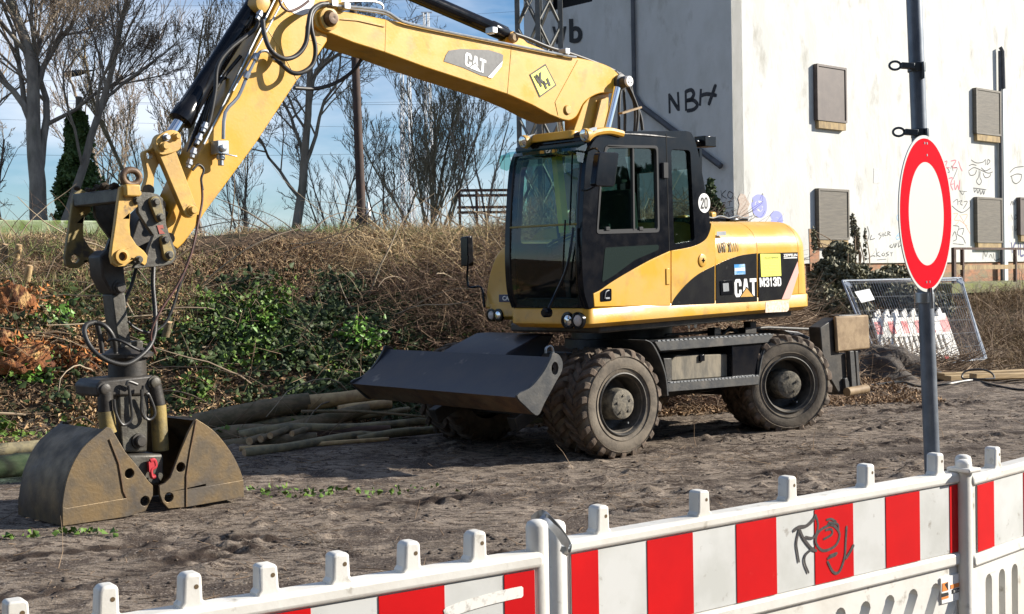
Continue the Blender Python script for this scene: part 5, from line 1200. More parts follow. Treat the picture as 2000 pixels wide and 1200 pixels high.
# lettering and graffiti
def lw(px, py, off=-.006):
    s_, z = BF.pu(px, py, off); return BF.w(off, s_, z)
def strokes(lst, w_, mt, name, wall='r'):
    m = MB()
    for k, pts in enumerate(lst):
        P = [(BF.P(x, y, -.003-.0002*k) if wall == 'r' else lw(x, y, -.003-.0002*k)) for x, y in pts]; m.ribbon(crv(P, 4) if len(P) > 2 else P, w_, BF.es if wall == 'r' else BF.eu)
    return m.build(name, mt, BD, smooth=0)
SPR = mat('tar_black_paint', (.018, .018, .022), (.05, .05, .055), 14, .7)
strokes([[(1307, 183), (1308, 222)], [(1307, 186), (1316, 200), (1326, 216)], [(1326, 217), (1324, 180)], [(1339, 178), (1340, 217)], [(1338, 180), (1350, 176), (1355, 184), (1350, 194), (1341, 197), (1354, 196), (1362, 205), (1355, 214), (1341, 217)], [(1369, 174), (1367, 207)], [(1368, 188), (1380, 184), (1400, 187)], [(1398, 165), (1391, 185), (1384, 206)]], .085, SPR, 'painted_letters', 'l')
for st_, x0, x1, y0, y1 in (('b', 1112, 1138, 85, 37), ('w', 1079, 1107, 87, 52)):
    a = lw(x0, y0, -.01); b = lw(x1, y0, -.01); c = lw(x0, y1, -.01); text(st_, a, b-a, (0, 0, 1), (b-a).length, (c-a).length, BTXT, BD, name='sign_letter', bold=.03)
strokes([[(1058, 38), (1058, 80)]], .06, SPR, 'sign_letter', 'l')
INK = mat('graffiti_marker', (.035, .035, .04), rough=.7)
strokes([[(1408, 372), (1410, 388)], [(1418, 372), (1410, 381), (1419, 388)], [(1424, 374), (1421, 383), (1428, 388), (1432, 379), (1424, 374)], [(1417, 396), (1408, 397), (1416, 401), (1408, 405)], [(1421, 394), (1430, 394)], [(1425, 394), (1425, 403)], [(1408, 408), (1432, 406)], [(1417, 425), (1420, 414), (1425, 425)], [(1429, 410), (1432, 420), (1428, 424)]], .018, INK, 'graffiti_tag', 'l')
fz = lambda x, y: (1780+x*.2333, 280+y*.2333)
strokes([[fz(*p) for p in q] for q in (((500, 140), (545, 165), (600, 158), (622, 135)), ((482, 190), (510, 178), (545, 186)), ((478, 235), (520, 205), (560, 215), (640, 250), (682, 240)), ((480, 240), (495, 268), (530, 262), (548, 225)), ((568, 225), (565, 280), (545, 320), (570, 348), (588, 318), (575, 285), (578, 235)), ((600, 250), (620, 288), (655, 280), (665, 255)), ((585, 205), (620, 232), (665, 210)), ((625, 140), (620, 185)), ((640, 140), (635, 180), (660, 150), (640, 135)), ((518, 375), (560, 380), (628, 390)), ((525, 380), (530, 410), (545, 385)), ((550, 385), (557, 418), (572, 388)), ((575, 388), (582, 428), (600, 392)), ((600, 392), (606, 428), (616, 395)), ((825, 245), (870, 205), (943, 195)), ((840, 275), (850, 320), (880, 338), (915, 310), (925, 265)), ((830, 280), (880, 258), (925, 262)))], .022, INK, 'graffiti_face')
PNK = mat('faint_pink_spray', (.62, .16, .20), rough=.8)
strokes([[fz(*p) for p in q] for q in (((265, 165), (300, 150), (285, 200), (320, 205)), ((330, 150), (375, 145), (345, 200), (385, 205)), ((395, 150), (410, 200), (428, 235)), ((305, 300), (345, 290), (330, 345), (350, 395)), ((330, 345), (355, 340)), ((360, 310), (368, 390), (388, 350), (400, 392), (405, 310)))], .032, PNK, 'graffiti_tag')
strokes([[fz(*p) for p in q] for q in (((350, 590), (390, 590), (360, 640), (400, 650), (365, 690)), ((420, 600), (470, 600), (440, 660)), ((400, 640), (470, 695)), ((405, 600), (495, 760)))], .02, mat('faint_orange_spray', (.75, .42, .28), rough=.8), 'graffiti_tag')
strokes([[fz(*p) for p in q] for q in (((300, 205), (320, 240), (305, 245)), ((330, 215), (340, 190), (350, 235)), ((360, 205), (385, 210), (350, 300)), ((400, 400), (465, 405)), ((405, 395), (430, 430), (445, 400)), ((350, 495), (385, 470), (390, 520)), ((395, 490), (425, 480), (410, 505), (430, 520)), ((440, 490), (470, 490), (435, 550)), ((335, 520), (420, 580), (495, 530), (490, 480)), ((350, 690), (400, 700), (385, 760), (430, 790), (455, 840)), ((345, 780), (365, 740), (380, 800), (350, 820)), ((400, 720), (440, 715), (425, 770)), ((350, 840), (440, 850)), ((600, 975), (605, 905), (625, 950), (640, 905)), ((650, 960), (665, 930), (680, 965)), ((690, 920), (700, 980), (745, 965)), ((840, 600), (850, 640)), ((870, 600), (865, 640), (888, 615), (870, 598)), ((845, 690), (850, 730)), ((868, 690), (870, 735), (888, 705)), ((830, 520), (845, 485), (850, 520)), ((855, 490), (860, 515), (875, 480), (890, 460)))], .018, INK, 'graffiti_tag')
gz8 = lambda x, y: (1560+x*.2, 380+y*.2)
strokes([[gz8(*p) for p in q] for q in (((800, 375), (780, 390), (805, 405), (785, 440)), ((815, 370), (815, 415)), ((830, 375), (828, 415)), ((815, 395), (830, 395)), ((850, 365), (840, 400), (860, 400)), ((870, 362), (868, 405)), ((870, 362), (895, 372), (875, 385), (900, 400)), ((755, 525), (765, 615)), ((790, 560), (762, 585), (800, 610)), ((830, 570), (812, 590), (835, 600), (842, 575)), ((880, 560), (855, 575), (880, 590), (850, 605)), ((895, 570), (920, 570)), ((908, 570), (905, 605)), ((765, 640), (855, 632)), ((910, 490), (890, 505), (915, 520), (930, 480)), ((945, 475), (940, 520), (965, 470)), ((985, 455), (975, 515), (1010, 480)), ((670, 310), (690, 390), (668, 465)), ((715, 395), (700, 440), (745, 430)), ((660, 640), (720, 600), (750, 605)), ((650, 360), (655, 420)))], .017, INK, 'graffiti_tag')
strokes([[gz8(*p) for p in q] for q in (((990, 180), (960, 215), (970, 255), (995, 260)), ((990, 370), (950, 420), (970, 440), (995, 410), (960, 405)))], .02, mat('pale_blue_spray', (.25, .48, .75), rough=.8), 'graffiti_tag')
strokes([[(1471, 392), (1480, 386), (1492, 390), (1494, 410), (1486, 420), (1474, 412), (1471, 395)], [(1478, 395), (1488, 410)], [(1476, 405), (1490, 398)]], .13, mat('violet_spray', (.30, .32, .72), rough=.8), 'graffiti_blot')
strokes([[(1506, 425), (1514, 418), (1524, 422), (1524, 436), (1506, 434)], [(1510, 426), (1522, 432)]], .13, MATS['violet_spray'], 'graffiti_blot')
strokes([[(1470, 390), (1472, 420), (1486, 424), (1494, 412)], [(1484, 390), (1490, 378), (1489, 392)]], .012, INK, 'graffiti_tag')
strokes([[fz(*p) for p in q] for q in (((838, 830), (845, 920)), ((870, 830), (855, 880), (875, 925)), ((895, 830), (900, 940)), ((915, 840), (915, 940), (943, 935)), ((935, 830), (943, 900)))], .06, mat('dark_violet_spray', (.10, .10, .22), rough=.8), 'graffiti_tag')
strokes([[(1920, 425), (1930, 418), (1925, 440), (1915, 436)], [(1932, 418), (1945, 422), (1934, 440)], [(1922, 446), (1944, 440), (1950, 448)], [(1946, 450), (1952, 460)]], .03, mat('faint_crimson', (.40, .14, .20), rough=.8), 'graffiti_tag') if False else None
# ------------------------------------------------ loading platform with railing
DF = Fr(42, *BF.w(0, -2.4, 0)[:2])
MOSS = mat('mossy_concrete', (.20, .22, .07), (.16, .15, .10), 5, .9, bump=.4, bscale=20)
up0 = DF.pl(1868, 560)[0]; zp0 = DF.pl(1940, 572)[1]; zp1 = DF.pl(1940, 552)[1]
LP = thing('loading_platform', DF.w(up0+4, 0, .9), 'mossy loading ramp with rusty railing at the foot of the white wall', 'platform')
m = MB(); m.box(DF, up0-.2, up0+14, 0, 2.3, zp0, zp1); m.build('deck', MOSS, LP, bevel=.02)
m = MB(); m.box(DF, up0, up0+14, .5, 2.2, zp0-1.2, zp0-.005); m.build('under_deck_shade', mat('dark_interior', (.01, .01, .01)), LP)  # near-black box stands for the shade beneath the deck
RSTY = mat('brown_rusty_iron', (.09, .05, .035), (.05, .03, .025), 10, .8)
zt1 = DF.pl(1930, 486, .05)[1]; zt2 = DF.pl(1930, 522, .05)[1]
m = MB(); m.quadbar(DF.w(up0, .05, zt1), DF.w(up0+14, .05, zt1), .05, .05); m.build('handrail', RSTY, LP)
m = MB(); m.quadbar(DF.w(up0, .05, zt2), DF.w(up0+14, .05, zt2), .03, .10); m.build('mid_rail', WOOD, LP)
for k, x in enumerate((1864, 1880, 1983, 2060)):
    u = DF.pl(x, 520, .05)[0]; m = MB(); m.box(DF, u-(.06 if k == 0 else .03), u+.03, .02, .09, zp1-.02, zt1+.02); m.build('railing_post', RSTY, LP)
# ------------------------------------------------ fence panels, stacked barriers behind the pole
def grid_panel(corners, label, wires=True, plate=True):
    """corners px: TL TR BR BL on a plane through three real points"""
    f = GF(corners[3], corners[2]-corners[3], corners[0]-corners[3])
    t = thing('construction_fence', f.o, label, 'fence panel', 'mesh fence panels leaning by the bank')
    C2 = [((p-f.o).dot(f.eu), (p-f.o).dot(f.ev)) for p in corners]
    tl, tr, br, bl = [Vector(c) for c in C2]
    def W(p): return f.w(p[0], 0, p[1])
    m = MB()
    for a, b in ((tl, tr), (tr, br), (bl, br), (tl, bl)): m.cyl(W(a), W(b), .021, 10)
    m.build('tube_frame', ZNC, t)
    m = MB()
    for k in range(1, 46):
        q = k/46; m.quadbar(W(tl.lerp(tr, q)), W(bl.lerp(br, q)), .003, .003)
    for q in (.03, .20, .36, .52, .68, .84, .97): m.quadbar(W(tl.lerp(bl, q)), W(tr.lerp(br, q)), .004, .004)
    m.build('wire_mesh', ZNC, t)
    if plate:
        m = MB(); g_ = [tl.lerp(tr, a).lerp(bl.lerp(br, a), b) for a, b in ((.06, .14), (.19, .11), (.20, .24), (.08, .27))]; m.prism(f, [(p.x, p.y) for p in g_], -.012, -.004); m.build('name_tag', WHT, t, smooth=0)
        for a in (.03, .985):
            p = tl.lerp(tr, a).lerp(bl.lerp(br, a), .05); m = MB(); m.lathe(W(p), -f.es, [(.09, 0), (.07, .02), (0, .02)], 5); m.build('corner_bracket', ZNC, t)
    return f
TL, BL, BR = at(1645, 549, 23.3), at(1716, 722, 21.6), at(1923, 702, 22.6)
TR = at(1884, 532, 24.3)
grid_panel([TL, TR, BR, BL], 'front mesh fence panel with a white tag, leaning against the bank')
o_ = Vector((.02, .22, 0)); grid_panel([at(1652, 549, 23.6), at(1882, 538, 24.5), at(1926, 700, 22.9), at(1722, 722, 21.9)], 'second mesh fence panel close behind the tagged one', plate=False)
for k, (dx, dy, lab_) in enumerate(((0, 0, 'front striped barrier of the stack behind the mesh fence'), (13, -3, 'middle striped barrier of the stack behind the mesh fence'), (25, -6, 'rearmost striped barrier of the stack behind the mesh fence'))):
    A, B, T_ = at(1727-dx*1.0+24, 706+dy, 24.2+.12*k), at(1872-dx+24, 709+dy, 24.9+.12*k), at(1701-dx+24, 622+dy, 24.9+.12*k)
    A, B, T_ = at(1729+dx*.4, 714+dy, 23.4+.14*k), at(1872+dx*.2, 706+dy, 24.3+.14*k), at(1702+dx*.3, 618+dy, 24.1+.14*k)
    f = GF(A, B-A, T_-A); H_ = (T_-A).dot(f.ev); W_ = (B-A).length; sh = (T_-A).dot(f.eu)
    t = thing('striped_barrier', A, lab_, 'barrier', 'white plastic barriers stacked behind the fence')
    class SH:
        pass
    FRED = mat('sun_faded_red_foil', (.62, .07, .07), (.72, .35, .33), 6, .5)
    g_ = SH(); g_.w = lambda u, s, z, f=f, sh=sh, H_=H_: f.w(u+sh*z/H_, s, z)
    hl = [[(u-.028, .26*H_), (u+.028, .26*H_), (u+.028, .56*H_), (u-.028, .56*H_)] for u in np.arange(.14, W_-.08, .125)]
    m = MB(); m.prism(g_, [[(0, .05), (W_, .05), (W_, H_*.96), (0, H_*.96)]]+hl, 0, .045); m.build('panel', PLW, t, bevel=.006)
    m = MB(); w2 = W_/11
    for i in range(0, 11, 2): m.prism(g_, [(w2*i+.02, .62*H_), (w2*(i+1), .62*H_), (w2*(i+1), .88*H_), (w2*i+.02, .88*H_)], -.004, -.001)
    m.build('reflective_foil', FRED, t, smooth=0)
    m = MB()
    for i in range(1, 11, 2): m.prism(g_, [(w2*i, .04*H_), (w2*(i+.8), .04*H_), (w2*(i+.8), .12*H_), (w2*i, .12*H_)], -.004, -.001)
    m.build('lower_foil', REDF, t, smooth=0)
    m = MB()
    for i in range(8): u = W_*(i+.5)/8; m.prism(g_, [(u-.03, H_*.95), (u+.03, H_*.95), (u+.025, H_*1.08), (u-.025, H_*1.08)], 0, .045)
    m.parts('pegs', PLW, t, bevel=.008)
# ------------------------------------------------ masts and wires
MST = mat('grey_lattice_steel', (.17, .17, .16), (.11, .11, .10), 6, .6, metal=.3)
def lattice(cx, cy, z0, z1, r, rot, leg, brace, step, mt, name, label, cat, taper=1.0, group=None):
    t = thing(name, (cx, cy, z0), label, cat, group)
    def c(k, z):
        q = r*(1+(taper-1)*(z-z0)/(z1-z0)); a = R(rot+90*k); return Vector((cx+q*math.cos(a), cy+q*math.sin(a), z))
    m = MB()
    for k in range(4): m.quadbar(c(k, z0), c(k, z1), leg, leg, (math.cos(R(rot+90*k)), math.sin(R(rot+90*k)), 0))
    m.build('legs', mt, t) if False else None
    for k in range(4):
        q = MB(); q.quadbar(c(k, z0), c(k, z1), leg, leg, (math.cos(R(rot+90*k)), math.sin(R(rot+90*k)), 0)); q.build('leg', mt, t)
    m = MB(); n = int((z1-z0)/step)
    for i in range(n):
        za, zb_ = z0+i*step, z0+(i+1)*step
        for k in range(4): m.quadbar(c(k, za), c(k+1, zb_), brace, brace*.4); m.quadbar(c(k+1, za), c(k, zb_), brace, brace*.4)
    m.build('bracing', mt, t); return t
lattice(.55, 23, .6, 9.5, .37, -94, .085, .05, .78, MST, 'lattice_mast', 'grey lattice railway mast between the boom and the white wall', 'mast')
WT = mat('pale_pylon_steel', (.62, .64, .66), rough=.5, metal=.2)
pa = at(797, 420, 95); t_ = lattice(pa.x, pa.y, 0, at(797, 142, 95).z, .62, 30, .09, .06, 1.2, WT, 'lattice_pylon', 'slim white lattice pylon far behind the bare bush', 'pylon', .6)
m = MB(); zz = at(797, 142, 95).z; m.quadbar((pa.x-1.2, pa.y, zz), (pa.x+1.3, pa.y, zz+.2), .12, .12); m.quadbar((pa.x-.5, pa.y, zz-2), (pa.x+1.3, pa.y, zz+.1), .07, .07); m.build('cross_arm', WT, t_)
pb = at(834, 120, 110); t_ = lattice(pb.x, pb.y, 0, at(834, 26, 110).z, .5, 30, .08, .06, 1.5, WT, 'lattice_pylon', 'white pylon whose braced head shows above the boom', 'pylon', .5)
zz = at(834, 26, 110).z; m = MB()
for dx in (-2.9, -1.8): m.quadbar((pb.x, pb.y, zz), (pb.x+dx, pb.y, zz-1.15), .07, .07); m.quadbar((pb.x, pb.y, zz-1.15), (pb.x+dx, pb.y, zz-1.2), .05, .05)
m.quadbar((pb.x-.4, pb.y, zz+.05), (pb.x+.5, pb.y, zz+.05), .14, .1); m.build('cross_arm', WT, t_)
PW = mat('creosoted_pole_wood', (.075, .045, .035), (.045, .03, .025), 12, .8, stretch=(1, 1, .3))
A = at(708, 440, 27); t_ = thing('utility_pole', (A.x, A.y, 2.4), 'brown wooden pole with a pale insulator at its foot on the bank top', 'pole')
m = MB(); m.lathe((A.x, A.y, 2.3), (-.02, 0, 1), [(.10, 0), (.075, 5.0)], 12); m.build('shaft', PW, t_)
m = MB(); m.box(Fr(0, A.x, A.y), -.23, -.08, -.1, .1, 2.5, 3.0); m.box(Fr(0, A.x, A.y), .10, .16, -.1, .1, 2.5, 3.05); m.box(Fr(0, A.x, A.y), -.12, .12, -.16, -.09, 2.4, 3.05); m.build('equipment_box', DRK, t_, bevel=.01)
m = MB(); m.lathe((A.x+.12, A.y, 3.05), (0, 0, 1), [(.05, 0), (.05, .15), (.03, .2), (.02, .28)], 10); m.build('insulator', WHT, t_)
WIR = mat('wire_dark', (.03, .03, .035), rough=.5)
for k, (y0, y1, Dd, sg) in enumerate(((5, -30, 40, .4), (18, 118, 42, .3), (30, 4, 44, .5), (100, 118, 40, .5), (162, 128, 46, .2), (185, 195, 46, .3), (200, 186, 60, .3), (228, 250, 60, .2), (72, 96, 70, .5), (300, 282, 48, .3))):
    a, b = at(-300, y0-5, Dd), at(1250, y1, Dd+3); m = MB(); pts = [a.lerp(b, t)-Vector((0, 0, sg*4*t*(1-t))) for t in np.linspace(0, 1, 20)]
    m.tube(pts, .0045+.002*(Dd > 45), 4); o = m.build('overhead_wire', WIR, None); tag(o, 'thin overhead railway wire crossing the blue sky', 'wire', 'overhead wires above the railway')
A = at(105, 28, 40)
for k, (x, y) in enumerate(((105, 22), (155, 142))):
    A = at(x, y, 40); m = MB(); m.lathe(A, (0, 0, 1), [(.02, -.35), (.10, -.3), (.03, -.22), (.10, -.15), (.03, -.08), (.10, 0), (.03, .07), (.10, .14), (.02, .2), (.01, .9)], 10) if k == 0 else m.lathe(A, (1, 0, .15), [(.02, -.5), (.10, -.35), (.10, 0), (.05, .2), (.01, .5)], 10)
    o = m.build('line_insulator', WIR, None); tag(o, ('dark ribbed insulator hanging upright in the crown of the left tree', 'dark lying insulator on a wire right of the left tree')[k], 'insulator')
# rusty frame on the bank
A = at(950, 420, 25); f = Fr(8, A.x, A.y, 0); t_ = thing('steel_rack', (A.x, A.y, 2.2), 'rusty open steel rack standing on the bank beside the cab', 'rack')
for x in (-.5, -.18, .42):
    m = MB(); m.quadbar(f.w(x, 0, 2.3), f.w(x, 0, at(950, 370, 25).z), .05, .05); m.build('upright', RSTY, t_)
for y in (372, 382, 405, 415):
    z = at(950, y, 25).z; m = MB(); m.quadbar(f.w(-.55, 0, z), f.w(.6, 0, z), .03, .05); m.build('cross_bar', RSTY, t_)
# low mossy wall at the bank top left
A = at(0, 436, 20.5); B = at(225, 444, 21.5); m = MB(); f = Fr(math.degrees(math.atan2(B.y-A.y, B.x-A.x)), A.x, A.y); L_ = (B-A).length
m.box(f, -4, L_+.3, 0, .4, 1.9, A.z+.05); o = m.build('low_wall', mat('algae_covered_concrete', (.34, .40, .26), (.14, .20, .05), 3, .9, bump=.4, c3=(.5, .52, .46), s3=2, l3=.55, h3=.65), None, bevel=.02); tag(o, 'low algae-green concrete wall along the top of the bank', 'wall')
# ------------------------------------------------ heap, planks, cable
def blob_mesh(c, rx, ry, rz, nu, nv, amp, sd, sc=2.0):
    V = []; F_ = []
    for j in range(nv+1):
        ph = (math.pi/2)*(j/nv)
        for i in range(nu):
            a = 2*math.pi*i/nu; V.append((math.cos(a)*math.cos(ph), math.sin(a)*math.cos(ph), math.sin(ph)))
    V = np.array(V); n = fbm(V[:, 0]*sc+9+V[:, 2]*1.7, V[:, 1]*sc+5+V[:, 2]*.9, 4, sd)-.45; V = V*(1+amp*n[:, None]*2)
    V = V*np.array([rx, ry, rz])+np.array(c)
    for j in range(nv):
        for i in range(nu): F_.append((j*nu+i, j*nu+(i+1) % nu, (j+1)*nu+(i+1) % nu, (j+1)*nu+i))
    return V, F_
hc_ = at(1738, 765, 20.3); V, F_ = blob_mesh((hc_.x, hc_.y+.6, -.05), 1.05, .9, .62, 60, 24, .30, 5, 3)
k_ = np.clip((V[:, 2]+.05)/.62, 0, 1); V[:, 0] = hc_.x+(V[:, 0]-hc_.x)*(1-.35*k_)
o = np_obj('soil_heap', V, F_, mat('dark_heap_soil', (.06, .05, .045), (.10, .085, .07), 12, .95, bump=.8, bscale=16, bd=.03), smooth=True, off=(hc_.x, hc_.y, 0)); tag(o, 'dark heap of loose soil behind the sign pole', 'soil heap')
PLK = mat('pale_plank_wood', (.46, .33, .17), (.30, .21, .11), 9, .8, stretch=(.4, .4, 3))
for k, (x0, y0, x1, y1, r_) in enumerate(((1836, 748, 2060, 733, .06), (1850, 757, 2070, 745, .05), (1900, 762, 2080, 752, .045))):
    a = at(x0, y0, 20.2-.3*k); b = at(x1, y1, 21.0-.3*k); a.z = gz(a.x, a.y)+r_; b.z = gz(b.x, b.y)+r_; m = MB(); m.quadbar(a, b, r_*3.2, r_*1.7); o = m.build('timber_plank', PLK, None, bevel=.01); tag(o, ('uppermost pale plank lying at the far right edge', 'middle pale plank lying at the far right edge', 'nearest pale plank lying at the far right edge')[k], 'plank', 'planks on the ground')
def gp3(px, py, r=.02, Y=None):
    """where the sight line meets level ground, lifted to the terrain"""
    d = ray(px, py); t = -CAM_Z/d.z if d.z < -1e-4 else 60
    if Y: t = Y/d.y
    P = CAM+d*t; P.z = gz(P.x, P.y)+r; return P
m = MB(); cl = [gp3(x, y, .02) for x, y in ((2060, 775), (1990, 772), (1940, 768), (1900, 764), (1850, 770), (1800, 768), (1760, 764), (1700, 770))]; m.tube(crv(cl, 6), .016, 6)
lp = at(1912, 744, 19.2); pts = [Vector((lp.x+.22*math.cos(a)+.04*math.sin(2*a), lp.y+.1*math.sin(a), max(gz(lp.x, lp.y)+.02, lp.z+.16*math.sin(a)))) for a in np.linspace(-1.2, 5.0, 24)]; m.tube(crv(pts, 2), .014, 6)
o = m.build('power_cable', HOSE, None); tag(o, 'black cable looping over the mud right of the sign pole', 'cable')
# ============================================================ LOGS AND WOOD
BK = mat('dark_bark', (.22, .165, .10), (.125, .11, .06), 8, .9, stretch=(1, 1, 2), bump=.6, bscale=30, c3=(.14, .11, .075), s3=4, l3=.55, h3=.7)
BKG = mat('smooth_green_bark', (.28, .24, .135), (.17, .145, .09), 10, .75, bump=.25, c3=(.13, .12, .08), s3=5, l3=.5, h3=.7)
WDL = mat('peeled_wood', (.55, .40, .20), (.36, .24, .12), 7, .75, bump=.3)
WEND = mat('cut_wood_end', (.40, .24, .12), (.52, .38, .22), 25, .8)
def log(pts, r, m_, label, name='log', g='felled logs at the foot of the bank', jit=.012, cat='log'):
    P = crv([Vector(p)+Vector((random.uniform(-jit, jit), random.uniform(-jit, jit), random.uniform(-jit, jit))) for p in pts], 5)
    n = len(P); rr_ = [r[0]+(r[1]-r[0])*i/(n-1)+random.uniform(-.004, .004)*(r[0]/.08) for i in range(n)]
    b = P[n//2]; t = thing(name, (b.x, b.y, b.z), label, cat, g); m = MB(); m.tube(P, rr_, 12); m.build('bark', m_, t, smooth=60)
    for e, q, r_ in ((P[0], P[0]-P[1], rr_[0]), (P[-1], P[-1]-P[-2], rr_[-1])):
        m = MB(); m.cyl(e, e+q.normalized()*.004, r_*.93, 12); m.build('cut_end', WEND, t)
    return t
def LG(a, b, c=None): return [at(*a)] + ([at(*c)] if c else []) + [at(*b)]
log([atz(-60, 886, .08), atz(30, 878, .08), atz(110, 872, .08), atz(260, 862, .08)], (.075, .07), BKG, 'slim green log at the left edge behind the grab shell')
log([atz(-60, 918, .10), atz(20, 910, .10), atz(90, 902, .10), atz(260, 890, .10)], (.115, .11), BK, 'mossy thick log at the left edge behind the grab shell')
log([at(380, 832, 14.9), at(470, 812, 15.0), at(540, 795, 15.1), at(605, 785, 15.2)], (.135, .10), BK, 'thickest crooked dark log right of the grab')
log([at(600, 786, 15.2), at(680, 778, 15.4), at(765, 768, 15.6)], (.095, .075), WDL, 'pale peeled log with a branch shadow across it')
log([at(380, 862, 14.4), at(470, 850, 14.6), at(560, 838, 14.8), at(720, 800, 15.3)], (.12, .075), BK, 'dark mossy log under the thickest one')
log([at(660, 802, 15.2), at(720, 792, 15.3), at(762, 788, 15.4)], (.06, .05), WDL, 'short yellowish log beside the blade')
log([at(470, 850, 14.4), at(560, 838, 14.5), at(700, 834, 14.7), at(845, 820, 15.1)], (.055, .045), BKG, 'upper smooth grey-green pole in the log pile')
log([atz(478, 884, .05), atz(560, 872, .06), atz(690, 853, .05), atz(740, 849, .05), atz(870, 840, .05)], (.048, .042), BKG, 'lowest smooth grey-green pole in the log pile')
log([at(700, 856, 14.25), at(780, 846, 14.4), at(860, 838, 14.6), at(1080, 818, 15.0)], (.04, .045), BKG, 'pole running under the dozer blade')
log([at(590, 806, 14.9), at(700, 806, 14.95), at(840, 816, 15.0)], (.02, .014), BK, 'thin dark branch lying on the log pile', 'branch', cat='branch')
log([at(400, 880, 14.2), at(500, 868, 14.3), at(620, 858, 14.4)], (.09, .07), BK, 'dark log half hidden at the bottom of the pile')
log([at(560, 858, 14.5), at(640, 848, 14.6), at(760, 838, 14.7)], (.07, .05), mat('red_brown_bark', (.09, .05, .035), (.06, .035, .025), 8, .85, bump=.4), 'red-brown log in the middle of the pile')
log([at(440, 838, 15.0), at(560, 822, 15.1), at(680, 815, 15.2), at(800, 800, 15.5)], (.05, .035), BKG, 'pale green pole across the back of the log pile')
log([at(-60, 862, 14.5), at(60, 862, 14.4), at(260, 846, 14.6)], (.05, .045), WDL, 'thin tan pole behind the left edge logs')
log([atz(470, 876, .04), atz(600, 868, .04), atz(760, 858, .04)], (.03, .022), WDL, 'thin tan pole at the front of the log pile')
log([at(430, 820, 15.3), at(520, 800, 15.4), at(660, 790, 15.6)], (.06, .05), WDL, 'split tan log behind the thickest log')
for k, (x, y, r_, lb) in enumerate(((487, 864, .045, 'leftmost short cut billet with orange end'), (509, 860, .038, 'middle short cut billet in the pile'), (527, 850, .036, 'small billet with split end in the pile'), (571, 846, .032, 'lone pale cut billet end on the logs'))):
    a = at(x, y, 14.1); log([a, a+Vector((.12, .35, .02))], (r_, r_), BK, lb, 'billet', 'short billets in the log pile', cat='log')
log([ghit(592, 690, .06), ghit(612, 712, .06), ghit(640, 728, .06)], (.035, .05), WDL, 'broken forked stick rising from the log pile', 'branch', 'broken branches on the bank', cat='branch')
log([ghit(640, 728, .06), ghit(680, 738, .06), ghit(712, 748, .06)], (.05, .045), WDL, 'yellow stick lying above the log pile', 'branch', 'broken branches on the bank', cat='branch')
log([ghit(693, 453, .06), ghit(740, 478, .06), ghit(792, 505, .06)], (.035, .045), WDL, 'long pale pole sliding down the bank top', 'branch', 'broken branches on the bank', cat='branch')
log([ghit(720, 428, .06), ghit(750, 456, .06), ghit(778, 488, .06)], (.02, .03), WDL, 'thin pole crossing the wooden utility pole foot', 'branch', 'broken branches on the bank', cat='branch')
log([ghit(868, 490, .06), ghit(885, 465, .06), ghit(905, 442, .06)], (.02, .012), WDL, 'short pale twig rising from the brush heap', 'branch', 'broken branches on the bank', cat='branch')
log([ghit(455, 578, .06), ghit(500, 600, .06), ghit(555, 628, .06)], (.018, .012), WDL, 'curved bare twig over the ivy', 'branch', 'broken branches on the bank', cat='branch')
log([ghit(500, 645, .06), ghit(502, 600, .06), ghit(505, 568, .06)], (.014, .01), WDL, 'upright bare twig in the ivy', 'branch', 'broken branches on the bank', cat='branch')
log([ghit(330, 838, .06), ghit(400, 800, .06), ghit(460, 772, .06), ghit(545, 768, .06)], (.012, .008), WDL, 'long thin twig at the ivy foot', 'branch', 'broken branches on the bank', cat='branch')
ROT = mat('rotten_orange_wood', (.30, .11, .03), (.10, .035, .015), 7, .9, bump=1.0, bscale=16, bd=.06, c3=(.50, .30, .12), s3=6, l3=.57, h3=.64, stretch=(1, 1, .45))
for k, (x, y, D_, rx, rz, lb) in enumerate(((40, 700, 15.0, .42, .30, 'largest lump of crumbling orange rotten wood at the left edge'), (20, 590, 15.9, .30, .34, 'dark orange rotten stump on the bank at the left edge'), (160, 706, 14.9, .16, .20, 'small piece of orange rotten wood behind the hose loop'), (5, 660, 15.2, .25, .2, 'pale splintered rotten wood at the left edge'))):
    a = ghit(x, y+10); V, F_ = blob_mesh((a.x, a.y, a.z-rz*.35), rx, rx*.8, rz, 40, 16, .55, 60+k, 3.5); o = np_obj('rotten_wood', V, F_, ROT, smooth=False, off=a); tag(o, lb, 'rotten wood', 'rotten wood on the bank')
for k, (x, y, D_, dx, lb) in enumerate(((52, 538, 16.5, .05, 'sawn stake with pale top in the left bank'), (30, 498, 17.2, .12, 'short leaning cut stump near the bank top'), (320, 648, 15.5, .06, 'brown stake right of the hanging hoses'), (5, 495, 17.5, .05, 'cut stump at the left edge near the bank top'))):
    a = ghit(x, y+22); b = at(x+(6 if k != 2 else 10), y-18, a.y-.05); log([a, b], (.05, .042), WDL if k < 2 else BK, lb, 'cut_stake', 'cut stakes in the bank', cat='stake')

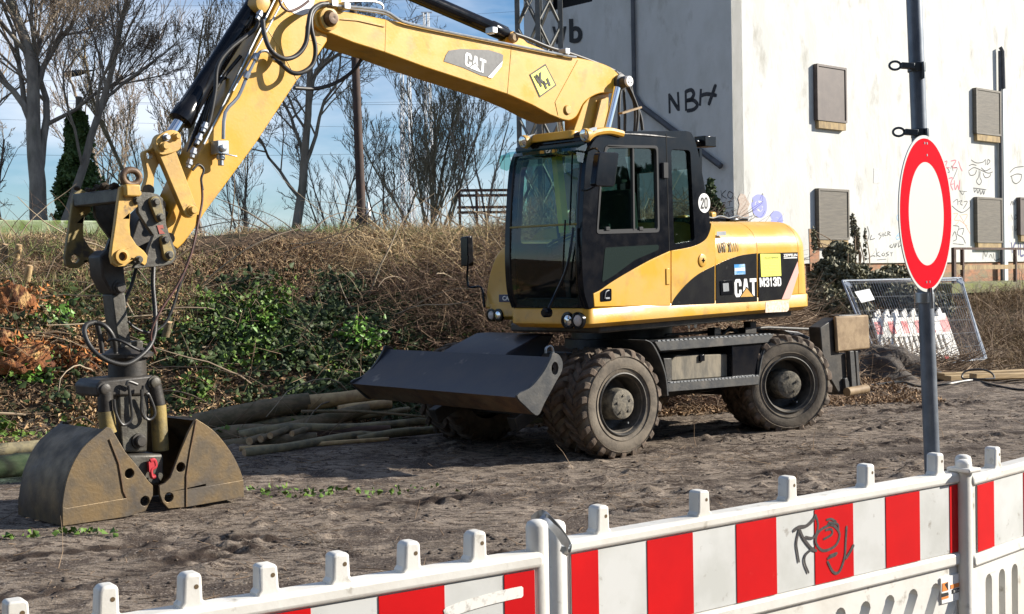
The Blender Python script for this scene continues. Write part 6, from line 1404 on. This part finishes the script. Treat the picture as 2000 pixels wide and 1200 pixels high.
# ============================================================ FINE VEGETATION
def leafmat(name, c1, c2, rough=.5, c3=None):
    return mat(name, c1, c2, rough=rough, island=True, c3=c3, s3=1.2, l3=.45, h3=.65, spec=.35)
def rand_dirs(n, up=.0):
    v = RNG.normal(size=(n, 3)); v[:, 2] += up; return v/np.linalg.norm(v, axis=1)[:, None]
def leaves(name, P, size, m_, normals=None, asp=.8, parent=None, tip=.5):
    n = len(P); N_ = normals if normals is not None else rand_dirs(n, .6)
    a = rand_dirs(n); x = np.cross(N_, a); x /= np.linalg.norm(x, axis=1)[:, None]+1e-9; y = np.cross(N_, x)
    s = size[:, None]; bend = N_*s*.25
    V = np.stack([P-y*s*.5, P+x*s*asp*.5-y*s*.05-bend, P+y*s*.55, P-x*s*asp*.5-y*s*.05-bend], 1).reshape(-1, 3)
    i = np.arange(n)[:, None]*4; F_ = np.concatenate([i+np.array([[0, 1, 2]]), i+np.array([[0, 2, 3]])], 0)
    return np_obj(name, V, F_, m_, parent)
def twigs_geo(P, Dr, Ln, Rd, bend=.35, seg=4, sides=3, droop=0.0, taper=.35):
    """curved thin tubes, vectorised -> V, F"""
    n = len(P); c = rand_dirs(n)*bend; pts = [P]; d = Dr.copy(); p = P.copy()
    for k in range(seg):
        d = d+c/seg*1.0+RNG.normal(size=(n, 3))*.10; d[:, 2] -= droop/seg; d /= np.linalg.norm(d, axis=1)[:, None]
        p = p+d*(Ln/seg)[:, None]; pts.append(p)
    pts = np.stack(pts, 1)                       # n, seg+1, 3
    ref = np.cross(Dr, rand_dirs(n)); ref /= np.linalg.norm(ref, axis=1)[:, None]+1e-9
    oth = np.cross(Dr, ref); rings = []
    for k in range(seg+1):
        r = (Rd*(1-(1-taper)*k/seg))[:, None]
        rings.append(np.stack([pts[:, k]+(ref*math.cos(2*math.pi*j/sides)+oth*math.sin(2*math.pi*j/sides))*r for j in range(sides)], 1))
    V = np.stack(rings, 1).reshape(-1, 3); b = (np.arange(n)*(seg+1)*sides)[:, None, None]
    k = (np.arange(seg)*sides)[None, :, None]; j = np.arange(sides)[None, None, :]
    a0 = b+k+j; a1 = b+k+(j+1) % sides
    F_ = np.stack([a0, a1, a1+sides, a0+sides], -1).reshape(-1, 4); return V, F_
def blades_geo(P, Dr, Ln, Wd, bend=.5, seg=3, droop=.5):
    n = len(P); c = rand_dirs(n)*bend; d = Dr.copy(); p = P.copy(); side = np.cross(Dr, rand_dirs(n)); side /= np.linalg.norm(side, axis=1)[:, None]+1e-9
    rows = []
    for k in range(seg+1):
        w_ = (Wd*(1-.85*k/seg)/2)[:, None]; rows.append(np.stack([p-side*w_, p+side*w_], 1))
        d = d+c/seg; d[:, 2] -= droop/seg; d /= np.linalg.norm(d, axis=1)[:, None]; p = p+d*(Ln/seg)[:, None]
    V = np.stack(rows, 1).reshape(-1, 3); b = (np.arange(n)*(seg+1)*2)[:, None]; k = (np.arange(seg)*2)[None]
    a = b+k; F_ = np.stack([a, a+1, a+3, a+2], -1).reshape(-1, 4); return V, F_
def scat(n, x0, x1, y0, y1, f=None):
    x = RNG.uniform(x0, x1, n); y = RNG.uniform(y0, y1, n)
    if f is not None:
        k = RNG.uniform(size=n) < f(x, y); x, y = x[k], y[k]
    return x, y
def onbank(x, y): return bank_d(x, y)
def bankP(n, d0, d1, x0, x1, f=None):
    x = RNG.uniform(x0, x1, n); d = RNG.uniform(d0, d1, n); y = 13.9+(d+(x+5.2)*math.sin(R(17)))/math.cos(R(17))
    if f is not None:
        k = RNG.uniform(size=n) < f(x, y, d); x, y, d = x[k], y[k], d[k]
    return x, y, d
def P3(x, y, h=0): return np.stack([x, y, ground_n(x, y)+h], 1)
IVY = leafmat('ivy_leaf', (.020, .038, .010), (.055, .085, .022), .6)
IVYB = leafmat('bright_ivy_leaf', (.08, .15, .025), (.14, .23, .04), .55)
LIT = leafmat('dead_leaf', (.30, .19, .10), (.12, .072, .04), .8)
LIT2 = leafmat('pale_dead_leaf', (.48, .34, .19), (.28, .16, .07), .8)
# ivy carpet in patches
def ivyf(x, y, d): return (.25+.75*sst(.38, .52, fbm(x*1.3, y*1.3+3, 4, 101)))*sst(.30, .45, fbm(x*4, y*4, 3, 103))*sst(3.9, 2.9, d)*sst(.1, .9, d)*(.15+.85*sst(1.0, -.6, x))*(.12+.88*sst(-4.8, -2.6, x))
x, y, d = bankP(120000, -.1, 4.3, -8.5, 2.0, ivyf)
o = leaves('ivy_cover', P3(x, y, RNG.uniform(.01, .16, len(x))), RNG.uniform(.025, .09, len(x)), IVY, rand_dirs(len(x), 1.0)+np.array([0, -.6, 0]), 1.0); tag(o, 'dark ivy leaves carpeting the shaded middle of the bank', 'ivy', kind='stuff')
x, y, d = bankP(60000, -.1, 3.6, -8.5, 1.0, lambda x, y, d: sst(.52, .68, fbm(x*1.6+7, y*1.6, 3, 140))*.45*sst(3.6, 2.6, d))
o = leaves('young_ivy', P3(x, y, RNG.uniform(.04, .17, len(x))), RNG.uniform(.04, .085, len(x)), IVYB, rand_dirs(len(x), .8), 1.0); tag(o, 'brighter young ivy leaves scattered over the bank', 'ivy', kind='stuff')
# leaf litter
x, y, d = bankP(120000, -.3, 4.8, -8.5, 5.5, lambda x, y, d: .35+.65*sst(.4, .6, fbm(x*1.3, y*1.3, 3, 150)))
o = leaves('leaf_litter', P3(x, y, RNG.uniform(.0, .05, len(x))), RNG.uniform(.03, .075, len(x)), LIT, rand_dirs(len(x), 1.2), .6); tag(o, 'brown leaf litter and bark crumbs between the ivy on the bank', 'leaf litter', kind='stuff')
x, y, d = bankP(46000, -.3, 3.2, -8.5, -1.6, lambda x, y, d: sst(.42, .6, fbm(x*1.1, y*1.1, 3, 160)))
o = leaves('pale_leaf_litter', P3(x, y, RNG.uniform(.02, .08, len(x))), RNG.uniform(.03, .09, len(x)), LIT2, rand_dirs(len(x), .8), .5); tag(o, 'pale dry leaves and wood chips on the left bank', 'leaf litter', kind='stuff')
# twigs on the bank
x, y, d = bankP(5200, -.4, 5.2, -9, 5); n = len(x); D = rand_dirs(n); D[:, 2] = np.abs(D[:, 2])*.3+.05; D /= np.linalg.norm(D, axis=1)[:, None]
V, F_ = twigs_geo(P3(x, y, .02), D, RNG.uniform(.2, .9, n), RNG.uniform(.0025, .006, n), .9, 5, 3, .5)
TWG = leafmat('dry_twig', (.32, .23, .15), (.13, .085, .055), .8); TWG2 = leafmat('red_brown_twig', (.21, .135, .09), (.075, .045, .033), .8); STR = leafmat('dry_straw', (.68, .52, .30), (.38, .26, .14), .8)
o = np_obj('dry_twigs', V, F_, TWG); tag(o, 'tangle of dry twigs over the bank', 'twigs', kind='stuff')
# dry grass on the upper bank
x, y, d = bankP(130000, 2.3, 7.5, -9.5, 4.2, lambda x, y, d: sst(2.6, 4.6, d)*sst(.33, .55, fbm(x*1.2, y*1.2, 4, 170))*(1-.75*sst(-1.8, .3, x)*sst(5.6, 4.4, d))); n = len(x)
D = rand_dirs(n, 1.1); V, F_ = blades_geo(P3(x, y, 0), D, RNG.uniform(.08, .24, n), RNG.uniform(.005, .011, n), .8, 3, 1.4)
o = np_obj('dry_grass', V, F_, STR); tag(o, 'tan dry grass tufts along the top of the bank', 'dry grass', kind='stuff')
x, y, d = bankP(36000, 2.4, 7.5, -9.5, 3.0, lambda x, y, d: sst(.42, .56, fbm(x*.7, y*.7, 3, 180))); n = len(x)
V, F_ = blades_geo(P3(x, y, 0), rand_dirs(n, 1.6), RNG.uniform(.10, .25, n), RNG.uniform(.006, .012, n), .5, 3, .6)
o = np_obj('green_grass', V, F_, leafmat('grass_blade', (.12, .17, .045), (.24, .27, .09), .6)); tag(o, 'patches of short green grass on the bank top', 'grass', kind='stuff')
# brambles arching over
x, y, d = bankP(1300, 2.4, 6.0, -8.5, 3.6, lambda x, y, d: sst(1.9, 3.2, d)*.9); n = len(x); D = rand_dirs(n, .5); D[:, 2] = np.abs(D[:, 2])+.2; D /= np.linalg.norm(D, axis=1)[:, None]
V, F_ = twigs_geo(P3(x, y, 0), D, RNG.uniform(.5, 1.3, n), RNG.uniform(.0025, .0055, n), 1.3, 7, 3, 1.6)
o = np_obj('bramble_stems', V, F_, TWG2); tag(o, 'red-brown dead bramble stems arching over the bank', 'brambles', kind='stuff')
# brush pile behind the machine
def brush(cx, cy, rx, ry, h, n, ln, rad, m_, name, label, ang=None, sprd=.6):
    a = RNG.uniform(0, 2*math.pi, n); r = np.sqrt(RNG.uniform(0, 1, n)); x = cx+rx*r*np.cos(a); y = cy+ry*r*np.sin(a)
    zt_ = h*(1-r**2); z = ground_z(x, y)+RNG.uniform(0, 1, n)**1.5*zt_
    D = rand_dirs(n)*sprd+np.array([math.cos(ang or 0), math.sin(ang or 0), .05])*(1 if ang is not None else 0)*RNG.choice([-1, 1], n)[:, None]; D[:, 2] = D[:, 2]*.6+.05; D /= np.linalg.norm(D, axis=1)[:, None]
    L_ = RNG.uniform(ln[0], ln[1], n); P = np.stack([x, y, z], 1)-D*L_[:, None]*.5
    P[:, 2] = np.maximum(P[:, 2], ground_z(P[:, 0], P[:, 1]))
    V, F_ = twigs_geo(P, D, L_, RNG.uniform(rad[0], rad[1], n), .7, 6, 3, .25); V[:, 2] = np.maximum(V[:, 2], -.05)
    o = np_obj(name, V, F_, m_, off=(cx, cy, 0)); tag(o, label, 'brush pile', kind='stuff'); return o
brush(.2, 18.0, 2.2, 1.4, .5, 3800, (.3, 1.1), (.002, .006), TWG2, 'brush_pile', 'dark heap of cut brushwood behind the excavator cab', -.35, 1.1)
brush(-.2, 17.6, 1.6, .7, .5, 900, (.3, 1.0), (.002, .007), TWG, 'brush_pile', 'arched brown twigs left of the far mirror', None, 1.0)
brush(1.2, 18.6, 1.5, 1.0, .9, 1100, (.4, 1.3), (.002, .008), TWG2, 'brush_pile', 'tangled stems close behind the cab', .8, 1.2)
brush(-.6, 19.4, 2.0, 1.2, .30, 2000, (.4, 1.2), (.002, .006), STR, 'brush_pile', 'pale brushwood strewn along the bank top left of the cab', -.3, 1.2)
brush(1.0, 20.2, 1.4, 1.2, .75, 1300, (.5, 1.9), (.002, .007), TWG, 'brush_pile', 'loose bare branches sticking up beside the cab', None, 1.0)
brush(4.6, 21.5, 2.6, 1.5, .55, 4200, (.4, 1.5), (.004, .010), TWG, 'brush_pile', 'sunlit brushwood under and behind the engine cover', .2)
brush(1.6, 17.4, 1.5, .8, .35, 1500, (.3, .9), (.003, .007), TWG2, 'brush_pile', 'low brushwood seen between the wheels', 0)
# ground debris on the mud
x, y = scat(16000, -7, 9, 7.2, 22, lambda x, y: (bank_d(x, y) < .3)*(.15+.85*sst(.45, .65, fbm(x*1.4, y*1.4, 3, 190)))); n = len(x)
D = rand_dirs(n); D[:, 2] *= .12; D /= np.linalg.norm(D, axis=1)[:, None]
V, F_ = twigs_geo(P3(x, y, .008), D, RNG.exponential(.09, n)+.03, RNG.uniform(.0015, .0045, n), .6, 3, 3, 0)
o = np_obj('ground_twigs', V, F_, TWG); tag(o, 'small twigs and bark bits lying on the mud', 'twigs', kind='stuff')
x, y = scat(26000, -7, 9, 7.2, 20, lambda x, y: (bank_d(x, y) < .2)*(.1+.9*sst(.5, .62, fbm(x*1.2+40, y*2.4, 3, 200)))); n = len(x)
sz = np.minimum(RNG.exponential(.008, n)+.006, .04); P = P3(x, y, 0)
octa = np.array([[1, 0, 0], [0, 1, 0], [-1, 0, 0], [0, -1, 0], [0, 0, .45], [0, 0, -.8]])
V = (P[:, None]+octa[None]*sz[:, None, None]*RNG.uniform(.5, 1.5, (n, 6, 1))).reshape(-1, 3); b = (np.arange(n)*6)[:, None, None]
F_ = (b+np.array([[0, 1, 4], [1, 2, 4], [2, 3, 4], [3, 0, 4], [1, 0, 5], [2, 1, 5], [3, 2, 5], [0, 3, 5]])[None]).reshape(-1, 3)
o = np_obj('soil_clods', V, F_, leafmat('clod', (.035, .025, .02), (.11, .088, .07), .95)); tag(o, 'loose dark clods and crumbs on the mud', 'clods', kind='stuff')
# small green weeds on the mud right of the grab
for cx, cy, r_, n in ((-1.85, 10.9, .32, 60), (-1.1, 10.75, .25, 34), (-3.0, 9.15, .14, 40), (-3.5, 9.0, .12, 22), (-1.5, 10.6, .12, 12)):
    x = cx+RNG.normal(size=n)*r_; y = cy+RNG.normal(size=n)*r_*.4; o = leaves('weed', P3(x, y, .03), RNG.uniform(.025, .06, n), IVYB, rand_dirs(n, 1.0), .9)
    o['label'] = {(-1.85): 'green ivy sprigs on the mud right of the grab', (-1.1): 'two-leaved sprig on the mud between grab and wheels', (-3.0): 'small green weed in front of the grab', (-3.5): 'flat green weed left of the small weed', (-1.5): 'tiny leaf cluster right of the ivy sprigs'}[cx]; o['category'] = 'weed'; o['kind'] = 'stuff'
# leafy plants on the bank
NET = leafmat('fresh_green_leaf', (.07, .17, .02), (.15, .30, .05), .45)
for cx, cy, cz, r_, n, lb in ((ghit(112, 640), 0, 0, .22, 260, 'bright green leafy plant on the left bank'), (ghit(700, 680), 0, 0, .26, 420, 'dark green leafy plant left of the dozer blade'), (ghit(80, 745), 0, 0, .16, 80, 'small green plant below the rotten wood'), (ghit(505, 660), 0, 0, .3, 240, 'green plant in the middle of the ivy')):
    P = np.array(cx)+RNG.normal(size=(n, 3))*np.array([r_*.55, r_*.4, r_*.62]); z = ground_n(P[:, 0], P[:, 1]); P[:, 2] = np.maximum(P[:, 2], z+.03)
    t = thing('leafy_plant', (cx.x, cx.y, gz(cx.x, cx.y)), lb, 'plant', 'green plants on the bank'); leaves('foliage', P, RNG.uniform(.04, .10, n), NET, rand_dirs(n, .5), .7, t)
    m = MB(); 
    for k in range(9): m.tube([(cx.x, cx.y, gz(cx.x, cx.y)-.02), Vector(P[k*3])], .004, 4)
    m.build('stems', TWG, t)
# scrub and rough grass in front of the building
x, y = scat(90000, 4.2, 14.5, 21.2, 31.5, lambda x, y: (.25+.75*sst(.42, .6, fbm(x*.9, y*.9, 3, 210)))*sst(.0, 1.0, (y-21.2)-.35*np.maximum(0, 6-x))); n = len(x)
V, F_ = blades_geo(P3(x, y, 0), rand_dirs(n, .9), RNG.uniform(.15, .5, n), RNG.uniform(.008, .016, n), .9, 3, 1.2)
o = np_obj('rough_grass', V, F_, leafmat('rough_straw', (.30, .21, .11), (.13, .09, .05), .8)); tag(o, 'matted brown grass on the slope right of the machine', 'dry grass', kind='stuff')
x, y = scat(2600, 4.0, 14, 21.5, 30, None); n = len(x); D = rand_dirs(n, .6); D[:, 2] = np.abs(D[:, 2]); V, F_ = twigs_geo(P3(x, y, 0), D, RNG.uniform(.5, 1.6, n), RNG.uniform(.004, .009, n), 1.1, 6, 3, 1.1)
o = np_obj('scrub_twigs', V, F_, TWG); tag(o, 'bare scrub twigs in front of the warehouse', 'twigs', kind='stuff')
IV2 = leafmat('grey_green_ivy', (.06, .065, .032), (.22, .20, .12), .6)
def ivymass(boxes, n_per, m_, label, root_at, sz=(.05, .11)):
    t = thing('ivy_bush', root_at, label, 'ivy', 'ivy by the warehouse wall'); Ps = []
    for (px, py, D_, rx, ry, rz, n) in boxes:
        c = np.array(at(px, py, D_)); v = rand_dirs(n)*RNG.uniform(.55, 1, n)[:, None]; Ps.append(c+v*np.array([rx, ry, rz]))
    P = np.concatenate(Ps); leaves('foliage', P, RNG.uniform(sz[0], sz[1], len(P)), m_, rand_dirs(len(P), .3)+np.array([.2, -.5, 0]), .9, t)
    m = MB()
    for k in range(12): q = P[RNG.integers(len(P))]; m.tube(crv([Vector(root_at), Vector((q+np.array(root_at))/2+RNG.normal(size=3)*.15), Vector(q)], 4), [.02-.0015*i for i in range(9)], 5)
    m.build('stems', TWG, t)
ivymass([(1640, 500, 28.3, .35, .3, .30, 1500), (1625, 545, 28, .5, .4, .45, 2400), (1660, 560, 27.6, .4, .4, .5, 1800), (1612, 600, 27, .45, .4, .5, 1800), (1650, 610, 26.5, .6, .5, .4, 2000), (1680, 540, 28.8, .28, .2, .3, 700)], 0, IV2, 'grey-green ivy bush climbing under the first shutters', (at(1640, 640, 27).x, 27.3, .45))
ivymass([(1720, 560, 28.6, .5, .3, .35, 1600), (1745, 540, 29.2, .4, .3, .25, 900), (1780, 590, 27.5, .7, .4, .35, 1600), (1820, 600, 27.5, .5, .4, .35, 1100)], 0, IV2, 'low ivy bush against the brick base', (at(1750, 640, 27.5).x, 27.8, .5))
ivymass([(1666, 440, 28.9, .06, .06, .30, 170), (1674, 470, 28.9, .08, .06, .35, 240), (1690, 480, 29.3, .03, .03, .45, 90), (1590, 470, 28, .06, .05, .3, 120)], 0, IV2, 'thin ivy tendrils on the white wall beside a shutter', (at(1672, 510, 28.9).x, 28.9, 1.5), (.04, .07))
ivymass([(1388, 390, 26, .10, .15, .42, 700), (1395, 425, 26, .22, .2, .4, 900), (1380, 470, 26, .3, .3, .5, 900)], 0, IVY, 'dark ivy clump between cab and shaded wall', (at(1392, 470, 26).x, 26, .8))
x = RNG.normal(size=2600)*.35+2.9; y = RNG.normal(size=2600)*.5+20.5
brush(3.6, 24.5, 1.6, 1.2, .7, 1600, (.4, 1.2), (.004, .010), TWG2, 'brush_pile', 'dark scrub behind the engine cover against the wall', None, 1.0)

# ============================================================ TREES
BRK1 = mat('grey_brown_bark', (.30, .255, .20), (.18, .15, .12), 5, .9, stretch=(1, 1, .3), bump=.5, c3=(.10, .11, .055), s3=1.2, l3=.5, h3=.7)
BRK2 = mat('fine_twig_bark', (.30, .235, .17), (.20, .155, .115), 4, .9)
BRK3 = mat('olive_twig_bark', (.34, .28, .17), (.24, .195, .125), 4, .9)
def npt(pts, rad, sides, V, F_, off):
    pts = np.asarray(pts); k = len(pts); t = np.gradient(pts, axis=0); t /= np.linalg.norm(t, axis=1)[:, None]+1e-9
    ref = np.array([.31, .95, .12]); x = np.cross(t, ref); x /= np.linalg.norm(x, axis=1)[:, None]+1e-9; y = np.cross(t, x)
    a = np.arange(sides)*2*math.pi/sides; r = np.asarray(rad)[:, None, None]
    v = pts[:, None]+(x[:, None]*np.cos(a)[None, :, None]+y[:, None]*np.sin(a)[None, :, None])*r
    V.append(v.reshape(-1, 3)); i = np.arange(k-1)[:, None]*sides; j = np.arange(sides)[None]
    f = np.stack([i+j, i+(j+1) % sides, i+sides+(j+1) % sides, i+sides+j], -1).reshape(-1, 4)+off; F_.append(f); return off+k*sides
def tree(x, y, h, r0, label, seed, levels=4, nb=(9, 7, 7, 5), first=.25, spread=.75, upb=.35, lean=(0, 0), fork=1, mats=(None, None), len0=.62, minr=.006, wob=.16, twl=1.0, name='bare_tree', z=None):
    rg = np.random.default_rng(seed); zb = gz(x, y)-.1 if z is None else z; t = thing(name, (x, y, zb), label, 'tree', 'bare trees on the railway embankment')
    A = ([], []); B = ([], []); oa = [0, 0]
    def grow(p, d, L_, r, lv):
        k = max(4, int(5+L_*1.2)) if lv < 2 else (5 if lv < levels else 4)
        pts = [p]; dd = d.copy(); step = L_/(k-1)
        for i in range(k-1):
            dd = dd+rg.normal(size=3)*wob*(1 if lv else .45)+np.array([0, 0, upb*(.25 if lv else .1)]); dd /= np.linalg.norm(dd); p = p+dd*step; pts.append(p)
        pts = np.array(pts); rad = r*(1-np.linspace(0, 1, k)*(.72 if lv else .62)); rad = np.maximum(rad, minr)
        w_ = 0 if lv < 2 else 1
        T = (A, B)[w_]; sides = (10, 6, 4, 3, 3, 3)[lv]; oa[w_] = npt(pts, rad, sides, T[0], T[1], oa[w_])
        if lv >= levels: return
        n = nb[lv]; f0 = first if lv == 0 else .18
        for j in range(n):
            q = f0+(1-f0)*(j+rg.uniform(.1, .9))/n; i = min(int(q*(k-1)), k-2); fr_ = q*(k-1)-i; pp = pts[i]*(1-fr_)+pts[i+1]*fr_
            tan = pts[i+1]-pts[i]; tan /= np.linalg.norm(tan); s = rg.normal(size=3); s -= tan*s.dot(tan); s /= np.linalg.norm(s)+1e-9
            sp = spread*rg.uniform(.7, 1.3); nd = tan*math.cos(sp)+s*math.sin(sp); nd[2] += upb*.4; nd /= np.linalg.norm(nd)
            rr_ = (rad[i]*(1-fr_)+rad[i+1]*fr_)*rg.uniform(.45, .72) if lv else r*(1-.5*q)*rg.uniform(.38, .6)
            ll = L_*(len0 if lv else len0*.95)*(1-.45*q)*rg.uniform(.75, 1.2)*(twl if lv == levels-1 else 1)
            grow(pp, nd, ll, max(rr_, minr), lv+1)
    for f in range(fork):
        d = np.array([lean[0]+(rg.normal()*.35 if fork > 1 else 0), lean[1]+(rg.normal()*.3 if fork > 1 else 0), 1.0]); d /= np.linalg.norm(d)
        grow(np.array([x+(rg.normal()*.12 if fork > 1 else 0), y, zb]), d, h*rg.uniform(.85, 1.0) if fork > 1 else h, r0*(1 if f == 0 else rg.uniform(.6, .9)), 0)
    np_obj('trunk', np.concatenate(A[0]), np.concatenate(A[1]), mats[0] or BRK1, t, smooth=True)
    np_obj('crown', np.concatenate(B[0]), np.concatenate(B[1]), mats[1] or BRK2, t)
    return t
def tx(px, D_): return (px-1000)/2600*D_
tree(tx(80, 30), 30, 7.6, .21, 'big forked bare tree at the left edge', 11, 5, (10, 7, 6, 5, 5), .20, .50, .30, (-.02, 0), 1, len0=.78, minr=.0045, twl=1.2)
tree(tx(95, 30), 30.4, 6.4, .115, 'second stem leaning right beside the big left tree', 12, 5, (9, 7, 6, 5, 4), .32, .6, .30, (.30, 0), 1, len0=.7, minr=.0045)
tree(tx(572, 31), 31, 6.0, .12, 'tall bare tree seen below the boom', 24, 5, (11, 7, 6, 5, 4), .20, .75, .22, (.05, 0), 1, len0=.66, minr=.0045, wob=.2)
tree(tx(850, 33), 33, 4.2, .055, 'broad many-stemmed bare bush tree left of the lattice mast', 31, 4, (9, 7, 5, 4, 0), .06, .48, .42, (0, 0), 7, mats=(BRK3, BRK3), len0=.55, minr=.0045, wob=.10)
tree(tx(340, 33), 33, 6.2, .06, 'slim light-barked bare tree right of the ivy column', 41, 4, (10, 7, 5, 4), .15, .40, .45, (0, 0), 3, mats=(BRK3, BRK3), len0=.45, minr=.0045)
tree(tx(235, 36), 36, 7.0, .07, 'bare tree behind the ivy column', 52, 4, (10, 7, 6, 5), .2, .5, .3, (.05, 0), 2, len0=.5, minr=.005)
tree(tx(15, 34), 34, 3.2, .06, 'small crooked bare tree at the far left', 61, 4, (7, 5, 5, 3), .3, .7, .15, (0, 0), 1, len0=.55, minr=.005)
tree(tx(480, 38), 38, 3.4, .04, 'low bare shrub tree left of the tall tree', 71, 3, (7, 6, 5, 0), .1, .5, .3, (0, 0), 4, len0=.5, minr=.005)
tree(tx(655, 36), 36, 3.6, .04, 'low bare shrub tree right of the tall tree', 81, 3, (7, 6, 5, 0), .1, .5, .3, (0, 0), 4, len0=.5, minr=.005)
tree(tx(745, 34), 34, 3.0, .035, 'bare shrub between the wooden pole and the bush tree', 82, 3, (7, 6, 5, 0), .1, .5, .3, (0, 0), 3, len0=.5, minr=.005)
tree(tx(960, 30), 30, 3.4, .035, 'spindly bare saplings beside the lattice mast', 91, 3, (6, 5, 4, 0), .15, .4, .4, (.05, 0), 3, len0=.4, minr=.0045)
tree(tx(-70, 33), 33, 8.0, .12, 'bare tree just outside the left edge with twigs reaching in', 95, 4, (8, 6, 5, 4), .3, .7, .25, (.12, 0), 1, len0=.6, minr=.005)
tree(tx(410, 45), 45, 6.0, .07, 'distant bare tree behind the stick', 97, 4, (8, 6, 5, 3), .2, .5, .3, (0, 0), 2, len0=.5, minr=.007)
# distant scrub belt along the railway
for k, (x0, x1, D_, n, hh) in enumerate(((-19, 2, 40, 1500, 1.5), (-16, 1, 30, 1100, .8))):
    x = RNG.uniform(x0, x1, n); y = D_+RNG.uniform(-2, 2, n); z = ground_z(x, y); D = rand_dirs(n, 1.6); D[:, 2] = np.abs(D[:, 2])
    V, F_ = twigs_geo(np.stack([x, y, z], 1), D, RNG.uniform(.5, 1, n)*hh*(1+.5*np.sin(x*1.3)), RNG.uniform(.004, .008, n), .6, 5, 3, 0)
    o = np_obj('railway_scrub', V, F_, BRK2); tag(o, ('hazy far thicket of bare stems behind the railway', 'low bare thicket just behind the bank top')[k], 'thicket', kind='stuff')
# ivy-clad column
cx_ = tx(152, 31.5); t = thing('ivy_clad_tree', (cx_, 31.5, 2.3), 'dark evergreen ivy column beside the big left tree', 'tree')
m = MB(); m.tube(crv([(cx_, 31.5, 2.3), (cx_+.05, 31.5, 4), (cx_+.15, 31.5, 6.2)], 4), [.14-.008*i for i in range(9)], 8); m.build('trunk', BRK1, t)
n = 15000; z = RNG.uniform(0, 1, n)**.8*3.6; clump = .55+.75*vnoise(z*2.2, np.zeros(n)+3, 9)
rad = (.60*(1-z/3.9)**.8+.05)*clump; a = RNG.uniform(0, 2*math.pi, n); rad *= .45+1.0*vnoise(z*3.5, a*2.2, 12); q = rad*RNG.uniform(.55, 1.0, n)
P = np.stack([cx_+z*.03+q*np.cos(a), 31.5+q*np.sin(a), 2.25+z], 1)
leaves('crown', P, RNG.uniform(.06, .13, n), leafmat('deep_ivy_leaf', (.06, .11, .03), (.15, .22, .065), .5), rand_dirs(n, .2), .9, t)

# splinters round the rotten wood
for k, (x, y, D_, r_) in enumerate(((40, 700, 14.9, .45), (20, 590, 15.8, .3), (160, 706, 14.8, .18))):
    a = np.array(ghit(x, y)); n = 420; P = a+RNG.normal(size=(n, 3))*np.array([r_*.8, r_*.5, r_*.35]); P[:, 2] = np.maximum(P[:, 2], ground_n(P[:, 0], P[:, 1])+.02)
    o = leaves('wood_chips', P, RNG.uniform(.03, .12, n), leafmat('orange_chip', (.50, .20, .06), (.22, .085, .03), .9), None, .35); tag(o, ('orange wood chips around the large rotten lump', 'orange wood chips around the upper stump', 'orange wood chips behind the hose loop')[k], 'wood chips', kind='stuff')
# foliage walls added outside the frame to darken reflections and block sky light
n = 26000; x = RNG.uniform(22, 24.5, n); y = RNG.uniform(-8, 24, n); z = RNG.uniform(0, 1, n)*(3.6+1.3*vnoise(y*.4, x*0, 5))
o = leaves('added_hedge', np.stack([x, y, z], 1), RNG.uniform(.25, .5, n), IVY); tag(o, 'tall dark hedge added outside the right edge to darken reflections', 'hedge', kind='stuff')
n = 26000; x = RNG.uniform(-34, 14, n); y = RNG.uniform(-13, -8, n); z = RNG.uniform(0, 1, n)*(7.5+3.5*vnoise(x*.25, y*0, 6))
o = leaves('added_tree_belt', np.stack([x, y, z], 1), RNG.uniform(.5, 1.1, n), IVY); tag(o, 'dark belt of evergreen trees added behind the viewer to block sky light', 'trees', kind='stuff')

x, y, d = bankP(260, .6, 6.0, -8.5, 3.5); n = len(x); D = rand_dirs(n, .25); D[:, 2] = np.abs(D[:, 2])*.6+.05; D /= np.linalg.norm(D, axis=1)[:, None]
V, F_ = twigs_geo(P3(x, y, .03), D, RNG.uniform(.6, 1.9, n), RNG.uniform(.006, .016, n), .7, 7, 5, .5)
o = np_obj('dead_stems', V, F_, leafmat('grey_dead_stem', (.36, .29, .20), (.16, .12, .085), .8)); tag(o, 'thicker grey and tan dead stems lying about the bank', 'dead stems', kind='stuff')
